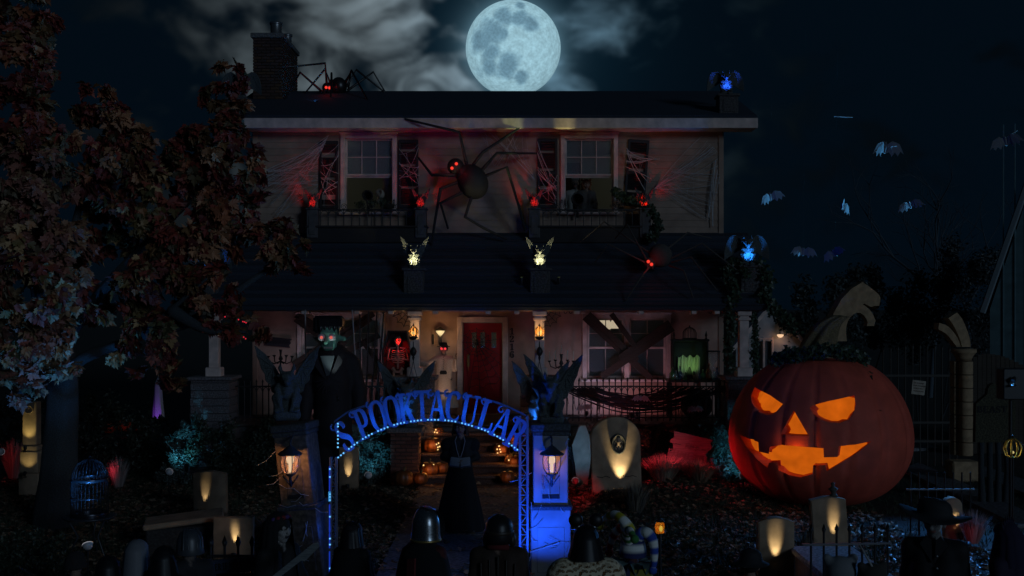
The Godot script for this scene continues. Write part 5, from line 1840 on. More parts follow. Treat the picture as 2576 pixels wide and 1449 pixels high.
	# flood lamp on the ground that washes the right pillar and the right letters
	uplight("blue floodlight on the ground at the right foot of the arch", Vector3(0.12, 0.13, -14.2), at(1400, 1170, 15.4), Vector3(0.008, 0.085, 1.0), 6.5, 46, 1.2, 0.8)
	# pillars
	for s in [1, 0]:
		var right: bool = s == 1
		var pd := 15.5
		var base := at(1384 if right else 782, 1438, pd)
		var pt := thing("gate_pillar", ("upright gate pillar washed in blue light right of the arch" if right else "leaning stone gate pillar left of the arch, warmly lit by its lantern"), "pillar", Vector3(base.x, 0, -pd))
		if not right:
			pt.rotation.z = 0.115
			pt.rotation.y = -0.16
		var st := mat("pillar_stucco", 0.30, 0.29, 0.29, 0.75, "blotch", 1.6, 0.06) if right else mat("pillar_old_stone", 0.17, 0.13, 0.10, 0.85, "stone", 0.9, 0.2)
		b = B.new()
		b.bev(Vector3(0, 1.42, 0), Vector3(0.46, 1.06, 0.46), 0.012)
		bpart(pt, "shaft", b, st)
		b = B.new()
		b.bev(Vector3(0, 0.43, 0), Vector3(0.525, 0.94, 0.525), 0.012)
		b.bev(Vector3(0, 0.35, 0.264), Vector3(0.36, 0.6, 0.012), 0.005)
		bpart(pt, "plinth", b, st)
		b = B.new()
		b.bev(Vector3(0, 0.905, 0), Vector3(0.57, 0.07, 0.57), 0.02)
		bpart(pt, "ledge", b, mat("pillar_dark", 0.10, 0.105, 0.11, 0.8, "stone", 0.4, 0.3))
		b = B.new()
		b.bev(Vector3(0, 1.96, 0), Vector3(0.52, 0.10, 0.52), 0.015)
		b.bev(Vector3(0, 1.88, 0), Vector3(0.49, 0.06, 0.49), 0.012)
		bpart(pt, "cap", b, mat("pillar_dark"))
		b = B.new()
		b.bev(Vector3(0, 1.22, 0.233), Vector3(0.235, 0.42, 0.012), 0.005)
		bpart(pt, "panel", b, st)
		b = B.new()
		b.bev(Vector3(0, 1.05, 0.243), Vector3(0.225, 0.055, 0.012), 0.004)
		bpart(pt, "slot", b, mat("slot_black", 0.008, 0.008, 0.01, 0.8))
		# crystal clear twigs and straw caught on it
		b = B.new()
		for k in 16:
			var p := Vector3(rng.randf_range(-0.27, 0.27), rng.randf_range(0.2, 1.7), 0.275)
			var q := p + Vector3(rng.randf_range(-0.3, 0.3), rng.randf_range(-0.3, 0.12), rng.randf_range(0.0, 0.06))
			b.tube([p, p.lerp(q, 0.5) + Vector3(0, -0.03, 0.01), q], 0.0045, 4)
		if right: b.tube([Vector3(-0.27, 0.33, 0.29), Vector3(0.1, 0.45, 0.31)], 0.012, 6)
		var tw := bpart(pt, "twigs", b, mat("twig", 0.34, 0.32, 0.30, 0.8))
		tw.set_meta("kind", "stuff")
	carriage_lamp("glowing carriage lantern on the blue gate pillar", at(1388, 1163, 15.1), 0.045)
	carriage_lamp("glowing carriage lantern on the leaning left gate pillar", at(730, 1163, 15.08), 0.17)
	gargoyle("up", "dark winged gargoyle crouching on the blue gate pillar", at(1388, 1062, 15.5), -0.2, 0.86, "gargoyles by the gate and steps")
	gargoyle("up", "dark winged gargoyle crouching on the leaning left gate pillar", at(722, 1052, 15.5), 0.15, 0.92, "gargoyles by the gate and steps")
	var p1 := Vector3(-2.14, 1.15, -23.25)
	gargoyle("up", "tall winged gargoyle with blue-lit face on the left brick pier", p1, 0.0, 1.25, "gargoyles by the gate and steps")
	uplight("blue spotlight at the foot of the gargoyle on the left brick pier", p1 + Vector3(0.02, 0.12, 0.33), p1 + Vector3(0, 0.66, 0.06), Vector3(0.02, 0.20, 1.0), 0.5, 50, 0.7, 0.3)
	var p2 := Vector3(0.58, 1.15, -23.25)
	gargoyle("up", "winged gargoyle on the right brick pier, half hidden behind the pillar's gargoyle", p2, 0.0, 1.25, "gargoyles by the gate and steps")
	uplight("blue spotlight at the foot of the gargoyle on the right brick pier", p2 + Vector3(-0.12, 0.12, 0.33), p2 + Vector3(-0.12, 0.66, 0.06), Vector3(0.02, 0.20, 1.0), 0.6, 50, 0.7, 0.3)

func tomb(label: String, px: float, pybase: float, wpx: float, hpx: float, style: String, tilt: float, lit: Array, th := 0.16, y0 := 0.0) -> Node3D:
	var d := (EYE - y0) * F / (pybase - 773.0)
	var k := d / F
	var w := wpx * k
	var h := hpx * k
	var o := at(px, pybase, d)
	o.y = y0
	var t := thing("tombstone", label, "tombstone", o, 0.0, "tombstones in the yard")
	t.rotation.z = tilt
	var st := mat("tomb_stone", 0.44, 0.31, 0.21, 0.9, "blotch", 0.9, 0.10)
	var poly := PackedVector2Array()
	match style:
		"round":
			poly = PackedVector2Array([Vector2(-w / 2, -0.08), Vector2(w / 2, -0.08), Vector2(w / 2, h - w * 0.42)])
			for q in 17:
				var a := PI * q / 16.0
				poly.append(Vector2(cos(a) * w / 2, h - w * 0.42 + sin(a) * w * 0.42))
			poly.append(Vector2(-w / 2, h - w * 0.42))
		"arched":
			poly = PackedVector2Array([Vector2(-w / 2, -0.08), Vector2(w / 2, -0.08)])
			for q in 13:
				var u := q / 12.0
				poly.append(Vector2(lerpf(w / 2, -w / 2, u), h - w * 0.13 + w * 0.13 * sin(PI * u)))
		"coffin":
			poly = PackedVector2Array([Vector2(-w * 0.22, -0.08), Vector2(w * 0.22, -0.08), Vector2(w / 2, h * 0.66), Vector2(w * 0.14, h), Vector2(-w * 0.14, h), Vector2(-w / 2, h * 0.66)])
		"peak":
			poly = PackedVector2Array([Vector2(-w / 2, -0.08), Vector2(w / 2, -0.08), Vector2(w / 2, h * 0.94), Vector2(w * 0.1, h), Vector2(-w * 0.1, h), Vector2(-w / 2, h * 0.96)])
		_:
			poly = PackedVector2Array([Vector2(-w / 2, -0.08), Vector2(w / 2, -0.08), Vector2(w / 2, h), Vector2(-w / 2, h)])
	# drop repeated points
	var clean := PackedVector2Array()
	for p in poly:
		if clean.is_empty() or clean[-1].distance_to(p) > 1e-3: clean.append(p)
	var b := B.new()
	# slab with a chamfer: two stacked outlines
	var inner := PackedVector2Array()
	for p in clean: inner.append(Vector2(p.x * (1 - 0.024 / w), p.y - 0.012 * signf(maxf(p.y, 0.0))))
	b.prism(clean, th - 0.024)
	b.prism(inner, th)
	bpart(t, "slab", b, st)
	if lit.size() > 0:
		var p := o + Vector3(lit[0], lit[6] if lit.size() > 6 else 0.10, th / 2 + lit[1] + 0.03)
		uplight("small yellowish spotlight before the " + lit[5], p, o + Vector3(lit[0] * 0.8, h * lit[2] * 0.8, th / 2), Vector3(1.0, 0.84, 0.46), lit[3] * 7.0, lit[4] * (0.6 if lit[4] < 30 else 0.8), 0.9, 0.15, "spotlights before the tombstones")
	return t

# bowl-shaped yard lamp on a stake that throws coloured light
func yard_lamp(label: String, px: float, py: float, d: float, aim: Vector3, c: Vector3, e: float, cone := 42.0) -> void:
	var p := at(px, py, d)
	var t := thing("yard_lamp", label, "yard lamp", p, 0.0, "white bowl lamps in the yard")
	var dir := (aim - p).normalized()
	var ba := Basis.looking_at(dir, Vector3(0.02, 1, 0.03).normalized()) * Basis(Vector3.RIGHT, -PI / 2)
	var b := B.new()
	b.lathe([[0, -0.05], [0.035, -0.045], [0.062, -0.015], [0.072, 0.03], [0.068, 0.03], [0.055, -0.01], [0, -0.03]], 18, Vector3.ZERO, ba)
	bpart(t, "lamp_shade", b, mat("white_plastic", 0.6, 0.6, 0.62, 0.4))
	b = B.new()
	b.lathe([[0.052, 0.026], [0.070, 0.034], [0.072, 0.026], [0.058, 0.018], [0.052, 0.026]], 18, Vector3.ZERO, ba)
	bpart(t, "lamp_rim", b, glow("bowl_white", 0.75, 0.76, 0.85, 0.55))
	b = B.new()
	b.ball(ba * Vector3(0, -0.005, 0), Vector3.ONE * 0.028, 10)
	bpart(t, "bulb_lamp", b, glow("bowl_bulb", 1.0, 0.92, 0.9, 1.1))
	b = B.new()
	b.tube([Vector3(0, -0.05, 0), Vector3(0, -p.y - 0.1, 0)], 0.012, 6)
	bpart(t, "stake", b, mat("black_plastic"))
	spot(t, dir * 0.06, p + dir * 3.0, c.x, c.y, c.z, e, cone, 1.0, 0.04)

func tuft(label: String, p: Vector3, h: float, spread: float, n: int, c: Vector3) -> void:
	var t := thing("grass_tuft", label, "ornamental grass", p, 0.0, "tufts of dry ornamental grass")
	var b := B.new()
	for k in n:
		var a := rng.randf() * TAU
		var r := sqrt(rng.randf())
		var s := Vector3(cos(a), 0, sin(a)) * r * spread * 0.25
		var e := Vector3(cos(a), 0, sin(a)) * r * spread + Vector3(0, h * rng.randf_range(0.6, 1.0) * (1.0 - 0.25 * r), 0)
		var m := s.lerp(e, 0.55) + Vector3(0, h * 0.12, 0)
		var f := rng.randf_range(0.6, 1.3)
		b.col = Color(c.x * f, c.y * f, c.z * f)
		var w := Vector3(-sin(a), 0, cos(a)) * 0.006
		b.tri(s - w, s + w, m + w); b.tri(s - w, m + w, m - w); b.tri(m - w, m + w, e)
	var q := bpart(t, "blades", b, cmat("blades", 0.9), true)
	q.set_meta("kind", "stuff")

func yard() -> void:
	# tombstones
	var t := tomb("tall round-topped tombstone with a bearded face medallion, left of the pink sign", 1552, 1262, 124, 214, "round", 0.03, [0.06, 0.14, 0.62, 0.22, 30.0, "medallion tombstone", 0.22], 0.2)
	var k := 21.1 / F
	var md := B.new()
	var mc := Vector3(0.05, 147 * k, 0.115)
	md.lathe([[0.10, 0.0], [0.165, 0.0], [0.165, 0.03], [0.14, 0.045], [0.125, 0.02], [0.10, 0.012]], 24, mc, Basis(Vector3.RIGHT, PI / 2) * Basis.from_scale(Vector3(0.82, 1, 1.15)))
	bpart(t, "medallion_ring", md, mat("medallion_dark", 0.07, 0.065, 0.055, 0.8))
	md = B.new()
	var fb := []
	for q in [[0.0, 0.03, 0.045, 0.05], [-0.045, 0.05, 0.025, 0.02], [0.045, 0.05, 0.025, 0.02], [0.0, 0.0, 0.03, 0.06], [-0.03, -0.03, 0.028, 0.045], [0.03, -0.03, 0.028, 0.045], [0.0, -0.075, 0.035, 0.03], [-0.06, -0.06, 0.03, 0.012], [0.06, -0.06, 0.03, 0.012], [0.0, 0.09, 0.04, 0.014], [-0.07, 0.02, 0.028, 0.01], [0.07, 0.02, 0.028, 0.01], [-0.05, -0.10, 0.026, 0.01], [0.05, -0.10, 0.026, 0.01], [-0.05, 0.1, 0.028, 0.01], [0.05, 0.1, 0.028, 0.01]]:
		fb.append([mc + Vector3(q[0], q[1], q[3] * 0.5 - 0.01), mc + Vector3(q[0], q[1] - 0.012, q[3] * 0.5 - 0.01), q[2] * 0.8, q[2] * 0.7])
	md.flesh(fb, 0.011, 0.014)
	bpart(t, "lion_face", md, mat("tomb_stone"))
	md = B.new()
	for q in [[-0.36, 0.36], [0.12, 0.36]]:
		md.tube([Vector3(q[0], 66 * k, 0.102), Vector3(q[0] + 0.1, 64 * k, 0.102), Vector3(q[0] + 0.17, 67 * k, 0.102), Vector3(q[0] + 0.24, 63 * k, 0.102)], 0.006, 4)
	bpart(t, "crack", md, mat("slot_black", 0.008, 0.008, 0.01, 0.8))
	tomb("pale coffin-shaped tombstone washed blue beside the gate pillar", 1465, 1215, 53, 146, "coffin", 0.0, [])
	tomb("flat-topped tombstone lit at its left, above the dark chest", 531, 1306, 82, 122, "peak", 0.02, [-0.10, 0.10, 0.72, 0.05, 22.0, "flat-topped tombstone above the dark chest"])
	tomb("plain square tombstone lit in its middle behind the ENTER sign", 588, 1408, 98, 108, "flat", -0.01, [0.05, 0.10, 0.75, 0.05, 24.0, "square tombstone behind the ENTER sign"])
	tomb("tombstone with a gently arched top, left of the crooked one by the pumpkin", 1950, 1452, 90, 152, "arched", 0.0, [-0.02, 0.12, 0.7, 0.085, 27.0, "gently arched tombstone"])
	t = tomb("crooked tombstone with a broken urn on its corner, in front of the pumpkin", 2090, 1398, 88, 150, "peak", 0.07, [0.02, 0.12, 0.7, 0.085, 22.0, "crooked tombstone by the pumpkin"])
	var b := B.new()
	var kk := 16.5 / F
	b.lathe([[0, 0], [0.05, 0.0], [0.06, 0.03], [0.03, 0.06], [0.05, 0.10], [0.07, 0.12], [0.02, 0.16], [0.03, 0.2], [0, 0.22]], 12, Vector3(0.10, 146 * kk, 0))
	bpart(t, "broken_urn", b, mat("medallion_dark"))
	tomb("narrow rounded tombstone lit yellow behind the man in the wide hat", 2398, 1356, 46, 106, "round", 0.06, [0.03, 0.10, 0.6, 0.07, 26.0, "narrow rounded tombstone at the right"])
	tomb("stepped tombstone glimpsed through the left side of the arch", 878, 1232, 48, 108, "flat", 0.0, [0.0, 0.1, 0.6, 0.05, 26.0, "stepped tombstone behind the arch"])
	# tiered obelisk at the far left
	var od := 22.0
	t = thing("obelisk", "tiered stone obelisk lit yellow, left of the maple trunk", "obelisk", at(80, 1243, od))
	var ko := od / F
	var y := 0.0
	var st := mat("tomb_stone")
	for q in [[62, 55], [56, 55], [50, 14], [44, 110]]:
		b = B.new()
		b.bev(Vector3(0, y + q[1] * ko / 2, 0), Vector3(q[0] * ko * 0.82, q[1] * ko - 0.006, q[0] * ko * 0.7), 0.015)
		bpart(t, "tier", b, st)
		y += q[1] * ko
	b = B.new()
	b.lathe([[0.05, 0.0], [0.09, 0.0], [0.09, 0.02], [0.07, 0.03], [0.05, 0.01]], 16, Vector3(0, y - 0.15, 0.125), Basis(Vector3.RIGHT, PI / 2))
	for q in [[0, 0.03], [-0.03, -0.02], [0.03, -0.02], [0, -0.045]]: b.ball(Vector3(q[0], y - 0.15 + q[1], 0.128), Vector3(0.024, 0.02, 0.018), 8)
	bpart(t, "emblem", b, st)
	uplight("yellowish spotlight at the ledge of the tiered obelisk", t.position + Vector3(0, 0.92, 0.30), t.position + Vector3(0, 1.5, 0.1), Vector3(1.0, 0.85, 0.30), 0.16, 36, 0.7, 0.15, "spotlights before the tombstones")
	uplight("yellowish spotlight before the lower tier of the obelisk", t.position + Vector3(0.02, 0.45, 0.36), t.position + Vector3(0, 0.72, 0.15), Vector3(1.0, 0.85, 0.36), 0.06, 40, 0.7, 0.15, "spotlights before the tombstones")
	# bowl lamps
	var cy := Vector3(0.10, 0.55, 0.85)
	yard_lamp("white bowl lamp beside the left hedge, aimed at the leaves", 425, 1188, 22.2, at(468, 1128, 23.3), cy, 2.0, 24.0)
	yard_lamp("white bowl lamp seen through the left of the arch", 926, 1197, 22.2, at(938, 1120, 23.4), cy, 1.2, 32.0)
	yard_lamp("white bowl lamp right of the blue gate pillar, aimed at the coffin-shaped stone", 1447, 1211, 22.0, at(1465, 1110, 23.3), Vector3(0.12, 0.42, 1.0), 0.8, 34.0)
	yard_lamp("white bowl lamp against the pumpkin's left side", 1870, 1196, 22.3, at(1838, 1140, 23.6), cy, 1.8, 28.0)
	yard_lamp("white bowl lamp in the left foreground under the maple", 221, 1374, 15.5, at(110, 840, 17.3), Vector3(0.06, 0.36, 1.0), 7.0, 34.0)
	yard_lamp("white bowl lamp at the left edge of the yard", 2, 1135, 23.0, at(20, 1175, 24.0), Vector3(1.0, 0.05, 0.06), 0.08, 50.0)
	# red floodlights on the leaf heaps
	uplight("red floodlight on a stake behind the medallion tombstone", Vector3(2.05, 1.25, -21.6), Vector3(3.2, 0.55, -21.7), Vector3(1.0, 0.03, 0.07), 2.0, 42, 1.0, 0.5, "red floodlights in the leaves")
	uplight("red floodlight behind the blue gate pillar", Vector3(0.55, 1.3, -16.2), Vector3(1.24, 0.0, -21.4), Vector3(1.0, 0.02, 0.03), 8.0, 6.5, 1.0, 0.5, "red floodlights in the leaves")
	uplight("crimson floodlight on a stake by the pink sign", Vector3(3.35, 0.95, -22.9), Vector3(3.2, 0.0, -20.0), Vector3(1.0, 0.03, 0.05), 2.2, 28, 1.0, 0.5, "red floodlights in the leaves")
	uplight("red floodlight behind the birdcage", at(262, 1190, 22.6), at(300, 1170, 23.2), Vector3(1.0, 0.05, 0.10), 0.05, 60, 1.0, 0.4, "red floodlights in the leaves")
	uplight("pinkish floodlight behind the narrow rounded tombstone", at(2436, 1372, 16.9), at(2445, 1310, 17.6), Vector3(1.0, 0.12, 0.2), 0.012, 60, 1.0, 0.4, "red floodlights in the leaves")
	# pink plank sign
	var so := at(1735, 1140, 22.0)
	t = thing("yard_sign", "crooked plank sign on a post lit pink, in front of the hedge", "sign", so)
	t.rotation.z = -0.21
	t.rotation.y = -0.15
	var kw := 22.0 / F
	var sw := mat("sign_board", 0.34, 0.27, 0.24, 0.9, "wood", 0.5, 0.5)
	for q in 3:
		b = B.new()
		var h := 30.0 * kw
		var yy := (1 - q) * 31.0 * kw
		var x0 = (-54.0 + [0, 4, -3][q]) * kw
		var x1 = (54.0 + [-2, -8, 2][q]) * kw
		b.prism(PackedVector2Array([Vector2(x0, yy - h / 2), Vector2(x1 - 0.05, yy - h / 2), Vector2(x1, yy - h * 0.1), Vector2(x1 - 0.06, yy + h * 0.2), Vector2(x1 - 0.01, yy + h / 2), Vector2(x0 + 0.03, yy + h / 2), Vector2(x0 + 0.06, yy), Vector2(x0 + 0.01, yy - h * 0.25)]), 0.035)
		bpart(t, "board", b, sw)
	b = B.new()
	b.bev(Vector3(0.06, -0.62, -0.05), Vector3(0.08, 1.0, 0.06), 0.01)
	bpart(t, "post", b, sw)
	var fnt := SystemFont.new()
	fnt.font_names = ["Droid Sans"]
	fnt.font_weight = 700
	var ink := mat("faded_ink", 0.15, 0.10, 0.09, 0.9)
	part(t, "lettering", letter("NO", fnt, 0.12, 0.008, ink), Vector3(0.0, 0.12, 0.02))
	part(t, "lettering", letter("FUNERALS", fnt, 0.13, 0.008, ink), Vector3(0.03, -0.06, 0.02))
	# ENTER IF YOU DARE on the street fence
	var fo := Vector3(at(585, 0, 11.0).x, 0, -11.0)
	t = thing("street_fence", "spiked iron fence carrying the ENTER IF YOU DARE sign", "fence", fo)
	var kf := 11.0 / F
	for yq in [1399.0, 1445.0]:
		b = B.new()
		b.bev(Vector3(0, at(0, yq, 11.0).y, 0), Vector3(130 * kf, 0.025, 0.03), 0.005)
		bpart(t, "rail", b, mat("iron"))
	for px in [530, 565, 599, 634]:
		b = B.new()
		var x = (px - 585) * kf
		var yt := at(0, 1372, 11.0).y
		b.tube([Vector3(x, -0.05, 0), Vector3(x, yt, 0)], 0.012, 8)
		b.lathe([[0, 0.10], [0.027, 0.03], [0.014, -0.01], [0, -0.02]], 6, Vector3(x, yt, 0))
		bpart(t, "bar", b, mat("iron"))
	t = thing("enter_sign", "dark blue board reading ENTER IF YOU DARE hung on the spiked fence", "sign", at(580, 1423, 10.93))
	t.rotation.z = 0.10
	b = B.new()
	b.bev(Vector3.ZERO, Vector3(132 * kf, 36 * kf, 0.02), 0.006)
	bpart(t, "board", b, mat("blue_board", 0.045, 0.07, 0.14, 0.7, "wood", 0.3, 0.2))
	var em := letter("ENTER IF YOU DARE", fnt, 0.062, 0.006, mat("board_ink", 0.008, 0.008, 0.012, 0.9))
	var ep := part(t, "lettering", em, Vector3(0, 0.0, 0.012))
	ep.scale = Vector3(0.62, 1.1, 1)
	# stone chest left of the square tombstone
	t = thing("stone_chest", "dark stone chest tomb with a slanted lid, left of the square tombstone", "chest tomb", Vector3(at(450, 0, 16.6).x, 0, -16.8), 0.25)
	b = B.new()
	b.bev(Vector3(0, 0.18, 0), Vector3(1.0, 0.44, 0.6), 0.02)
	bpart(t, "chest", b, mat("chest_stone", 0.07, 0.068, 0.07, 0.9, "stone", 0.5, 0.4))
	b = B.new()
	b.bev(Vector3(0.02, 0.47, 0), Vector3(1.12, 0.08, 0.7), 0.02, Basis(Vector3(0, 0, 1), 0.09))
	bpart(t, "lid", b, mat("tomb_stone"))
	# birdcage on a round table
	var ck := 16.5 / F
	var cb := at(226, 1297, 16.5)
	t = thing("round_table", "dark round iron table under the large birdcage", "table", Vector3(cb.x, 0, cb.z))
	b = B.new()
	b.lathe([[0, cb.y - 0.03], [0.36, cb.y - 0.03], [0.37, cb.y - 0.015], [0.36, cb.y], [0, cb.y]], 24)
	bpart(t, "table_top", b, mat("lantern_iron", 0.03, 0.035, 0.045, 0.4))
	for q in 3:
		b = B.new()
		var a := TAU * q / 3 + 0.5
		b.tube([Vector3(cos(a) * 0.3, cb.y - 0.03, sin(a) * 0.3), Vector3(cos(a) * 0.16, cb.y * 0.5, sin(a) * 0.16), Vector3(cos(a) * 0.32, -0.03, sin(a) * 0.32)], 0.016, 6)
		bpart(t, "leg", b, mat("lantern_iron"))
	t = thing("birdcage", "large domed wire birdcage on the round table, right of the maple trunk", "birdcage", cb)
	var steel := mat("cage_steel", 0.05, 0.055, 0.07, 0.3, "", 1, 0, 0.8)
	for q in 30:
		var a := TAU * q / 30
		var pts := []
		for h in [[0.255, 0.0], [0.255, 0.52], [0.235, 0.63], [0.17, 0.74], [0.08, 0.80], [0.0, 0.82]]: pts.append(Vector3(cos(a) * h[0], h[1], sin(a) * h[0]))
		b = B.new()
		b.tube(pts, 0.004, 4)
		bpart(t, "wire", b, steel)
	for yq in [[0.0, 0.05], [0.26, 0.012], [0.50, 0.035]]:
		b = B.new()
		b.lathe([[0.258, yq[0]], [0.266, yq[0]], [0.266, yq[0] + yq[1]], [0.258, yq[0] + yq[1]]], 30)
		bpart(t, "band", b, steel)
	b = B.new()
	b.lathe([[0, 0.0], [0.255, 0.0], [0.255, 0.012], [0, 0.012]], 30)
	b.ball(Vector3(0, 0.84, 0), Vector3.ONE * 0.022, 10)
	bpart(t, "floor", b, steel)
	# purple hanging ghost in the tree's shadow
	var go := at(398, 985, 20.6)
	t = thing("hanging_ghost", "ragged cloth ghost lit violet, hanging under the maple", "ghost decoration", go)
	var rows := []
	for r in 9:
		var row := PackedVector3Array()
		for q in 18:
			var a := TAU * q / 18
			var rad := (0.055 + 0.035 * r / 8.0) * (1.0 + 0.25 * sin(q * 2.1 + r * 0.5) * r / 8.0) if r > 0 else 0.012
			row.append(Vector3(cos(a) * rad, 0.25 - 0.085 * r - 0.05 * sin(q * 1.9) * (1.0 if r == 8 else 0.0), sin(a) * rad))
		rows.append(row)
	b = B.new()
	b.grid(rows, true)
	b.tube([Vector3(0, 0.24, 0), Vector3(0, 0.7, 0)], 0.004, 4)
	bpart(t, "cloth", b, mat("ghost_cloth", 0.42, 0.38, 0.42, 0.9))
	uplight("violet spotlight below the hanging ghost", go + Vector3(0.02, -0.66, 0.35), go + Vector3(0, -0.05, 0), Vector3(0.34, 0.05, 1.0), 0.09, 40, 0.6, 0.2)
	# ragged pink ghost by the birdcage and red one at the left edge
	tuft("pinkish plume of dry grass behind the birdcage", Vector3(at(298, 0, 23.0).x, gh(-7.8, 23.0), -23.0), 0.75, 0.30, 420, Vector3(0.42, 0.36, 0.34))
	tuft("reddish plume of dry grass at the left edge of the yard", Vector3(at(34, 0, 24.0).x, 0, -24.0), 0.95, 0.42, 480, Vector3(0.42, 0.30, 0.28))
	tuft("red-lit dry grass right of the medallion tombstone", Vector3(at(1668, 0, 21.6).x, gh(2.8, 21.6) - 0.03, -21.6), 0.62, 0.55, 700, Vector3(0.30, 0.24, 0.18))
	tuft("grey-brown dry grass in front of the medallion tombstone", Vector3(at(1598, 0, 19.6).x, gh(2.1, 19.6) - 0.03, -19.6), 0.62, 0.40, 520, Vector3(0.20, 0.17, 0.13))
	tuft("dry grass under the pink sign", Vector3(at(1760, 0, 21.4).x, gh(3.5, 21.4) - 0.03, -21.4), 0.5, 0.5, 500, Vector3(0.24, 0.17, 0.11))
	tuft("dry grass between the two right-hand foreground tombstones", Vector3(at(2030, 0, 16.6).x, gh(4.2, 16.6), -16.6), 0.42, 0.28, 320, Vector3(0.20, 0.16, 0.13))
	tuft("pink-lit dry grass beside the narrow rounded tombstone", Vector3(at(2448, 0, 17.4).x, 0, -17.4), 0.60, 0.32, 420, Vector3(0.34, 0.24, 0.24))
	tuft("pale straw beside the leaning left gate pillar", Vector3(at(690, 0, 17.2).x, gh(-3.5, 17.2), -17.2), 0.45, 0.45, 380, Vector3(0.26, 0.26, 0.24))

func prism_along(pts: Array, a: Vector3, out: float, inn: float) -> B:
	var b := B.new()
	var flat := PackedVector2Array()
	for p in pts: flat.append(Vector2(p.x, p.y))
	var tr := Geometry2D.triangulate_polygon(flat)
	var n := pts.size()
	for p in pts: b.vert(p - a * out, Vector3.UP)
	for p in pts: b.vert(p + a * inn, Vector3.UP)
	var cw := Geometry2D.is_polygon_clockwise(flat)
	for k in range(0, tr.size(), 3):
		var x := tr[k]; var y := tr[k + 1]; var z := tr[k + 2]
		if (flat[y] - flat[x]).cross(flat[z] - flat[x]) < 0:
			var q := y; y = z; z = q
		for q in [x, z, y]: b.i.append(q)
		for q in [x, y, z]: b.i.append(n + q)
	for k in n:
		var p := k; var q := (k + 1) % n
		if cw:
			var s := p; p = q; q = s
		for s in [p, q, n + q, p, n + q, n + p]: b.i.append(s)
	return b

const PUMP_Y := 1.15
# radius of the giant pumpkin at a height above its middle
func pump_r(y: float) -> float:
	var q := y / (1.58 if y > 0 else 1.24)
	return 1.63 * pow(maxf(1.0 - q * q, 0.02), 0.47 if y > 0 else 0.40)

func big_gourd(sc: float) -> B:
	var b := B.new()
	var rows := []
	var nl := 44
	var ns := 160
	for a in nl + 1:
		var ph := PI * a / nl - PI / 2
		var row := PackedVector3Array()
		for j in ns:
			var t := TAU * j / ns
			var seam := absf(sin(t * 8.0 + 0.7 + 0.25 * sin(t * 3)))
			var k := 1.0 - 0.055 * exp(-seam * seam * 40.0) * cos(ph) + 0.014 * sin(t * 2.0 + 1.0)
			var rr := 1.63 * pow(maxf(cos(ph), 0.0), 0.94 if ph > 0 else 0.80) * k
			var y := (1.58 if ph > 0 else 1.24) * sin(ph) - 0.30 * exp(-pow(rr / 0.42, 2)) * (1.0 if ph > 0 else -0.3)
			row.append(Vector3(cos(t) * rr, y, sin(t) * rr) * sc)
		rows.append(row)
	var m := rows[0] as PackedVector3Array
	# closed body: single pole vertices
	var v0 := b.v.size()
	b.vert(m[0], Vector3.DOWN)
	for a in range(1, nl):
		for j in ns: b.vert(rows[a][j], rows[a][j].normalized())
	b.vert(rows[nl][0], Vector3.UP)
	var last := b.v.size() - 1
	for j in ns:
		var j2 := (j + 1) % ns
		for q in [v0, 1 + j, 1 + j2]: b.i.append(q)
		for a in range(0, nl - 2):
			var p := 1 + a * ns
			for q in [p + j, p + ns + j, p + j2, p + j2, p + ns + j, p + ns + j2]: b.i.append(q)
		var p2 := 1 + (nl - 2) * ns
		for q in [p2 + j, last, p2 + j2]: b.i.append(q)
	return b

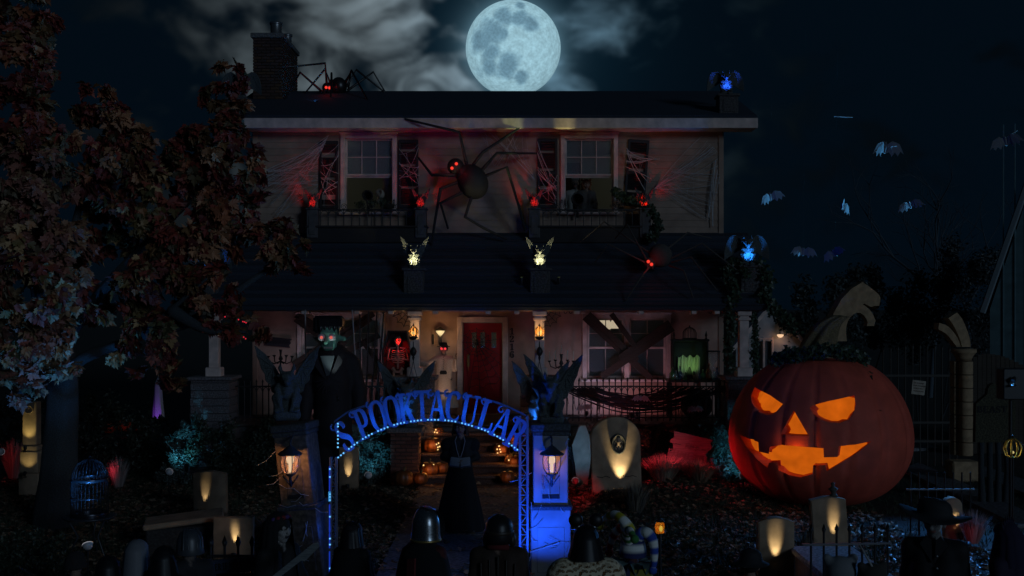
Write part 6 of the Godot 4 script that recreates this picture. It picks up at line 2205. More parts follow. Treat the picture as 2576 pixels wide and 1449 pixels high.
func pumpkin() -> void:
	var d := 21.3
	var o := Vector3(at(2062, 0, d).x, PUMP_Y, -d)
	var t := thing("giant_pumpkin", "giant carved pumpkin with a glowing angry face and a vine over its side", "pumpkin", o)
	var rind := mat("giant_rind", 0.80, 0.125, 0.075, 0.75, "blotch", 1.4, 0.0)
	var comb := CSGCombiner3D.new()
	comb.name = "carving"
	add_child(comb)
	var m1 := CSGMesh3D.new()
	m1.mesh = big_gourd(1.0).mesh(rind)
	comb.add_child(m1)
	var m2 := CSGMesh3D.new()
	m2.mesh = big_gourd(0.86).mesh(rind)
	m2.operation = CSGShape3D.OPERATION_SUBTRACTION
	comb.add_child(m2)
	var ax := Vector3(0.42, 0.0, -1.0).normalized()
	var shapes := [
		[[1903, 972], [1937, 994], [1971, 1018], [1958, 1034], [1944, 1042], [1930, 1044], [1914, 1039], [1902, 1029], [1893, 1012], [1893, 995]],
		[[1997, 1033], [2015, 1064], [2034, 1097], [1998, 1096], [1962, 1093], [1979, 1064]],
		[[2036, 1025], [2060, 1014], [2100, 1006], [2149, 995], [2152, 1018], [2148, 1040], [2134, 1056], [2112, 1064], [2086, 1063], [2062, 1055], [2045, 1042]],
		[[1862, 1091], [1884, 1103], [1907.6, 1112], [1909, 1136], [1934, 1142], [1936, 1124], [1966, 1120], [1997, 1122], [2071, 1128], [2072, 1151], [2106, 1150], [2110, 1123], [2150, 1119], [2192, 1110], [2160, 1137], [2122, 1160], [2079, 1186], [2075, 1170], [2044, 1172], [2043, 1193], [2013, 1201], [1986, 1196], [1958, 1184], [1956, 1163], [1934, 1164], [1931, 1178], [1905, 1156], [1878, 1124]]]
	for s in shapes:
		var pts := []
		for q in s:
			# first guess on the middle depth, then slide to the rounded front
			var p := at(q[0], q[1], d) - o
			for it in 4:
				var rr := pump_r(p.y)
				var z := sqrt(maxf(rr * rr - p.x * p.x, 0.02))
				p = at(q[0], q[1], d - z) - o
			pts.append(p)
		var c := CSGMesh3D.new()
		c.mesh = prism_along(pts, ax, 0.5, 0.75).mesh(rind)
		c.operation = CSGShape3D.OPERATION_SUBTRACTION
		comb.add_child(c)
	await get_tree().process_frame
	await get_tree().process_frame
	var baked := comb.bake_static_mesh()
	remove_child(comb)
	comb.queue_free()
	part(t, "rind", baked)
	# core whose emission stands for an orange backing lit from behind
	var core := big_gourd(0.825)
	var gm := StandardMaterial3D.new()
	gm.resource_name = "pumpkin_backing_glow"
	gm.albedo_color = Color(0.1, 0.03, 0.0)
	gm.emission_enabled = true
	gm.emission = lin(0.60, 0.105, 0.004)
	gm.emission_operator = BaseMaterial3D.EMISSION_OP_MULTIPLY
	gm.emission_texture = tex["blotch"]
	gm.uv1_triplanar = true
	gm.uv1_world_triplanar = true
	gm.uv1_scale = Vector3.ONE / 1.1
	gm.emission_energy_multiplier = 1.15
	bpart(t, "glowing_backing", core, gm)
	omni(t, at(2000, 1140, d - 1.52) - o, 1.0, 0.30, 0.03, 0.05, 0.08)
	# stem
	var stem := spline([at(2052, 895, d) - o, at(2066, 850, d) - o, at(2085, 815, d) - o, at(2112, 795, d) - o], 14)
	var b := B.new()
	var rows := []
	for r in 14:
		var row := PackedVector3Array()
		var rad := lerpf(0.40, 0.17, pow(r / 13.0, 0.6)) + (0.1 if r == 0 else 0.0)
		for j in 40:
			var a := TAU * j / 40
			var q := rad * (1.0 + 0.13 * sin(a * 7 + r * 0.25))
			row.append(stem[r] + Vector3(cos(a) * q, 0.18 * cos(a) * q * -0.4, sin(a) * q))
		rows.append(row)
	var capr := PackedVector3Array(); capr.resize(40); capr.fill(stem[13] + Vector3(0, 0.02, 0))
	rows.append(capr)
	b.grid(rows, true)
	bpart(t, "stem", b, mat("giant_stem", 0.34, 0.25, 0.13, 0.85, "stone", 0.4, 0.5))

var maple_mesh: ArrayMesh
var fallen_mesh: ArrayMesh
var leaf_mesh: ArrayMesh
var ivy_mesh: ArrayMesh

func make_leaves() -> void:
	# five-lobed maple leaf of unit height, stalk at the origin, folded along its veins
	var b := B.new()
	var half := [Vector2(0, 0.0), Vector2(0.10, 0.06), Vector2(0.30, -0.02), Vector2(0.27, 0.10), Vector2(0.50, 0.20), Vector2(0.42, 0.30), Vector2(0.54, 0.46), Vector2(0.40, 0.46), Vector2(0.36, 0.56), Vector2(0.19, 0.46), Vector2(0.24, 0.70), Vector2(0.15, 0.70), Vector2(0.0, 1.0)]
	var c := Vector3(0, 0.28, 0.0)
	for s in [-1.0, 1.0]:
		for k in half.size() - 1:
			var p := Vector3(half[k].x * s, half[k].y, 0.22 * half[k].x + 0.08 * sin(half[k].y * 4.0))
			var q := Vector3(half[k + 1].x * s, half[k + 1].y, 0.22 * half[k + 1].x + 0.08 * sin(half[k + 1].y * 4.0))
			b.tri(c, p, q)
	maple_mesh = b.mesh(cmat("maple_leaf", 0.6))
	fallen_mesh = b.mesh(cmat("fallen_leaf", 0.36))
	b = B.new()
	b.tri(Vector3(0, 0, 0), Vector3(0.3, 0.5, 0.08), Vector3(0, 1, 0)); b.tri(Vector3(0, 0, 0), Vector3(0, 1, 0), Vector3(-0.3, 0.5, 0.08))
	leaf_mesh = b.mesh(cmat("hedge_leaf", 0.55))
	b = B.new()
	for s in [-1.0, 1.0]:
		var hp := [Vector2(0, 0), Vector2(0.34, -0.1), Vector2(0.5, 0.25), Vector2(0.26, 0.42), Vector2(0, 0.95)]
		for k in 4: b.tri(Vector3(0, 0.2, 0), Vector3(hp[k].x * s, hp[k].y, 0.15 * hp[k].x), Vector3(hp[k + 1].x * s, hp[k + 1].y, 0.15 * hp[k + 1].x))
	ivy_mesh = b.mesh(cmat("ivy_leaf", 0.5))

func rand_dir() -> Vector3:
	var z := rng.randf_range(-1, 1)
	var a := rng.randf() * TAU
	return Vector3(cos(a) * sqrt(1 - z * z), z, sin(a) * sqrt(1 - z * z))

func leaf_xf(p: Vector3, nrm: Vector3, size: float, droop := 0.5) -> Transform3D:
	var n := (nrm + rand_dir() * 0.75).normalized()
	var tip := (Vector3(0, -1, 0) * droop + rand_dir() * 0.8 + nrm * 0.3)
	tip = (tip - n * tip.dot(n))
	tip = tip.normalized() if tip.length() > 0.05 else n.cross(Vector3(0.3, 0.2, 1)).normalized()
	var x := tip.cross(n).normalized()
	return Transform3D(Basis(x, tip, n).scaled_local(Vector3.ONE * size), p)

func tree() -> void:
	make_leaves()
	var base := at(146, 1330, 18.5)
	base.y = 0
	var t := thing("maple_tree", "big maple with red and tan autumn leaves at the left", "tree", base)
	var bark := mat("bark", 0.050, 0.056, 0.062, 0.95, "stone", 0.25, 2.2)
	var b := B.new()
	var tp := []
	var tr := []
	for q in [[150, 1345, 0.40], [146, 1310, 0.29], [147, 1240, 0.25], [152, 1100, 0.235], [156, 980, 0.235], [150, 900, 0.25], [130, 800, 0.2], [110, 650, 0.16], [90, 450, 0.12], [80, 200, 0.07], [75, 0, 0.04]]:
		tp.append(at(q[0], q[1], 18.5) - base)
		tr.append(q[2])
	var fine := spline(tp, 40)
	var rows := []
	for r in 40:
		var u := r / 39.0 * 10.0
		var rad := lerpf(tr[int(minf(u, 9))], tr[int(minf(u, 9)) + 1], u - int(minf(u, 9)))
		var row := PackedVector3Array()
		for j in 26:
			var a := TAU * j / 26
			var q := rad * (1 + 0.05 * sin(a * 5 + r * 0.3) + 0.03 * sin(a * 11 - r))
			row.append(fine[r] + Vector3(cos(a) * q, 0, sin(a) * q))
		rows.append(row)
	b.grid(rows, true)
	bpart(t, "trunk", b, bark)
	for l in [[[160, 940, 18.4], [215, 898, 18.2], [290, 870, 17.9], [362, 838, 17.6], [430, 780, 17.4], [520, 700, 17.2]], [[150, 880, 18.5], [250, 740, 18.6], [380, 600, 18.7], [520, 450, 18.8], [590, 260, 18.9]], [[140, 800, 18.5], [60, 620, 18.2], [20, 400, 18.0]], [[130, 780, 18.6], [190, 560, 18.9], [235, 350, 19.2]], [[362, 838, 17.6], [500, 800, 17.5], [640, 700, 17.6], [740, 640, 17.8]], [[150, 930, 18.5], [80, 960, 18.0], [20, 1020, 17.6]], [[430, 780, 17.4], [520, 830, 17.2], [620, 835, 17.2]]]:
		var pts := []
		for q in l: pts.append(at(q[0], q[1], q[2]) - base)
		var rr := []
		var sp := spline(pts, 14)
		for k in 14: rr.append(lerpf(0.11, 0.02, k / 13.0))
		b = B.new()
		b.tube(sp, rr, 8)
		bpart(t, "limb", b, bark)
	# leaf clusters: picture place, radius, depth, share of leaves
	var clumps := [
		[40, 20, 85, 17.8, 1.0], [100, 90, 75, 18.0, 0.9], [60, 180, 100, 17.8, 1.0], [60, 330, 110, 17.6, 1.0], [90, 460, 110, 17.4, 1.1], [80, 590, 115, 17.2, 1.2], [90, 720, 120, 17.0, 1.3], [60, 850, 110, 17.0, 1.2], [150, 860, 80, 17.2, 1.0], [170, 640, 90, 17.8, 0.8],
		[238, 255, 62, 19.0, 0.9], [285, 320, 75, 18.9, 1.0], [300, 430, 100, 18.8, 1.0], [375, 400, 75, 18.6, 1.0], [385, 520, 100, 18.6, 1.0], [290, 580, 90, 19.2, 0.7], [470, 420, 80, 18.6, 1.0], [570, 250, 60, 18.9, 1.0], [588, 200, 44, 18.9, 0.8], [600, 310, 62, 18.7, 1.1], [540, 370, 85, 18.5, 1.0], [600, 440, 78, 18.4, 1.1],
		[560, 545, 95, 18.2, 1.2], [480, 650, 100, 18.0, 1.1], [400, 720, 95, 17.8, 1.0], [530, 740, 75, 17.6, 1.1], [640, 620, 62, 17.6, 1.0], [720, 610, 55, 17.6, 1.0], [760, 640, 36, 17.6, 0.8], [690, 660, 40, 17.5, 0.6],
		[390, 860, 80, 17.6, 1.0], [440, 925, 50, 17.6, 0.8], [340, 900, 50, 17.8, 0.7], [560, 800, 55, 17.4, 0.8], [590, 855, 45, 17.4, 0.8], [640, 820, 40, 17.4, 0.6], [300, 780, 70, 18.0, 0.8], [230, 720, 90, 18.6, 0.7], [210, 480, 80, 18.9, 0.7], [160, 380, 70, 18.6, 0.8], [40, 970, 60, 17.3, 0.5], [120, 930, 45, 17.2, 0.5]]
	var tones := [Vector3(0.115, 0.022, 0.016), Vector3(0.16, 0.038, 0.022), Vector3(0.20, 0.085, 0.035), Vector3(0.26, 0.16, 0.075), Vector3(0.07, 0.014, 0.012), Vector3(0.10, 0.065, 0.022), Vector3(0.14, 0.028, 0.02), Vector3(0.05, 0.045, 0.018)]
	var all := []
	for c in clumps:
		var o := at(c[0], c[1], c[3])
		var r: float = c[2] * c[3] / F
		var n := int(430 * r * r * 4.4 * c[4])
		# small sprays so that gaps and dark hollows show between them
		var sprays := []
		for k in maxi(4, int(n / 32.0)):
			var dd := rand_dir()
			dd.z = absf(dd.z) if rng.randf() < 0.7 else dd.z
			sprays.append([o + dd * r * rng.randf_range(0.55, 1.0) * Vector3(1, 1, 1.1), dd, rng.randi() % tones.size()])
		for k in n:
			var s: Array = sprays[rng.randi() % sprays.size()]
			var p: Vector3 = s[0] + rand_dir() * r * 0.23 * pow(rng.randf(), 0.5)
			var tone: Vector3 = tones[s[2] if rng.randf() < 0.6 else rng.randi() % tones.size()]
			if c[1] < 460 or c[0] > 430: tone = tone * Vector3(1.0, 0.75, 0.8)
			if c[0] < 200 and c[1] > 400: tone = tone.lerp(Vector3(0.20, 0.13, 0.10), 0.3)
			tone *= rng.randf_range(0.9, 1.9)
			all.append([leaf_xf(p - base, s[1], rng.randf_range(0.10, 0.215), 0.9), Color(tone.x, tone.y, tone.z), -(p.z) - 0.02 * rng.randf()])
	# the leaves nearest the street stand as single leaves
	var order := range(all.size())
	order.sort_custom(func(a, c): return all[a][2] < all[c][2])
	var lm := []
	for tn in tones:
		for f in [1.1, 1.7]:
			lm.append(mat("single_leaf%d" % lm.size(), tn.x * f, tn.y * f, tn.z * f, 0.6))
	var xs := []
	var cs := []
	for k in order.size():
		var q: Array = all[order[k]]
		if k < 300:
			var p := MeshInstance3D.new()
			p.name = "leaf" if k == 0 else "leaf_%03d" % k
			p.mesh = maple_mesh
			p.material_override = null
			p.set_surface_override_material(0, lm[rng.randi() % lm.size()])
			t.add_child(p, true)
			p.transform = q[0]
		else:
			xs.append(q[0]); cs.append(q[1])
	scatter(t, "foliage", maple_mesh, xs, cs)
	print("maple leaves ", all.size())
	# dotted red lights caught in the branches
	var lt := thing("red_light_string", "short string of tiny red lights among the lower maple branches", "string lights", at(600, 812, 17.0))
	for q in [[566, 797], [600, 804], [611, 809], [615, 810], [619, 812], [618, 852], [613, 848]]:
		b = B.new()
		b.ball(Vector3.ZERO, Vector3.ONE * 0.010, 6)
		part(lt, "bulb_lamp", b.mesh(glow("tiny_red", 1.0, 0.03, 0.06, 0.7)), at(q[0], q[1], 16.9) - lt.position)
	b = B.new()
	b.tube([at(560, 795, 16.92) - lt.position, at(600, 804, 16.92) - lt.position, at(622, 812, 16.92) - lt.position, at(616, 856, 16.92) - lt.position], 0.003, 4)
	bpart(lt, "wire", b, mat("iron"))

func bush(label: String, lobes: Array, n: int, size: float, c: Vector3, called := "hedge_bush", cat := "bush") -> void:
	var o: Vector3 = at(lobes[0][0], lobes[0][1], lobes[0][3])
	var base := Vector3(o.x, 0, o.z)
	var t := thing(called, label, cat, base)
	var b := B.new()
	for l in lobes:
		var q := at(l[0], l[1], l[3])
		b.tube([Vector3((q.x - base.x) * 0.3, -0.05, 0), (q - base) * Vector3(0.7, 0.5, 0.7), q - base], [0.03, 0.02, 0.008], 5)
	bpart(t, "stems", b, mat("bark"))
	var xs := []
	var cs := []
	var tot := 0.0
	for l in lobes: tot += l[2] * l[2]
	for l in lobes:
		var r: float = l[2] * l[3] / F
		var q := at(l[0], l[1], l[3])
		var subs := []
		for k in 14: subs.append([q + rand_dir() * r * rng.randf_range(0.35, 1.05), rng.randf_range(0.16, 0.42) * r])
		for k in int(n * l[2] * l[2] / tot):
			var dd := rand_dir()
			var sb: Array = subs[rng.randi() % 14]
			var p: Vector3 = sb[0] + dd * sb[1] * pow(rng.randf(), 0.5) * Vector3(1, 1.25, 1)
			if p.y < 0.02: continue
			xs.append(leaf_xf(p - base, dd, size * rng.randf_range(0.7, 1.3), -0.1))
			var f := rng.randf_range(0.55, 1.3)
			cs.append(Color(c.x * f, c.y * f, c.z * f))
	scatter(t, "foliage", leaf_mesh, xs, cs)

func ivy(label: String, path: Array, n: int, spread: float) -> void:
	var t := thing("ivy_vine", label, "ivy", path[0], 0.0, "ivy trailing over the decorations")
	var pts := []
	for p in path: pts.append(p - path[0])
	var sp := spline(pts, 24)
	var b := B.new()
	b.tube(sp, 0.012, 5)
	bpart(t, "stem", b, mat("bark"))
	var xs := []
	var cs := []
	for k in n:
		var p: Vector3 = sp[rng.randi() % 24].lerp(sp[rng.randi() % 24], 0.02) + rand_dir() * spread * pow(rng.randf(), 0.6)
		xs.append(leaf_xf(p, Vector3(0, 0.2, 1), rng.randf_range(0.05, 0.095), 0.8))
		var f := rng.randf_range(0.5, 1.3)
		cs.append(Color(0.030 * f, 0.055 * f, 0.028 * f))
	scatter(t, "leaves", ivy_mesh, xs, cs)

func bare_tree(label: String, px: float, pybase: float, d: float, h: float, sd: int) -> void:
	rng.seed = sd
	var o := at(px, pybase, d)
	o.y = 0
	var t := thing("bare_tree", label, "tree", o, 0.0, "bare trees beyond the yard")
	var trunk := B.new()
	var br := B.new()
	var stack := [[Vector3(0, -0.1, 0), Vector3(0.05, 1, 0.0).normalized(), h * 0.42, h * 0.012, 0]]
	while not stack.is_empty():
		var s: Array = stack.pop_back()
		var p: Vector3 = s[0]
		var dir: Vector3 = s[1]
		var m = p + dir * s[2] * 0.5 + rand_dir() * s[2] * 0.06
		var e: Vector3 = p + dir * s[2] + rand_dir() * s[2] * 0.08
		var bb: B = trunk if s[4] == 0 else br
		bb.tube([p, m, e], [s[3], s[3] * 0.85, s[3] * 0.66], 5, [], false)
		if s[4] < 5:
			for k in (3 if s[4] < 3 else 2):
				var nd := (dir * 0.9 + rand_dir() * 0.75 + Vector3(0, 0.18, 0)).normalized()
				stack.append([e if k < 2 else m, nd, s[2] * rng.randf_range(0.58, 0.78), s[3] * 0.62, s[4] + 1])
	bpart(t, "trunk", trunk, mat("pale_bark", 0.06, 0.08, 0.10, 0.9))
	bpart(t, "branches", br, mat("pale_bark"))

func plants() -> void:
	rng.seed = 88
	var dark := Vector3(0.030, 0.042, 0.026)
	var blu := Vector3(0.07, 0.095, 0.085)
	bush("dark leafy hedge in front of the porch, left of the leaning pillar", [[600, 1140, 95, 23.4], [520, 1120, 70, 23.4], [680, 1130, 70, 23.5], [560, 1190, 70, 23.2], [640, 1190, 70, 23.2]], 9000, 0.07, dark)
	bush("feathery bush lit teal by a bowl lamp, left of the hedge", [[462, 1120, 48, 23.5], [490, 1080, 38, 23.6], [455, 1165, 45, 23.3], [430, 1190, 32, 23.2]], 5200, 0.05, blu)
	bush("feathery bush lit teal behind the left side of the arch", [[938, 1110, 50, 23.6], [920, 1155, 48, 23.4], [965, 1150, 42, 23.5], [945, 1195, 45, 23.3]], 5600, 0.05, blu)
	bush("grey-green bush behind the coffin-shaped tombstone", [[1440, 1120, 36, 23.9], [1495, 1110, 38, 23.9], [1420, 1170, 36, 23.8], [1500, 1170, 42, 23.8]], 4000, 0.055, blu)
	bush("dark bush behind the pink sign", [[1660, 1120, 52, 23.7], [1720, 1130, 60, 23.8], [1790, 1120, 48, 23.7], [1620, 1170, 46, 23.6], [1700, 1180, 55, 23.6], [1590, 1110, 36, 23.9]], 7000, 0.065, dark)
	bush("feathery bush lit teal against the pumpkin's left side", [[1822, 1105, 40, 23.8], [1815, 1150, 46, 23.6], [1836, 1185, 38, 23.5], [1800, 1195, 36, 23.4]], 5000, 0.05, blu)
	bush("dark mass of shrubs under the maple at the left", [[330, 1110, 110, 26.0], [220, 1100, 90, 26.5], [400, 1150, 80, 25.0], [40, 1060, 100, 27.0]], 8000, 0.09, dark * 0.7)
	bush("low dark shrub in the left foreground", [[90, 1370, 60, 15.5], [20, 1400, 70, 15.0], [150, 1400, 50, 14.8]], 4200, 0.05, dark * 1.2)
	bush("dark round tree beyond the house at the right", [[2100, 760, 95, 33.0], [2170, 720, 70, 33.5], [2040, 800, 70, 33.0], [2240, 800, 80, 34.0]], 9000, 0.12, Vector3(0.035, 0.05, 0.05), "evergreen_tree", "tree")
	bush("dark tree between the stone arch and the right-hand column", [[2330, 760, 100, 36.0], [2420, 700, 90, 37.0], [2290, 840, 70, 35.0], [2450, 820, 80, 36.0]], 8000, 0.12, Vector3(0.03, 0.042, 0.045), "evergreen_tree", "tree")
	bush("leafy herbs and flowers massed under the left upper window", [[905, 512, 13, 26.3], [935, 515, 13, 26.3], [962, 512, 14, 26.3], [985, 518, 9, 26.3]], 500, 0.06, Vector3(0.06, 0.075, 0.04), "window_herbs", "plants")
	bare_tree("faint bare tree beyond the flying bats", 2340, 1000, 46.0, 9.0, 5)
	bare_tree("faint bare tree left of the steep bluish gable", 2430, 1000, 48.0, 8.0, 9)
	rng.seed = 99
	ivy("ivy climbing over the pedestal at the porch roof's right end", [at(1838, 770, 24.2), at(1850, 730, 24.35), at(1830, 690, 24.6), at(1850, 660, 24.8), at(1880, 690, 24.45)], 520, 0.16)
	ivy("ivy hanging over the right corner of the porch roof", [at(1905, 660, 24.7), at(1930, 700, 24.5), at(1925, 750, 24.3), at(1960, 790, 24.2), at(2000, 830, 24.2)], 620, 0.18)
	ivy("ivy trailing down beside the right-hand porch post", [at(1835, 785, 24.3), at(1838, 830, 24.3), at(1832, 880, 24.3), at(1838, 930, 24.3)], 420, 0.12)
	ivy("ivy curtain between the right-hand porch post and the garage", [at(1895, 790, 24.4), at(1902, 840, 24.4), at(1898, 900, 24.4), at(1905, 945, 24.4)], 260, 0.10)
	ivy("ivy bunched at the right end of the right balcony", [at(1545, 478, 26.3), at(1565, 495, 26.2), at(1600, 505, 26.2), at(1640, 530, 26.1), at(1655, 570, 26.0), at(1640, 600, 25.9)], 700, 0.12)
	ivy("ivy wreath round the giant pumpkin's stem", [at(1950, 905, 20.9), at(1990, 890, 20.6), at(2040, 885, 20.5), at(2090, 880, 20.5), at(2140, 890, 20.7), at(2170, 900, 20.9)], 900, 0.15)
	var vine := []
	for q in [[2130, 890], [2165, 915], [2185, 950], [2200, 985], [2206, 1020], [2202, 1060], [2210, 1095], [2222, 1130], [2232, 1145]]:
		var p := at(q[0], q[1], 21.3) - Vector3(at(2062, 0, 21.3).x, PUMP_Y, -21.3)
		var rr := pump_r(p.y)
		var z := sqrt(maxf(rr * rr - p.x * p.x, 0.02))
		vine.append(at(q[0], q[1], 21.3 - z - 0.04))
	ivy("leafy vine trailing down the giant pumpkin's right side", vine, 620, 0.085)
	# fallen maple leaves over the lawn
	var xs := []
	var cs := []
	for k in 24000:
		var d := rng.randf_range(9.5, 24.0)
		var x := rng.randf_range(-0.5, 0.5) * d * 0.92
		if absf(x + 0.78) < 1.0 and rng.randf() < 0.85: continue
		if x > 6.3 and d > 17: continue
		var nrm := Vector3(rng.randf_range(-0.35, 0.35), 1, rng.randf_range(-0.35, 0.35)).normalized()
		var a := rng.randf() * TAU
		var tip := Vector3(cos(a), 0, sin(a))
		tip = (tip - nrm * tip.dot(nrm)).normalized()
		xs.append(Transform3D(Basis(tip.cross(nrm).normalized(), tip, nrm).scaled_local(Vector3.ONE * rng.randf_range(0.065, 0.13)), Vector3(x, gh(x, d) + rng.randf_range(0.012, 0.05) + (0.05 if absf(x + 0.78) < 1.05 else 0.0), -d)))
		var tone: Vector3 = [Vector3(0.22, 0.11, 0.07), Vector3(0.28, 0.18, 0.11), Vector3(0.14, 0.07, 0.045), Vector3(0.30, 0.22, 0.15)][rng.randi() % 4]
		tone *= rng.randf_range(0.6, 1.2)
		cs.append(Color(tone.x, tone.y, tone.z))
	var fl := scatter(self, "fallen_leaves", fallen_mesh, xs, cs)
	tag(fl, "fallen maple leaves strewn over the lawn", "leaves")
	# grass blades among them
	var gb := B.new()
	for k in 7:
		var a := rng.randf() * TAU
		var p := Vector3(rng.randf_range(-0.05, 0.05), 0, rng.randf_range(-0.05, 0.05))
		var w := Vector3(cos(a), 0, sin(a)) * 0.006
		gb.tri(p - w, p + w, p + Vector3(rng.randf_range(-0.05, 0.05), rng.randf_range(0.05, 0.11), rng.randf_range(-0.05, 0.05)))
	var gm := gb.mesh(cmat("grass_blade", 0.8))
	xs = []
	cs = []
	for k in 26000:
		var d := rng.randf_range(9.0, 25.0)
		var x := rng.randf_range(-0.5, 0.5) * d * 0.94
		if absf(x + 0.78) < 1.08: continue
		if x > 6.3 and d > 15 and rng.randf() < 0.7: continue
		xs.append(Transform3D(Basis(Vector3.UP, rng.randf() * TAU).scaled(Vector3.ONE * rng.randf_range(0.6, 1.4)), Vector3(x, gh(x, d) - 0.005, -d)))
		var f := rng.randf_range(0.5, 1.2)
		cs.append(Color(0.045 * f, 0.06 * f, 0.035 * f))
	tag(scatter(self, "grass", gm, xs, cs), "short dark grass covering the lawn", "grass")

func stone_band(t: Node3D, called: String, o: Vector3, outer: Array, inner: Array, d: float, th: float, m: Material) -> void:
	var po := []
	var pi_ := []
	for q in outer: po.append(at(q[0], q[1], d) - o)
	for q in inner: pi_.append(at(q[0], q[1], d) - o)
	var a := spline(po, 14)
	var c := spline(pi_, 14)
	var b := B.new()
	var h := Vector3(0, 0, th / 2)
	for k in 13:
		b.quad(a[k] + h, c[k] + h, c[k + 1] + h, a[k + 1] + h)
		b.quad(a[k] - h, a[k + 1] - h, c[k + 1] - h, c[k] - h)
		b.quad(a[k] + h, a[k + 1] + h, a[k + 1] - h, a[k] - h)
		b.quad(c[k] + h, c[k] - h, c[k + 1] - h, c[k + 1] + h)
	b.quad(a[0] + h, a[0] - h, c[0] - h, c[0] + h)
	b.quad(a[13] + h, c[13] + h, c[13] - h, a[13] - h)
	bpart(t, called, b, m)

func right_side() -> void:
	var stone := mat("ruin_stone", 0.50, 0.34, 0.20, 0.9, "blotch", 0.6, 0.25)
	# broken gothic arch behind the pumpkin
	var d := 24.6
	var o := at(2066, 1150, d)
	o.y = 0
	var t := thing("ruined_arch", "broken pointed stone arch rising behind the giant pumpkin's stem", "ruined arch", o)
	stone_band(t, "arch_rib", o, [[2046, 1150], [2050, 1000], [2062, 880], [2080, 815], [2108, 755], [2152, 712], [2164, 709]], [[2080, 1150], [2082, 1000], [2092, 890], [2108, 835], [2132, 790], [2165, 765], [2172, 760]], d, 0.42, stone)
	stone_band(t, "arch_rib", o, [[2160, 709], [2180, 722], [2206, 746], [2203, 776]], [[2168, 764], [2176, 768], [2184, 772], [2190, 770]], d, 0.40, stone)
	stone_band(t, "tracery", o, [[2100, 858], [2104, 820], [2116, 785], [2140, 765], [2162, 764], [2184, 780], [2198, 806], [2194, 820]], [[2126, 858], [2124, 828], [2130, 805], [2146, 788], [2160, 787], [2170, 795], [2178, 808], [2176, 820]], d - 0.05, 0.26, stone)
	# the column at the right with a stub of arch on it
	var cd := 24.0
	var kc := cd / F
	o = at(2420, 1140, cd)
	o.y = 0
	t = thing("ruined_column", "stone column with broken arch stubs on its capital, right of the iron gate", "column", o)
	var n := 7
	for k in n:
		var y0 := at(0, lerpf(1145, 908, k / float(n)), cd).y
		var y1 := at(0, lerpf(1145, 908, (k + 1) / float(n)), cd).y
		var b := B.new()
		b.lathe([[0, y0], [0.135, y0 + 0.004], [0.14, y0 + 0.02], [0.14, y1 - 0.02], [0.135, y1 - 0.006], [0, y1 - 0.006]], 20, Vector3(0.04, 0, 0.1))
		b.bev(Vector3(-0.06, (y0 + y1) / 2, -0.08), Vector3(0.24, y1 - y0 - 0.008, 0.26), 0.012)
		bpart(t, "drum", b, stone)
	var b := B.new()
	var yc := at(0, 905, cd).y
	b.lathe([[0, yc - 0.02], [0.15, yc - 0.02], [0.17, yc + 0.06], [0.23, yc + 0.14], [0.25, yc + 0.16], [0.25, yc + 0.23], [0, yc + 0.23]], 22, Vector3(0.02, 0, 0.05))
	bpart(t, "capital", b, stone)
	b = B.new()
	b.bev(Vector3(0, 0.16, 0), Vector3(0.56, 0.42, 0.5), 0.03)
	bpart(t, "foot", b, stone)
	stone_band(t, "arch_stub", o, [[2434, 872], [2430, 845], [2414, 805], [2400, 786]], [[2412, 872], [2406, 850], [2392, 820], [2378, 800]], cd, 0.34, stone)
	stone_band(t, "arch_stub", o, [[2410, 872], [2402, 850], [2380, 822], [2356, 812]], [[2400, 872], [2388, 856], [2374, 840], [2354, 828]], cd - 0.1, 0.30, stone)
	# iron gate with a paper notice
	var gd := 26.0
	o = at(2315, 1120, gd)
	o.y = 0
	t = thing("iron_gate", "tall iron bar gate with crossbars between the pumpkin and the stone column", "gate", o)
	var rust := mat("rusty_iron", 0.045, 0.04, 0.035, 0.7)
	for y in [945, 1063, 1110]:
		b = B.new()
		b.bev(Vector3(0, at(0, y, gd).y, 0), Vector3(190 * gd / F, 0.06, 0.05), 0.008)
		bpart(t, "crossbar", b, rust)
	for k in 11:
		b = B.new()
		var x := (2222 + 18.5 * k - 2315) * gd / F
		var top := at(0, 890 - 10 * sin(k / 10.0 * PI), gd).y
		b.tube([Vector3(x, -0.02, 0), Vector3(x, top, 0)], 0.018, 7)
		b.lathe([[0, 0.16], [0.03, 0.06], [0.014, 0.0], [0, -0.02]], 6, Vector3(x, top, 0))
		bpart(t, "bar", b, rust)
	t = thing("paper_notice", "creased paper notice hanging askew on the iron gate", "notice", at(2311, 975, gd - 0.06))
	t.rotation.z = -0.12
	b = B.new()
	var rows := []
	for r in 7:
		var row := PackedVector3Array()
		for q in 7: row.append(Vector3(-0.15 + 0.05 * q, -0.16 + 0.053 * r, 0.008 * sin(q * 1.7 + r)))
		rows.append(row)
	b.grid(rows)
	bpart(t, "sheet", b, mat("paper", 0.42, 0.36, 0.29, 0.9))
	b = B.new()
	for r in 4:
		var x := -0.11
		while x < 0.11:
			var w := rng.randf_range(0.015, 0.04)
			b.box(Vector3(x + w / 2, 0.10 - 0.06 * r, 0.014), Vector3(w, 0.018, 0.003))
			x += w + 0.015
	bpart(t, "faded_print", b, mat("faded_ink"))
	# wooden fence beyond
	t = thing("board_fence", "old board fence with a curved top behind the stone column", "fence", at(2500, 1130, 28.0) * Vector3(1, 0, 1))
	for k in 15:
		b = B.new()
		var x := (2430 + 11.5 * k - 2500) * 28.0 / F
		var top := at(0, 890 + 0.010 * pow(2480 - (2430 + 11.5 * k), 2) * (1.0 if k < 4 else 0.35), 28.0).y
		b.bev(Vector3(x, top / 2, rng.randf_range(-0.008, 0.008)), Vector3(0.104, top, 0.025), 0.004)
		bpart(t, "board", b, mat("fence_board", 0.11, 0.085, 0.065, 0.9, "wood", 0.5, 0.4))
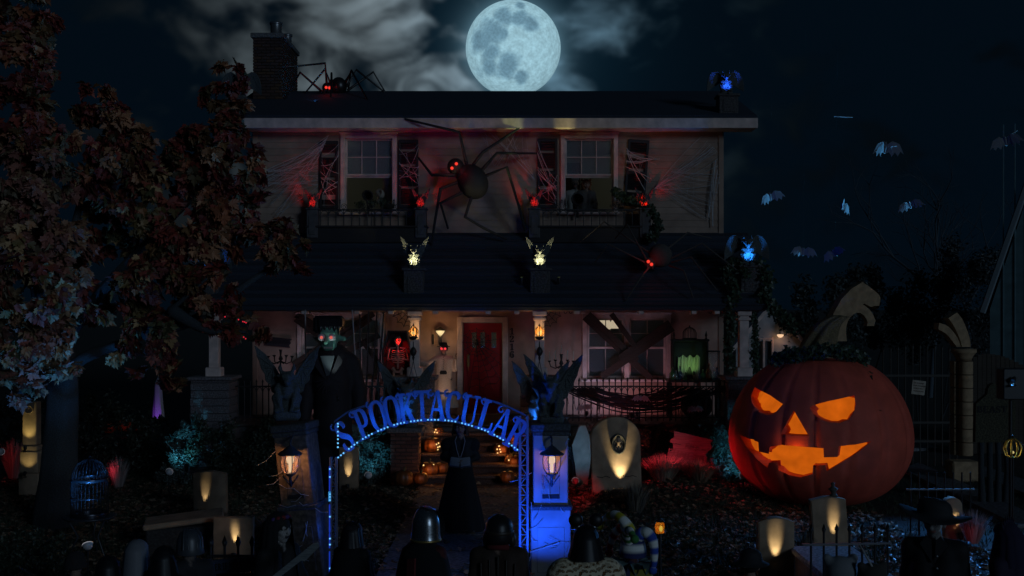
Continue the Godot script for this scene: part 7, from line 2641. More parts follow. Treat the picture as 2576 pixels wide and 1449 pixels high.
	# mossy stone sign
	t = thing("beast_sign", "weathered stone sign with a round top reading BEAST", "sign", at(2500, 1100, 21.0) * Vector3(1, 0, 1))
	b = B.new()
	var ks := 21.0 / F
	var poly := PackedVector2Array([Vector2(-50 * ks, 1.1), Vector2(50 * ks, 1.1), Vector2(52 * ks, 1.85), Vector2(16 * ks, 1.95)])
	for q in 7: poly.append(Vector2(16 * ks * cos(PI * q / 6.0) - 4 * ks, 1.97 + 0.2 * sin(PI * q / 6.0)))
	poly.append(Vector2(-48 * ks, 1.80))
	b.prism(poly, 0.12)
	bpart(t, "slab", b, mat("mossy_stone", 0.11, 0.10, 0.06, 0.95, "stone", 0.4, 0.5))
	var fnt := SystemFont.new()
	fnt.font_names = ["Droid Serif"]
	fnt.font_weight = 700
	part(t, "lettering", letter("BEAST", fnt, 0.12, 0.01, mat("slot_black", 0.008, 0.008, 0.01, 0.8)), Vector3(-0.06, 1.70, 0.065))
	for q in 4:
		b = B.new()
		b.tube([Vector3((q - 1.5) * 0.14, -0.05, 0), Vector3((q - 1.5) * 0.16, 0.6, 0.02), Vector3((q - 1.5) * 0.15, 1.12, 0)], [0.07, 0.05, 0.055], 8)
		bpart(t, "stump", b, mat("bark"))
	# loudspeaker on a pole
	t = thing("loudspeaker", "black loudspeaker box on a pole at the right edge of the yard", "loudspeaker", at(2542, 1250, 19.5) * Vector3(1, 0, 1))
	b = B.new()
	b.bev(Vector3(0, at(0, 965, 19.5).y, 0), Vector3(0.36, 0.52, 0.3), 0.015)
	bpart(t, "cabinet", b, mat("black_plastic"))
	b = B.new()
	b.tube([Vector3(0, -0.05, 0), Vector3(0, 2.0, 0)], 0.03, 8)
	bpart(t, "pole", b, mat("black_plastic"))
	var bl := Vector3(at(2542, 0, 19.5).x - 0.05, 2.34, -19.27)
	var fl := uplight("added blue floodlight on the loudspeaker at the right edge", bl, Vector3(6.0, 0.0, -17.0), Vector3(0.08, 0.36, 1.0), 11.0, 50, 0.9, 0.03)  # added lamp that washes the lawn and driveway blue
	spot(fl, Vector3(-0.05, 0.1, 0.05), at(2190, 500, 18.2), 0.10, 0.48, 1.0, 60.0, 46.0, 0.9, 0.05)  # second added beam, brightens the bats
	# brass lantern with curved ribs
	var lo := at(2548, 1128, 17.5)
	t = thing("ribbed_lantern", "round lantern with glinting brass ribs at the right edge", "lantern", lo)
	for k in 9:
		b = B.new()
		var a := TAU * k / 9
		var pts := []
		for h in [[0.02, 0.16], [0.10, 0.10], [0.135, 0.0], [0.11, -0.10], [0.05, -0.14]]: pts.append(Vector3(cos(a) * h[0], h[1], sin(a) * h[0]))
		b.tube(pts, 0.010, 5)
		bpart(t, "rib", b, mat("brass_bright", 0.65, 0.5, 0.16, 0.3, "", 1, 0, 0.9))
	b = B.new()
	b.ball(Vector3(0, 0.18, 0), Vector3.ONE * 0.025, 8)
	b.tube([Vector3(0, 0.18, 0), Vector3(0.14, 0.06, 0.02), Vector3(0.3, -0.04, 0.02)], 0.007, 4)
	b.tube([Vector3(0, -0.12, 0), Vector3(0, -lo.y - 0.05, 0)], 0.02, 6)
	bpart(t, "stand", b, mat("iron"))
	b = B.new()
	b.ball(Vector3.ZERO, Vector3.ONE * 0.022, 8)
	part(t, "bulb_lamp", b.mesh(glow("lantern_dim", 1.0, 0.8, 0.3, 0.5)), Vector3(0, -0.06, 0))
	omni(t, Vector3(0, -0.06, 0), 1.0, 0.8, 0.3, 0.006, 0.022)
	# small gabled garage behind with its own wall lamp
	var gz := 33.0
	t = thing("garage", "small white gabled outbuilding with a lit wall lamp behind the right porch post", "outbuilding", at(1960, 1000, gz) * Vector3(1, 0, 1))
	var kg := gz / F
	var gx0 := -110 * kg
	var gx1 := 62 * kg
	var eave := at(0, 858, gz).y
	var apex := at(0, 758, gz).y
	b = B.new()
	var hole := [(-62) * kg, (-18) * kg, at(0, 930, gz).y, at(0, 852, gz).y]
	pierced(b, gx0, gx1, -0.05, eave, [hole], 0, 0.15)
	b.prism(PackedVector2Array([Vector2(gx0, eave), Vector2(gx1, eave), Vector2((gx0 + gx1) / 2, apex)]), 0.15)
	b.box(Vector3(gx0 + 0.08, eave / 2, -2.1), Vector3(0.15, eave, 4.0)); b.box(Vector3(gx1 - 0.08, eave / 2, -2.1), Vector3(0.15, eave, 4.0)); b.box(Vector3((gx0 + gx1) / 2, eave / 2, -4.17), Vector3(gx1 - gx0, eave, 0.14))
	bpart(t, "wall", b, mat("garage_wall", 0.42, 0.43, 0.45, 0.8, "blotch", 1.5))
	b = B.new()
	for s in [-1.0, 1.0]:
		var hx := (gx1 - gx0) / 2
		var an := atan2(apex - eave, hx)
		b.bev(Vector3((gx0 + gx1) / 2 + s * (hx / 2 + 0.12), (apex + eave) / 2 + 0.06 - 0.12 * tan(an), -2.0), Vector3(hx / cos(an) + 0.3, 0.10, 4.6), 0.01, Basis(Vector3(0, 0, 1), -s * an))
	bpart(t, "roof", b, mat("shingles"))
	b = B.new()
	for s in [-1.0, 1.0]:
		var hx := (gx1 - gx0) / 2
		var an := atan2(apex - eave, hx)
		b.bev(Vector3((gx0 + gx1) / 2 + s * (hx / 2 + 0.12), (apex + eave) / 2 - 0.05 - 0.12 * tan(an), 0.24), Vector3(hx / cos(an) + 0.3, 0.16, 0.04), 0.008, Basis(Vector3(0, 0, 1), -s * an))
	bpart(t, "bargeboard", b, mat("white_trim"))
	b = B.new()
	b.box(Vector3((hole[0] + hole[1]) / 2, (hole[2] + hole[3]) / 2, -0.04), Vector3(hole[1] - hole[0], hole[3] - hole[2], 0.01))
	bpart(t, "window", b, glass("window_glass", Color(0.6, 0.65, 0.7), 0.12))
	b = B.new()
	for x in [hole[0], (hole[0] + hole[1]) / 2, hole[1]]: b.bev(Vector3(x, (hole[2] + hole[3]) / 2, 0.06), Vector3(0.06, hole[3] - hole[2] + 0.1, 0.08), 0.006)
	for y in [hole[2], hole[3]]: b.bev(Vector3((hole[0] + hole[1]) / 2, y, 0.064), Vector3(hole[1] - hole[0], 0.06, 0.08), 0.006)
	bpart(t, "window_frame", b, mat("white_trim"))
	var wl := thing("wall_lamp", "warm wall lamp on the white outbuilding behind the right porch post", "wall lamp", at(1963, 846, gz - 0.22))
	b = B.new()
	b.lathe([[0, -0.04], [0.05, -0.03], [0.10, 0.03], [0.09, 0.05], [0, 0.06]], 12)
	bpart(wl, "lamp_shade", b, glow("wall_glow", 1.0, 0.62, 0.36, 0.95))
	b = B.new()
	b.tube([Vector3(0, 0.05, 0), Vector3(0, 0.1, -0.04), Vector3(0, 0.08, -0.15)], 0.018, 6)
	bpart(wl, "arm", b, mat("iron"))
	omni(wl, Vector3(0, -0.09, 0.09), 1.0, 0.45, 0.2, 0.022, 0.06)
	# steep gable of the neighbouring house at the right edge
	var nd := 30.0
	var n0 := at(2478, 778, nd)
	var n1 := at(2600, 350, nd)
	t = thing("neighbour_gable", "steep bluish gable of the neighbouring house at the right edge", "house", Vector3(n0.x, 0, -nd), -0.62)
	n1.x = n0.x + (n1.x - n0.x) / 0.86
	var w := 6.5
	b = B.new()
	b.prism(PackedVector2Array([Vector2(0.12, 0), Vector2(w, 0), Vector2(w, 13.5), Vector2((n1.x - n0.x) * 1.7, n0.y + (n1.y - n0.y) * 1.7), Vector2(0.12, n0.y)]), 0.2, Vector3(0, 0, -0.1))
	bpart(t, "wall", b, mat("neighbour_wall", 0.16, 0.27, 0.30, 0.85, "blotch", 1.2))
	b = B.new()
	var e := (n1 - n0) * 1.7
	b.bev(e * 0.5 + Vector3(-0.02, n0.y, 0.04), Vector3(e.length() + 0.2, 0.13, 0.12), 0.01, Basis(Vector3(0, 0, 1), atan2(e.y, e.x)))
	bpart(t, "bargeboard", b, mat("neighbour_trim", 0.22, 0.27, 0.30, 0.7))
	b = B.new()
	b.bev(e * 0.5 + Vector3(-0.08, n0.y + 0.03, -2.4), Vector3(e.length() + 0.25, 0.12, 4.6), 0.01, Basis(Vector3(0, 0, 1), atan2(e.y, e.x)))
	bpart(t, "roof", b, mat("shingles"))
	for q in 9:
		b = B.new()
		b.bev(Vector3(0.45 + q * 0.28, 5.0, 0.012), Vector3(0.03, 6.5, 0.024), 0.004)
		bpart(t, "batten", b, mat("neighbour_wall"))
	# low iron fences at the right
	for q in [[2365, 18.2, 2280, 2452, 8, 1231, 1188, 1335, "low red-rusted iron fence beside the driveway"], [2130, 13.6, 2022, 2252, 7, 1368, 1335, 1560, "iron fence in front of the crooked tombstone"]]:
		var fd: float = q[1]
		var fo := Vector3(at(q[0], 0, fd).x, 0, -fd)
		t = thing("iron_fence", q[8], "fence", fo, 0.0 if fd > 15 else 0.07, "low iron fences at the right")
		b = B.new()
		b.bev(Vector3(0, at(0, q[5], fd).y, 0), Vector3((q[3] - q[2]) * fd / F, 0.022, 0.05), 0.004)
		bpart(t, "rail", b, mat("fence_steel", 0.16, 0.17, 0.19, 0.35))
		for k in q[4]:
			b = B.new()
			var x: float = lerpf(q[2], q[3], (k + 0.5) / q[4]) - q[0]
			var yt: float = at(0, q[6], fd).y
			b.tube([Vector3(x * fd / F, -0.05, 0), Vector3(x * fd / F, yt, 0)], 0.014, 7)
			if fd < 15: b.lathe([[0, 0.09], [0.028, 0.02], [0.013, -0.02], [0, -0.03]], 6, Vector3(x * fd / F, yt, 0))
			bpart(t, "bar", b, mat("iron"))
	# white slab tomb behind the near fence
	t = thing("slab_tomb", "pale flat slab tomb behind the near iron fence", "tomb", Vector3(at(2185, 0, 13.2).x, 0, -14.2))
	b = B.new()
	b.bev(Vector3(0, 0.12, 0), Vector3(0.72, 0.4, 2.0), 0.02)
	bpart(t, "base", b, mat("tomb_stone"))
	b = B.new()
	b.bev(Vector3(0, 0.36, 0), Vector3(0.84, 0.08, 2.12), 0.02)
	bpart(t, "slab", b, mat("pale_slab", 0.52, 0.55, 0.60, 0.6, "stone", 0.6, 0.2))
	# hanging bats at the right
	var wires := mat("bat_wire", 0.3, 0.31, 0.33, 0.5)
	for q in [[2225, 376, 17.5, 0.54, Vector3(0.2, 0.4, 0.05), "largest and highest, left of the right edge pair"], [2530, 358, 17.5, 0.46, Vector3(0.15, -0.3, 0.25), "highest at the right edge"], [1938, 498, 18.5, 0.42, Vector3(0.1, 0.3, 0.32), "nearest the house wall"], [2118, 520, 18.0, 0.40, Vector3(0.1, 1.0, -0.35), "in the middle, seen half from the side"], [2290, 517, 18.5, 0.40, Vector3(0.3, -0.2, 0.3), "right of the middle with wings level"], [2020, 636, 18.5, 0.40, Vector3(-0.1, 0.0, -0.1), "lowest, left of two above the pumpkin"], [2101, 638, 18.0, 0.38, Vector3(0.2, -0.7, 0.45), "lowest, right of two above the pumpkin"]]:
		bat("hanging bat decoration, the one " + q[5], at(q[0], q[1], q[2]), q[4], q[3] * 1.2, "bats hanging over the yard")
	for q in [[[2098, 293], [2145, 295], 17.5], [[2560, 328], [2528, 348], 17.5], [[2255, 366], [2240, 371], 17.4]]:
		t = thing("thin_rod", ["short pale rod hanging alone in the air left of the highest bats", "thin pale rod holding the bat at the right edge", "short pale rod holding the largest bat"][used.get("thin_rod", 0)], "rod", at(q[0][0], q[0][1], q[2]), 0.0, "rods that hold the bats")
		b = B.new()
		b.tube([Vector3.ZERO, at(q[1][0], q[1][1], q[2]) - t.position], 0.007, 5)
		bpart(t, "rod", b, wires)
	b = B.new()
	for q in [[2225, 376, 17.5], [2530, 358, 17.5], [1938, 498, 18.5], [2118, 520, 18.0], [2290, 517, 18.5], [2020, 636, 18.5], [2101, 638, 18.0]]:
		var p := at(q[0], q[1], q[2])
		b.tube([p + Vector3(0, 0.04, 0), p + Vector3(0.1, 8.0 - p.y * 0.4, -0.1)], 0.0005, 3, [], false)
	var hw := bpart(self, "bat_lines", b, mat("fishing_line", 0.02, 0.02, 0.025, 0.8))
	hw.set_meta("kind", "stuff")
	tag(hw, "fine lines from which the bats hang", "lines")

var head_b := {}
var hand_b: B

func head_shape(skin: Color, hair: Color, lips: Color) -> B:
	var key := str(skin) + str(hair) + str(lips)
	if head_b.has(key): return head_b[key]
	var bones := [
		[Vector3(0, 0.035, -0.035), Vector3(0, 0.04, 0.01), 0.088, 0.086, hair], [Vector3(0, 0.005, 0.02), Vector3(0, -0.05, 0.035), 0.070, 0.056, skin], [Vector3(0, -0.085, 0.045), Vector3(0, -0.095, 0.055), 0.030, 0.024, skin],
		[Vector3(0, 0.012, 0.088), Vector3(0, -0.028, 0.105), 0.011, 0.016, skin], [Vector3(-0.042, 0.026, 0.076), Vector3(0.042, 0.026, 0.076), 0.013, 0.013, skin], [Vector3(-0.02, -0.058, 0.088), Vector3(0.02, -0.058, 0.088), 0.009, 0.009, lips],
		[Vector3(-0.045, -0.02, 0.065), Vector3(-0.035, -0.03, 0.07), 0.022, 0.02, skin], [Vector3(0.045, -0.02, 0.065), Vector3(0.035, -0.03, 0.07), 0.022, 0.02, skin],
		[Vector3(-0.082, 0.012, -0.005), Vector3(-0.080, -0.028, 0.0), 0.016, 0.012, skin], [Vector3(0.082, 0.012, -0.005), Vector3(0.080, -0.028, 0.0), 0.016, 0.012, skin]]
	var b := B.new()
	b.flesh(bones, 0.0085, 0.022)
	head_b[key] = b
	return b

func hand_shape() -> B:
	if hand_b: return hand_b
	var s := Color(1, 1, 1)
	var bones := [[Vector3(0, 0.0, 0), Vector3(0, -0.03, 0.0), 0.022, 0.022, s]]
	var zs := [-0.030, -0.010, 0.010, 0.029]
	var ln := [0.78, 0.95, 1.0, 0.9]
	for k in 4:
		var z: float = zs[k]
		var L: float = ln[k]
		bones.append([Vector3(0, -0.025, z * 0.6), Vector3(0, -0.085, z), 0.015, 0.0125, s])
		bones.append([Vector3(0.0, -0.085, z), Vector3(0.010, -0.085 - 0.042 * L, z * 1.08), 0.0095, 0.009, s])
		bones.append([Vector3(0.010, -0.085 - 0.042 * L, z * 1.08), Vector3(0.030, -0.085 - 0.070 * L, z * 1.05), 0.0088, 0.0075, s])
	bones.append([Vector3(0, -0.025, 0.022), Vector3(0.014, -0.055, 0.046), 0.014, 0.011, s])
	bones.append([Vector3(0.014, -0.055, 0.046), Vector3(0.026, -0.085, 0.052), 0.0105, 0.0085, s])
	hand_b = B.new()
	hand_b.flesh(bones, 0.0055, 0.008)
	return hand_b

func tinted(src: B, c: Color) -> B:
	var o := B.new()
	o.v = src.v; o.n = src.n; o.i = src.i
	for q in src.c: o.c.append(q * c)
	return o

# a standing figure facing +z; all joints are for a height of 1.75 and scale with h
func person(label: String, p: Vector3, turn: float, h: float, o: Dictionary) -> Node3D:
	var t := thing("person", label, "person", p, turn)
	if o.has("group"): t.set_meta("group", o.group)
	var coat: Color = o.get("coat", Color(0.02, 0.02, 0.022))
	var legs: Color = o.get("legs", Color(0.015, 0.015, 0.018))
	var skin: Color = o.get("skin", Color(0.36, 0.22, 0.16))
	var hair: Color = o.get("hair", Color(0.02, 0.015, 0.012))
	var lips: Color = o.get("lips", Color(0.30, 0.12, 0.10))
	var fat: float = o.get("fat", 1.0)
	var w: float = o.get("wide", 1.0)
	var bones := []
	for s in [-1.0, 1.0]:
		var arm: Array = o.get("right" if s < 0 else "left", [Vector3(0.25 * s, 1.15, -0.03), Vector3(0.26 * s, 0.90, 0.06)])
		bones.append([Vector3(0.075 * s, 0.98, 0), Vector3(0.085 * s, 1.18, 0), 0.115 * fat, 0.11 * fat, coat])
		bones.append([Vector3(0.085 * s, 1.18, 0), Vector3(0.095 * s, 1.36, 0.0), 0.11 * fat, 0.105 * fat, coat])
		bones.append([Vector3(0.05 * s, 1.43, 0), Vector3(0.175 * s * w, 1.41, 0), 0.07, 0.07 * fat, coat])
		bones.append([Vector3(0.185 * s * w, 1.40, 0), arm[0], 0.062 * fat, 0.048 * fat, coat])
		bones.append([arm[0], arm[1], 0.048 * fat, 0.034 * fat, o.get("sleeve", coat)])
		bones.append([Vector3(0.09 * s, 0.95, 0), Vector3(0.10 * s, 0.50, 0.02), 0.098 * fat, 0.062 * fat, legs])
		bones.append([Vector3(0.10 * s, 0.50, 0.02), Vector3(0.10 * s, 0.10, -0.02), 0.060 * fat, 0.042 * fat, legs])
		bones.append([Vector3(0.10 * s, 0.05, -0.03), Vector3(0.12 * s, 0.04, 0.14), 0.046, 0.036, Color(0.01, 0.01, 0.01)])
	bones.append([Vector3(0, 1.44, -0.005), Vector3(0, 1.56, 0.01), 0.058, 0.054, o.get("neck", skin)])
	var b := B.new()
	b.flesh(bones, o.get("cell", 0.027), 0.05)
	var hb := Basis.from_euler(o.get("head", Vector3.ZERO)) * 1.08
	b.add(head_shape(skin, hair, lips), Transform3D(hb, Vector3(0, 1.64, 0.015)))
	if o.get("hands", true):
		for s in [-1.0, 1.0]:
			var arm: Array = o.get("right" if s < 0 else "left", [Vector3(0.25 * s, 1.15, -0.03), Vector3(0.26 * s, 0.90, 0.06)])
			var y: Vector3 = (arm[0] - arm[1]).normalized()
			var z := (Vector3(0, 0, 1) - y * y.z)
			z = z.normalized() if z.length() > 0.1 else (Vector3(0, 1, 0) - y * y.y).normalized()
			if arm.size() > 2: z = (arm[2] - y * y.dot(arm[2])).normalized()
			var x := y.cross(z)
			b.add(tinted(hand_shape(), o.get("glove", skin)), Transform3D(Basis(x * -s, y, z), arm[1] - y * 0.01))
	var body := bpart(t, "body", b, cmat("figure", 0.8, "fine", 0.25), true)
	t.scale = Vector3.ONE * (h / 1.75)
	if o.get("eyes", true):
		for s in [-1.0, 1.0]:
			b = B.new()
			b.ball(Vector3(0.033 * s, 0.004, 0.080), Vector3(0.014, 0.011, 0.011), 10)
			var e := bpart(t, "eye", b, mat("eye_white", 0.5, 0.48, 0.45, 0.3))
			e.transform = Transform3D(hb, Vector3(0, 1.64, 0.015))
			b = B.new()
			b.ball(Vector3(0.033 * s, 0.004, 0.0885), Vector3(0.0065, 0.0065, 0.004), 8)
			var ir := bpart(e, "iris", b, mat("iris", 0.03, 0.02, 0.015, 0.2))
	return t

# a cloth bell from waist to hem, folds around it
func skirt(t: Node3D, called: String, y1: float, y0: float, r1: float, r0: float, m: Material, folds := 9, deep := 0.06, o := Vector3.ZERO, flat := 0.85, cols: Array = [], curve := 0.85) -> void:
	var b := B.new()
	var rows := []
	for r in 13:
		var u := r / 12.0
		var row := PackedVector3Array()
		for j in 54:
			var a := TAU * j / 54
			var rad := lerpf(r1, r0, pow(u, curve)) * (1.0 + deep * u * sin(a * folds + 2.0 * sin(a * 2)))
			row.append(o + Vector3(cos(a) * rad, lerpf(y1, y0, u), sin(a) * rad * flat))
		rows.append(row)
	b.grid(rows, true)
	bpart(t, called, b, m, not cols.is_empty())

# hair or hood as a shell over the head: front opening half-angle, hanging to y
func hair_shell(t: Node3D, called: String, m: Material, open: float, low: float, r := 0.118, back := 0.0) -> void:
	var b := B.new()
	var rows := []
	for k in 15:
		var u := k / 14.0
		var row := PackedVector3Array()
		var y: float
		var rad: float
		if u < 0.5:
			var ph := PI / 2 * (1 - u * 2)
			y = 1.66 + sin(ph) * r * 1.12
			rad = cos(ph) * r
		else:
			y = lerpf(1.66, low, (u - 0.5) * 2)
			rad = r * (1.0 + 0.35 * (u - 0.5) + back * (u - 0.5))
		var op := open * smoothstep(0.18, 0.4, u)
		for j in 31:
			var a := lerpf(op, TAU - op, j / 30.0) + PI / 2
			row.append(Vector3(cos(a) * rad * (1 + (0.03 + 0.05 * u) * sin(a * 13 + u * 2)), y, sin(a) * rad * 1.08 - 0.01 + (0.02 if u < 0.4 else 0.0)))
		rows.append(row)
	b.grid(rows)
	bpart(t, called, b, m)

func spot_at(px: float, d: float) -> Vector3:
	return Vector3(at(px, 0, d).x, 0, -d)

func people() -> void:
	rng.seed = 4
	var blackcloth := mat("black_cloth", 0.010, 0.010, 0.012, 0.95, "fine", 0.2)
	# woman in a long black dress under the arch, holding an open book
	var t := person("person in a long black dress with puffed sleeves holding an open book on the path", spot_at(1158, 18.4), 0.0, 1.74, {"coat": Color(0.008, 0.008, 0.01), "skin": Color(0.42, 0.27, 0.2), "hair": Color(0.06, 0.03, 0.02), "right": [Vector3(-0.27, 1.17, 0.02), Vector3(-0.07, 1.10, 0.22), Vector3(0, 1, 0)], "left": [Vector3(0.27, 1.17, 0.02), Vector3(0.10, 1.12, 0.22), Vector3(0, 1, 0)]})
	skirt(t, "skirt", 1.10, 0.01, 0.16, 0.40, blackcloth, 11, 0.05)
	var b := B.new()
	for s in [-1, 1]: b.ball(Vector3(0.215 * s, 1.36, 0), Vector3(0.10, 0.12, 0.10), 14)
	bpart(t, "puffed_sleeve", b, blackcloth)
	b = B.new()
	for s in [-1, 1]: b.tube([Vector3(0.05 * s, 1.52, 0.02), Vector3(0.08 * s, 1.44, 0.105), Vector3(0.05 * s, 1.30, 0.14), Vector3(0.01 * s, 1.18, 0.14)], 0.008, 5)
	bpart(t, "ribbon", b, mat("grey_ribbon", 0.25, 0.24, 0.25, 0.8))
	hair_shell(t, "hair", mat("brown_hair", 0.05, 0.028, 0.018, 0.6), 0.9, 1.52)
	var bk := thing("book", "open dark book in the hands of the person in the black dress", "book", spot_at(1158, 18.4) + Vector3(0.01, 1.10, 0.30))
	b = B.new()
	for s in [-1, 1]:
		b.bev(Vector3(0.085 * s, 0.012, 0), Vector3(0.17, 0.014, 0.23), 0.003, Basis(Vector3(0, 0, 1), 0.14 * s) * Basis(Vector3.RIGHT, 0.5))
	bpart(bk, "cover", b, mat("book_cover", 0.06, 0.08, 0.10, 0.6))
	b = B.new()
	for s in [-1, 1]: b.bev(Vector3(0.08 * s, 0.03, 0.0), Vector3(0.15, 0.016, 0.21), 0.003, Basis(Vector3(0, 0, 1), 0.14 * s) * Basis(Vector3.RIGHT, 0.5))
	bpart(bk, "pages", b, mat("pages", 0.32, 0.33, 0.34, 0.8))
	# figure in the white blouse on the porch with red goggles
	var mp := Vector3(at(1116, 0, 25.3).x, 1.08, -25.3)
	t = person("mannequin in a cream blouse and skirt with glowing red goggles, arm stretched to the left", mp, 0.0, 1.66, {"coat": Color(0.72, 0.56, 0.44), "sleeve": Color(0.72, 0.56, 0.44), "skin": Color(0.30, 0.2, 0.15), "hair": Color(0.03, 0.02, 0.015), "legs": Color(0.02, 0.02, 0.02), "right": [Vector3(-0.38, 1.30, 0.08), Vector3(-0.60, 1.38, 0.12)], "left": [Vector3(0.27, 1.17, 0.02), Vector3(0.28, 1.40, 0.12)], "eyes": false})
	t.set_meta("category", "mannequin")
	var cream := mat("cream_cloth", 0.70, 0.53, 0.41, 0.9, "fine", 0.2)
	skirt(t, "skirt", 1.10, 0.30, 0.135, 0.34, cream, 8, 0.05)
	b = B.new()
	b.lathe([[0.128, 1.06], [0.135, 1.10], [0.132, 1.15], [0.12, 1.15], [0.12, 1.06]], 20, Vector3.ZERO, Basis.from_scale(Vector3(1.22, 1, 1)))
	bpart(t, "belt", b, blackcloth)
	b = B.new()
	for k in 6: b.ball(Vector3(0, 1.20 + 0.05 * k, 0.118), Vector3.ONE * 0.009, 6)
	bpart(t, "buttons", b, mat("iron"))
	b = B.new()
	for k in 5: b.lathe([[0.05, -0.02], [0.062, 0.0], [0.05, 0.02]], 12, Vector3(-0.28 - 0.055 * k, 1.32 - 0.012 * k + 0.012 * (k - 2) * (k - 2), 0.045 + 0.012 * k), Basis(Vector3(0, 0, 1), PI / 2))
	bpart(t, "gathered_sleeve", b, cream)
	b = B.new()
	b.lathe([[0, 0.16], [0.075, 0.15], [0.09, 0.10], [0.10, 0.075], [0.15, 0.065], [0.15, 0.055], [0.0, 0.06]], 18, Vector3(0, 1.64, 0.0))
	bpart(t, "hat", b, blackcloth)
	b = B.new()
	for s in [-1, 1]: b.lathe([[0.036, 0], [0.036, 0.025], [0.028, 0.025], [0.028, 0.0]], 14, Vector3(0.042 * s, 1.65, 0.095), Basis(Vector3.RIGHT, PI / 2))
	b.tube([Vector3(-0.10, 1.655, 0.02), Vector3(-0.075, 1.652, 0.09)], 0.01, 5); b.tube([Vector3(0.10, 1.655, 0.02), Vector3(0.075, 1.652, 0.09)], 0.01, 5)
	bpart(t, "goggles", b, mat("iron"))
	for s in [-1, 1]:
		b = B.new()
		b.ball(Vector3.ZERO, Vector3(0.028, 0.028, 0.014), 12)
		part(t, "goggle_lamp", b.mesh(glow("goggle_red", 1.0, 0.055, 0.07, 0.95)), Vector3(0.042 * s, 1.65, 0.118))
	omni(t, Vector3(0, 1.65, 0.20), 1.0, 0.05, 0.06, 0.006, 0.03)
	# rods that hold the puppets
	for q in [[[1168, 782, 24.8], [1140, 905, 25.1], "thin line holding the mannequin's raised hand"], [[768, 780, 23.6], [769, 925, 22.9], "pale rod on the left of the tall green-faced figure"], [[886, 780, 23.6], [899, 985, 22.9], "pale rod on the right of the tall green-faced figure"]]:
		var r := thing("puppet_rod", q[2], "rod", at(q[0][0], q[0][1], q[0][2]), 0.0, "rods and lines that hold the puppets")
		b = B.new()
		b.tube([Vector3.ZERO, at(q[1][0], q[1][1], q[1][2]) - r.position], 0.004 if q[0][0] == 1168 else 0.014, 6)
		bpart(r, "rod", b, mat("pale_rod", 0.32, 0.31, 0.33, 0.5))
	monster()
	crowd()
	upstairs()

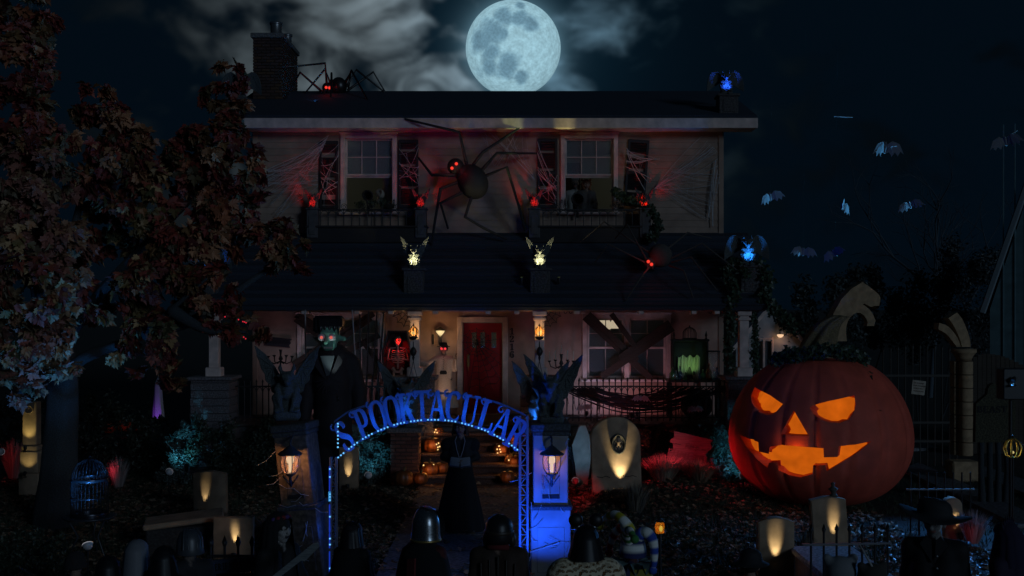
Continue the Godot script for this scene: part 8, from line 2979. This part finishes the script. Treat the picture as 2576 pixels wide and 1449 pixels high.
func monster() -> void:
	var d := 22.6
	var k := d / F
	var o := spot_at(838, d)
	var t := thing("giant_puppet", "giant green-faced puppet with black fringe, glowing eyes and dark suit behind the leaning pillar", "puppet", o)
	var f := func(px: float, py: float, z: float) -> Vector3: return at(px, py, d) - o + Vector3(0, 0, z)
	var suit := Color(0.030, 0.022, 0.030)
	var bones := [
		[f.call(838, 905, 0.0), f.call(838, 960, 0.05), 0.34, 0.36, suit], [f.call(838, 960, 0.05), f.call(838, 1060, 0.0), 0.37, 0.36, suit],
		[f.call(800, 908, 0.0), f.call(876, 908, 0.0), 0.16, 0.16, suit], [f.call(838, 1060, 0), f.call(838, 1090, 0), 0.33, 0.30, suit]]
	for s in [-1.0, 1.0]:
		bones.append([f.call(838 + 50 * s, 915, 0), f.call(838 + 66 * s, 985, 0.05), 0.15, 0.14, suit])
		bones.append([f.call(838 + 66 * s, 985, 0.05), f.call(838 + 68 * s, 1050, 0.16), 0.14, 0.11, suit])
		bones.append([f.call(838 + 22 * s, 1090, 0), f.call(838 + 24 * s, 1232, 0), 0.19, 0.15, suit * 0.7])
	var b := B.new()
	b.flesh(bones, 0.045, 0.1)
	var green := Color(0.22, 0.56, 0.42)
	var hb := [
		[f.call(830, 845, 0.10), f.call(830, 832, 0.08), 0.20, 0.20, green], [f.call(830, 862, 0.14), f.call(831, 874, 0.15), 0.155, 0.12, green], [f.call(820, 868, 0.20), f.call(842, 868, 0.20), 0.07, 0.07, green],
		[f.call(828, 850, 0.30), f.call(827, 860, 0.34), 0.035, 0.05, green], [f.call(814, 838, 0.27), f.call(846, 838, 0.27), 0.032, 0.032, green], [f.call(833, 885, 0.05), f.call(834, 895, 0.0), 0.12, 0.12, green],
		[f.call(857, 851, 0.05), f.call(866, 852, 0.03), 0.05, 0.045, green], [f.call(804, 851, 0.05), f.call(797, 852, 0.03), 0.045, 0.035, green], [f.call(824, 878, 0.255), f.call(842, 878, 0.255), 0.022, 0.022, green * 0.7]]
	b.flesh(hb, 0.022, 0.05)
	bpart(t, "body", b, cmat("figure", 0.8, "fine", 0.25), true)
	# flat black hair with a ragged fringe
	b = B.new()
	b.bev(f.call(833, 811, 0.06), Vector3(0.50, 0.27, 0.46), 0.06)
	b.bev(f.call(801, 816, 0.06), Vector3(0.14, 0.34, 0.36), 0.05)
	for q in [[812, 840], [823, 836], [834, 842], [846, 836], [857, 842]]:
		b.tube([f.call(q[0], 822, 0.25), f.call(q[0], q[1], 0.26)], [0.045, 0.004], 6)
	bpart(t, "hair", b, mat("shiny_black", 0.008, 0.008, 0.012, 0.25))
	for q in [815.5, 839.5]:
		b = B.new()
		b.ball(Vector3.ZERO, Vector3(0.082, 0.075, 0.055), 16)
		var e := part(t, "eyeball", b.mesh(mat("puppet_eye", 0.5, 0.45, 0.48, 0.4)), f.call(q, 847.5, 0.275))
		b = B.new()
		b.lathe([[0.008, 0.0], [0.030, 0.0], [0.028, 0.012], [0.010, 0.014]], 16, Vector3.ZERO, Basis(Vector3.RIGHT, PI / 2))
		part(e, "iris_lamp", b.mesh(glow("iris_red", 1.0, 0.16, 0.12, 0.75)), Vector3(0.0, -0.004, 0.046))
	b = B.new()
	for q in 5: b.bev(f.call(822 + 4.6 * q, 873.5, 0.292 - 0.006 * absf(q - 2)), Vector3(0.032, 0.035, 0.02), 0.005)
	bpart(t, "teeth", b, mat("puppet_teeth", 0.42, 0.42, 0.40, 0.5))
	b = B.new()
	b.prism(PackedVector2Array([Vector2(-0.14, 0.20), Vector2(0.14, 0.20), Vector2(0.0, -0.30)]), 0.03, f.call(833, 918, 0.42), Basis(Vector3.RIGHT, 0.12))
	bpart(t, "shirt", b, mat("grey_shirt", 0.075, 0.08, 0.095, 0.9))
	b = B.new()
	for s in [-1.0, 1.0]:
		b.prism(PackedVector2Array([Vector2(0.0, -0.30), Vector2(0.21 * s, 0.22), Vector2(0.30 * s, 0.10), Vector2(0.25 * s, 0.02), Vector2(0.10 * s, -0.2)]), 0.03, f.call(833, 918, 0.44), Basis(Vector3.RIGHT, 0.1))
	bpart(t, "lapel", b, mat("suit_cloth", 0.02, 0.015, 0.022, 0.8))
	b = B.new()
	for q in 10:
		var a := -PI * (q + 0.5) / 10.0
		b.tube([f.call(833, 952, 0.43), f.call(833, 952, 0.43) + Vector3(cos(a) * 0.26, sin(a) * 0.3, -0.03)], [0.03, 0.006], 5)
	bpart(t, "folds", b, mat("suit_cloth"))
	b = B.new()
	for s in [-1.0, 1.0]:
		var w: Vector3 = f.call(838 + 68 * s, 1052, 0.17)
		b.add(hand_shape(), Transform3D(Basis(Vector3(s, 0, 0), Vector3(0, 1, 0), Vector3(0, 0, 1)) * 2.0, w))
	bpart(t, "hands", b, mat("green_hand", 0.30, 0.58, 0.42, 0.7))
	omni(t, f.call(827, 849, 0.48), 1.0, 0.12, 0.09, 0.0012, 0.05)
	uplight("pale spotlight aimed at the giant puppet's green face", at(850, 1000, 21.7), at(832, 850, 22.4), Vector3(0.7, 1.0, 0.95), 0.5, 17, 0.6, 0.1)

func crowd() -> void:
	rng.seed = 6
	var away := PI
	var g := "costumed onlookers at the gate"
	var bc := mat("black_cloth")
	# knight
	var t := person("person in a steel knight helmet and black cape, seen from behind", spot_at(1072, 10.5), away - 0.75, 1.66, {"coat": Color(0.10, 0.012, 0.012), "group": g})
	var b := B.new()
	b.lathe([[0.0, 1.835], [0.05, 1.825], [0.095, 1.79], [0.125, 1.73], [0.135, 1.66], [0.138, 1.58], [0.145, 1.53], [0.15, 1.515], [0.135, 1.515]], 28)
	bpart(t, "helmet", b, mat("steel", 0.42, 0.45, 0.48, 0.28, "fine", 0.3, 0.0, 0.9))
	b = B.new()
	var rows := []
	for k in 9:
		var a := lerpf(-0.2, 2.3, k / 8.0)
		var row := PackedVector3Array()
		for q in 5:
			var x := -0.11 + 0.055 * q
			row.append(Vector3(x, 1.66 + 0.185 * cos(a) - absf(x) * 0.25, -0.02 + 0.165 * sin(a)))
		rows.append(row)
	b.grid(rows)
	bpart(t, "visor", b, mat("steel"))
	b = B.new()
	b.lathe([[0.139, 1.535], [0.152, 1.525], [0.152, 1.51], [0.139, 1.505]], 28)
	bpart(t, "helmet_rim", b, mat("brass_dull", 0.4, 0.28, 0.1, 0.4, "", 1, 0, 0.8))
	skirt(t, "cape", 1.53, 0.3, 0.09, 0.42, bc, 7, 0.05, Vector3(0, 0, -0.03), 0.72, [], 0.32)
	b = B.new()
	b.prism(PackedVector2Array([Vector2(-0.02, 0.0), Vector2(-0.12, -0.7), Vector2(-0.22, -0.66), Vector2(-0.12, 0.02)]), 0.02, Vector3(-0.02, 1.38, -0.27), Basis(Vector3.RIGHT, 0.18))
	bpart(t, "red_lining", b, mat("red_cloth", 0.11, 0.012, 0.012, 0.9))
	# leather helmet
	t = person("person in a dark leather helmet and brown vest, seen from behind", spot_at(1256, 10.3), away - 0.1, 1.66, {"coat": Color(0.06, 0.035, 0.022), "sleeve": Color(0.02, 0.02, 0.025), "fat": 1.12, "wide": 1.1, "group": g})
	b = B.new()
	b.lathe([[0.0, 1.80], [0.06, 1.79], [0.11, 1.755], [0.137, 1.70], [0.142, 1.63], [0.138, 1.57], [0.125, 1.535], [0.10, 1.53]], 26, Vector3(0, 0, 0.0), Basis.from_scale(Vector3(0.96, 1, 1.1)))
	bpart(t, "helmet", b, mat("leather", 0.022, 0.02, 0.022, 0.4, "fine", 0.15, 0.15))
	b = B.new()
	for s in [-1, 1]: b.ball(Vector3(0.125 * s, 1.56, 0.0), Vector3(0.035, 0.07, 0.055), 12)
	b.lathe([[0.139, 1.655], [0.149, 1.65], [0.149, 1.625], [0.139, 1.62]], 26, Vector3.ZERO, Basis.from_scale(Vector3(0.96, 1, 1.1)))
	bpart(t, "ear_flaps", b, mat("leather_edge", 0.03, 0.02, 0.014, 0.5))
	b = B.new()
	b.tube([Vector3(-0.09, 1.50, -0.06), Vector3(0, 1.51, -0.105), Vector3(0.09, 1.50, -0.06)], 0.03, 8)
	bpart(t, "collar", b, mat("red_cloth"))
	b = B.new()
	for q in 5: b.tube([Vector3(-0.16 + 0.08 * q, 1.42 - 0.03 * absf(q - 2), -0.118), Vector3(-0.15 + 0.075 * q, 1.0, -0.135)], 0.010, 5)
	bpart(t, "vest_seams", b, mat("leather_edge"))
	# leopard coat and two buns
	t = person("person with long black hair in two buns and a leopard-print coat, seen from behind", spot_at(1474, 10.0), away, 1.62, {"coat": Color(0.25, 0.2, 0.14), "fat": 1.1, "wide": 1.2, "hair": Color(0.006, 0.005, 0.006), "group": g})
	hair_shell(t, "hair", mat("black_hair", 0.006, 0.005, 0.007, 0.5), 0.8, 1.49, 0.126, 0.25)
	for s in [-1, 1]:
		b = B.new()
		b.ball(Vector3(0.095 * s, 1.845, 0.0), Vector3(0.068, 0.066, 0.05), 14)
		bpart(t, "hair_bun", b, mat("black_hair"))
		b = B.new()
		b.lathe([[0.03, -0.008], [0.036, 0.0], [0.03, 0.008]], 10, Vector3(0.075 * s, 1.785, 0), Basis(Vector3(0, 0, 1), -0.5 * s))
		bpart(t, "hair_clip", b, mat("steel"))
	var leo := mat("leopard_fur", 0.9, 0.95, 1.0, 0.95, "leopard", 0.20, 0.1)
	b = B.new()
	b.flesh([[Vector3(-0.20, 1.38, -0.02), Vector3(0.20, 1.38, -0.02), 0.12, 0.12], [Vector3(-0.14, 1.2, -0.02), Vector3(0.14, 1.2, -0.02), 0.17, 0.17], [Vector3(-0.27, 1.34, -0.01), Vector3(-0.34, 1.05, 0.02), 0.10, 0.09], [Vector3(0.27, 1.34, -0.01), Vector3(0.34, 1.05, 0.02), 0.10, 0.09], [Vector3(-0.13, 0.98, -0.01), Vector3(0.13, 0.98, -0.01), 0.18, 0.18]], 0.026, 0.06)
	bpart(t, "fur_coat", b, leo)
	# jester
	t = person("person in a striped jester hat with a ruffled collar and yellow cape", spot_at(1592, 10.4), away + 0.95, 1.47, {"coat": Color(0.02, 0.03, 0.12), "skin": Color(0.12, 0.04, 0.04), "hair": Color(0.02, 0.02, 0.02), "group": g})
	var jm := cmat("jester_cloth", 0.85)
	var wht := Color(0.8, 0.8, 0.76)
	for q in [[[Vector3(0.0, 1.76, 0.0), Vector3(0.05, 1.90, 0.05), Vector3(0.0, 1.98, 0.22), Vector3(-0.06, 1.90, 0.40), Vector3(-0.08, 1.82, 0.46)], Color(0.5, 0.42, 0.03)], [[Vector3(-0.04, 1.74, 0.04), Vector3(-0.12, 1.82, 0.14), Vector3(-0.16, 1.78, 0.28), Vector3(-0.18, 1.62, 0.38), Vector3(-0.18, 1.52, 0.40)], Color(0.45, 0.02, 0.02)], [[Vector3(0.0, 1.76, -0.05), Vector3(0.02, 1.84, -0.16), Vector3(0.0, 1.76, -0.24), Vector3(0.0, 1.58, -0.26), Vector3(0, 1.44, -0.24)], Color(0.03, 0.08, 0.42)], [[Vector3(0.08, 1.74, 0.0), Vector3(0.22, 1.86, -0.06), Vector3(0.34, 1.90, -0.16), Vector3(0.42, 1.84, -0.26)], Color(0.05, 0.2, 0.05)]]:
		b = B.new()
		var pts := spline(q[0], 26)
		var rr := []
		var cc := []
		for k in 26:
			rr.append(lerpf(0.070, 0.028, k / 25.0))
			cc.append(wht if (k / 3) % 2 == 0 else q[1])
		b.tube(pts, rr, 12, cc)
		b.col = q[1]
		b.ball(pts[25], Vector3.ONE * 0.048, 10)
		bpart(t, "hat_horn", b, jm, true)
	b = B.new()
	var cc := []
	var prof := []
	for k in 12:
		var u := k / 11.0
		prof.append([0.02 + 0.125 * sin(u * PI * 0.5), 1.84 - 0.26 * u * u])
		cc.append(wht if (k / 2) % 2 == 0 else Color(0.02, 0.03, 0.12))
	b.lathe(prof, 24, Vector3(0, -0.02, 0), Basis.IDENTITY, cc)
	bpart(t, "hat_cap", b, jm, true)
	b = B.new()
	rows = []
	for r in 3:
		var row := PackedVector3Array()
		for q in 60:
			var a := TAU * q / 60
			var rad := [0.08, 0.17, 0.24][r] as float
			row.append(Vector3(cos(a) * rad, 1.50 - 0.02 * r + (0.03 * sin(a * 12) * r), sin(a) * rad))
		rows.append(row)
	b.grid(rows, true)
	bpart(t, "ruff", b, mat("ruff_cloth", 0.10, 0.16, 0.16, 0.9))
	skirt(t, "cape", 1.46, 0.45, 0.16, 0.36, mat("yellow_cape", 0.20, 0.19, 0.03, 0.9), 8, 0.1, Vector3(0.02, 0, -0.08), 0.75)
	# lantern carried beside
	var lt := thing("hand_lantern", "small yellow lantern glowing beside the jester hat", "lantern", at(1660, 1325, 11.0))
	b = B.new()
	b.lathe([[0, -0.06], [0.045, -0.06], [0.05, 0.0], [0.035, 0.05], [0, 0.05]], 8)
	bpart(lt, "lantern_glass", b, glass("amber_glass", Color(0.95, 0.62, 0.15), 0.35))
	b = B.new()
	b.lathe([[0, 0.10], [0.02, 0.075], [0.05, 0.05], [0, 0.05]], 8)
	b.tube([Vector3(0, 0.09, 0), Vector3(0.0, 0.13, 0)], 0.006, 5)
	b.tube([Vector3(0, -0.06, 0), Vector3(0.02, -1.47, -0.02)], 0.014, 6)
	bpart(lt, "frame", b, mat("iron"))
	b = B.new()
	b.ball(Vector3(0.01, -0.02, 0), Vector3(0.018, 0.03, 0.018), 8)
	bpart(lt, "flame", b, glow("flame_yellow", 1.0, 0.66, 0.08, 0.85))
	omni(lt, Vector3(0.01, -0.02, 0.0), 1.0, 0.6, 0.12, 0.004, 0.02)
	# veiled girl with a skull-painted face
	t = person("girl in a black veil with a skull-painted face and flower crown, turned to the right", spot_at(700, 10.4), 0.95, 1.66, {"coat": Color(0.012, 0.012, 0.016), "skin": Color(0.50, 0.46, 0.44), "hair": Color(0.01, 0.01, 0.01), "lips": Color(0.03, 0.02, 0.03), "left": [Vector3(0.25, 1.16, 0.06), Vector3(0.2, 1.05, 0.28)], "head": Vector3(0.05, 0.1, 0.0), "eyes": false, "group": g})
	b = B.new()
	for s in [-1, 1]: b.ball(Vector3(0.036 * s, 1.648, 0.088), Vector3(0.028, 0.022, 0.018), 12)
	b.ball(Vector3(0, 1.612, 0.122), Vector3(0.012, 0.012, 0.008), 8)
	bpart(t, "painted_sockets", b, mat("socket", 0.01, 0.01, 0.01, 0.9))
	b = B.new()
	for q in 8: b.tube([Vector3(-0.028 + 0.008 * q, 1.585, 0.108 - 0.006 * absf(q - 3.5)), Vector3(-0.028 + 0.008 * q, 1.567, 0.106 - 0.006 * absf(q - 3.5))], 0.0022, 4)
	bpart(t, "painted_teeth", b, mat("socket"))
	hair_shell(t, "veil", mat("veil_cloth", 0.008, 0.008, 0.010, 0.9), 0.75, 0.95, 0.135, 0.9)
	for q in 6:
		b = B.new()
		var a := lerpf(0.4, PI - 0.4, q / 5.0)
		b.ball(Vector3(cos(a) * 0.10, 1.73 + 0.03 * sin(a), sin(a) * 0.095 + 0.0), Vector3(0.03, 0.024, 0.024), 8)
		bpart(t, "flower", b, mat("rose_red", 0.16, 0.012, 0.014, 0.8) if q % 3 != 2 else mat("violet_flower", 0.07, 0.03, 0.14, 0.8))
	# sword-like plank she carries
	var sp := thing("wooden_blade", "rough pale wooden blade held up by the veiled girl", "plank", at(695, 1450, 9.7))
	b = B.new()
	var q1 := at(800, 1362, 9.9) - sp.position
	var ba := Basis(Vector3(0, 0, 1), atan2(q1.y, q1.x))
	b.prism(PackedVector2Array([Vector2(-0.2, -0.02), Vector2(q1.length() * 0.55, -0.026), Vector2(q1.length() * 0.6, -0.05), Vector2(q1.length() * 0.98, -0.03), Vector2(q1.length(), 0.01), Vector2(q1.length() * 0.9, 0.024), Vector2(-0.2, 0.022)]), 0.03, Vector3.ZERO, ba)
	bpart(sp, "blade", b, mat("pale_wood", 0.30, 0.33, 0.34, 0.7, "wood", 0.3, 0.4))
	# small one with ears beside the arch post
	t = person("child in dark clothes with pointed cat ears beside the left arch post", spot_at(886, 11.2), away - 0.5, 1.44, {"coat": Color(0.012, 0.013, 0.016), "skin": Color(0.06, 0.13, 0.13), "hair": Color(0.012, 0.014, 0.016), "group": g})
	b = B.new()
	for s in [-1, 1]: b.lathe([[0, 0.10], [0.02, 0.05], [0.038, 0.0], [0, -0.01]], 8, Vector3(0.07 * s, 1.73, 0.0), Basis(Vector3(0, 0, 1), -0.3 * s))
	bpart(t, "cat_ear", b, mat("black_hair"))
	hair_shell(t, "hair", mat("black_hair"), 0.9, 1.5)
	skirt(t, "cape", 1.52, 0.3, 0.09, 0.40, bc, 7, 0.05, Vector3.ZERO, 0.75, [], 0.35)
	# man in the wide hat, masked
	t = person("man in a wide-brimmed black hat and dark coat with a half-blue face", spot_at(2352, 10.4), -0.45, 1.72, {"coat": Color(0.010, 0.011, 0.014), "skin": Color(0.30, 0.28, 0.27), "fat": 1.2, "wide": 1.15, "head": Vector3(0.05, -0.2, 0), "group": g})
	b = B.new()
	rows = []
	for r in 10:
		var row := PackedVector3Array()
		var rad := [0.0, 0.07, 0.10, 0.112, 0.115, 0.118, 0.16, 0.20, 0.235, 0.24][r] as float
		var y := [1.86, 1.855, 1.83, 1.79, 1.75, 1.715, 1.705, 1.71, 1.715, 1.705][r] as float
		for q in 36:
			var a := TAU * q / 36
			row.append(Vector3(cos(a) * rad * 1.35, y + (0.05 * cos(2 * a) * (rad - 0.11) * 6 if r > 5 else 0.0) - 0.16 * cos(a) * rad, sin(a) * rad))
		rows.append(row)
	b.grid(rows, true)
	bpart(t, "hat", b, mat("felt", 0.014, 0.015, 0.018, 0.8))
	b = B.new()
	b.flesh([[Vector3(0.02, 1.69, 0.085), Vector3(0.055, 1.66, 0.075), 0.022, 0.024], [Vector3(0.05, 1.63, 0.08), Vector3(0.04, 1.59, 0.08), 0.02, 0.018]], 0.008, 0.02)
	bpart(t, "half_mask", b, mat("mask_white", 0.5, 0.52, 0.55, 0.6))
	b = B.new()
	for q in 4: b.ball(Vector3(0.03, 1.36 - 0.11 * q, 0.135), Vector3.ONE * 0.013, 8)
	bpart(t, "buttons", b, mat("steel"))
	b = B.new()
	for s in [-1, 1]: b.prism(PackedVector2Array([Vector2(0.01 * s, -0.1), Vector2(0.12 * s, 0.06), Vector2(0.06 * s, 0.14), Vector2(0.02 * s, 0.10)]), 0.015, Vector3(0, 1.40, 0.125), Basis(Vector3.RIGHT, -0.15))
	bpart(t, "collar", b, mat("felt"))
	# right edge
	t = person("hooded person in dark violet at the right edge of the crowd", spot_at(2535, 10.2), away + 0.7, 1.60, {"coat": Color(0.02, 0.012, 0.05), "fat": 1.15, "skin": Color(0.10, 0.09, 0.16), "hair": Color(0.015, 0.012, 0.04), "group": g})
	hair_shell(t, "hood", mat("violet_hood", 0.014, 0.010, 0.035, 0.9), 0.8, 1.40, 0.135, 0.4)
	b = B.new()
	for q in 7: b.lathe([[0, 0.10], [0.012, 0.04], [0.02, 0.0], [0, -0.01]], 6, Vector3(-0.09 + 0.03 * q, 1.78 - 0.004 * (q - 3) * (q - 3), 0.0), Basis(Vector3(0, 0, 1), -0.12 * (q - 3)))
	bpart(t, "spikes", b, mat("violet_hood"))
	# furry hoods at the bottom edge
	t = person("person in a pale furry bear-eared hood at the bottom edge", spot_at(2112, 9.6), away, 1.43, {"coat": Color(0.26, 0.27, 0.29), "hair": Color(0.3, 0.3, 0.3), "group": g})
	b = B.new()
	b.flesh([[Vector3(0, 1.66, -0.02), Vector3(0, 1.62, 0.0), 0.16, 0.15], [Vector3(-0.12, 1.77, -0.02), Vector3(-0.135, 1.80, -0.02), 0.05, 0.045], [Vector3(0.12, 1.77, -0.02), Vector3(0.135, 1.80, -0.02), 0.05, 0.045], [Vector3(0, 1.5, -0.02), Vector3(0, 1.45, 0), 0.13, 0.16]], 0.014, 0.04)
	bpart(t, "fur_hood", b, mat("pale_fur", 0.32, 0.34, 0.36, 0.95, "fine", 0.08, 0.8))
	t = person("person in a dark furry hood with a twig on it at the bottom edge", spot_at(2192, 9.5), away + 0.2, 1.40, {"coat": Color(0.09, 0.08, 0.07), "group": g})
	b = B.new()
	b.flesh([[Vector3(0, 1.66, -0.02), Vector3(0, 1.62, 0.0), 0.155, 0.145], [Vector3(0.11, 1.76, -0.02), Vector3(0.125, 1.79, -0.02), 0.045, 0.04], [Vector3(-0.11, 1.76, -0.02), Vector3(-0.125, 1.79, -0.02), 0.045, 0.04], [Vector3(0, 1.5, -0.02), Vector3(0, 1.45, 0), 0.13, 0.16]], 0.014, 0.04)
	bpart(t, "fur_hood", b, mat("brown_fur", 0.08, 0.07, 0.06, 0.95, "fine", 0.08, 0.8))
	b = B.new()
	b.tube([Vector3(0.03, 1.78, -0.08), Vector3(0.09, 1.90, -0.05), Vector3(0.15, 2.02, -0.03)], [0.014, 0.01, 0.004], 6)
	bpart(t, "twig", b, mat("twig"))
	t = person("person in a rounded dark hat at the bottom edge left of the lit arched tombstone", spot_at(1888, 9.8), away, 1.44, {"coat": Color(0.03, 0.035, 0.045), "group": g})
	b = B.new()
	b.lathe([[0, 1.83], [0.07, 1.82], [0.11, 1.78], [0.125, 1.70], [0.19, 1.675], [0.19, 1.665], [0, 1.67]], 22)
	bpart(t, "hat", b, mat("felt"))
	# left foreground
	t = person("person in a dark ribbed helmet with a pale blue edge, left of the veiled girl", spot_at(478, 10.4), away + 0.5, 1.50, {"coat": Color(0.02, 0.02, 0.03), "skin": Color(0.2, 0.15, 0.13), "group": g})
	b = B.new()
	b.lathe([[0, 1.82], [0.06, 1.81], [0.11, 1.77], [0.135, 1.70], [0.14, 1.62], [0.15, 1.56], [0.13, 1.55]], 22)
	for q in 5: b.tube([Vector3(-0.10 + 0.05 * q, 1.62, -0.13), Vector3(-0.09 + 0.045 * q, 1.76, -0.10), Vector3(-0.06 + 0.03 * q, 1.82, 0.0)], 0.01, 5)
	bpart(t, "helmet", b, mat("dark_helmet", 0.05, 0.055, 0.065, 0.4))
	t = person("person with long straight pale hair, left of the ribbed helmet", spot_at(344, 10.4), away - 0.1, 1.42, {"coat": Color(0.03, 0.03, 0.035), "hair": Color(0.3, 0.3, 0.32), "group": g})
	hair_shell(t, "hair", mat("pale_hair", 0.26, 0.27, 0.30, 0.6, "fine", 0.06, 0.2), 0.8, 1.15, 0.128, 0.5)
	t = person("dark-haired person between the pale hair and the ribbed helmet", spot_at(412, 10.2), away, 1.40, {"coat": Color(0.012, 0.012, 0.014), "group": g})
	hair_shell(t, "hair", mat("black_hair"), 0.8, 1.42, 0.13, 0.1)
	t = person("dark-haired person at the bottom edge under the left bowl lamp", spot_at(272, 10.0), away + 0.1, 1.36, {"coat": Color(0.012, 0.012, 0.014), "group": g})
	hair_shell(t, "hair", mat("black_hair"), 0.8, 1.42, 0.128, 0.1)
	t = person("child in a dark knitted cap at the bottom left", spot_at(190, 10.2), away + 0.25, 1.36, {"coat": Color(0.03, 0.025, 0.02), "skin": Color(0.3, 0.2, 0.15), "group": g})
	b = B.new()
	b.lathe([[0, 1.80], [0.05, 1.79], [0.09, 1.76], [0.115, 1.70], [0.12, 1.65], [0.127, 1.64], [0.127, 1.61], [0.11, 1.61]], 20)
	bpart(t, "cap", b, mat("knit_dark", 0.03, 0.028, 0.03, 0.95, "fine", 0.1, 0.4))

func upstairs() -> void:
	var t := person("person in a fluffy white costume at the left upper window", Vector3(wx(969), 4.93, -27.15), 0.3, 1.60, {"coat": Color(0.45, 0.42, 0.36), "skin": Color(0.3, 0.2, 0.15), "hair": Color(0.4, 0.38, 0.33), "cell": 0.03, "right": [Vector3(-0.26, 1.2, 0.1), Vector3(-0.24, 1.36, 0.28)]})
	var b := B.new()
	b.flesh([[Vector3(0.02, 1.72, -0.02), Vector3(0.03, 1.66, 0.0), 0.15, 0.14], [Vector3(-0.25, 1.40, 0.22), Vector3(-0.22, 1.36, 0.24), 0.11, 0.10], [Vector3(0, 1.5, -0.02), Vector3(0, 1.2, 0), 0.15, 0.19]], 0.022, 0.05)
	bpart(t, "fluffy_hood", b, mat("white_fluff", 0.55, 0.50, 0.42, 0.95, "fine", 0.08, 0.8))
	t = person("person in a white hood and flat cap at the right upper window", Vector3(wx(1450), 4.93, -27.2), 0.0, 1.62, {"coat": Color(0.4, 0.4, 0.38), "skin": Color(0.10, 0.09, 0.08), "hair": Color(0.4, 0.4, 0.38), "cell": 0.03})
	b = B.new()
	b.bev(Vector3(0, 1.76, 0.02), Vector3(0.20, 0.06, 0.22), 0.02)
	bpart(t, "flat_cap", b, mat("cap_grey", 0.2, 0.21, 0.2, 0.8))
	t = person("woman with curly reddish hair leaning at the right upper window", Vector3(wx(1478), 4.93, -27.05), 0.1, 1.60, {"coat": Color(0.10, 0.09, 0.08), "skin": Color(0.45, 0.28, 0.2), "hair": Color(0.16, 0.06, 0.02), "cell": 0.03, "head": Vector3(0.2, 0, 0.08)})
	b = B.new()
	for k in 40:
		var a := lerpf(0.7, TAU - 0.7, rng.randf()) + PI / 2
		var y := rng.randf_range(1.5, 1.76)
		b.ball(Vector3(cos(a) * 0.11, y, sin(a) * 0.10 - 0.01), Vector3.ONE * rng.randf_range(0.025, 0.04), 8)
	bpart(t, "curls", b, mat("red_hair", 0.17, 0.06, 0.02, 0.6))
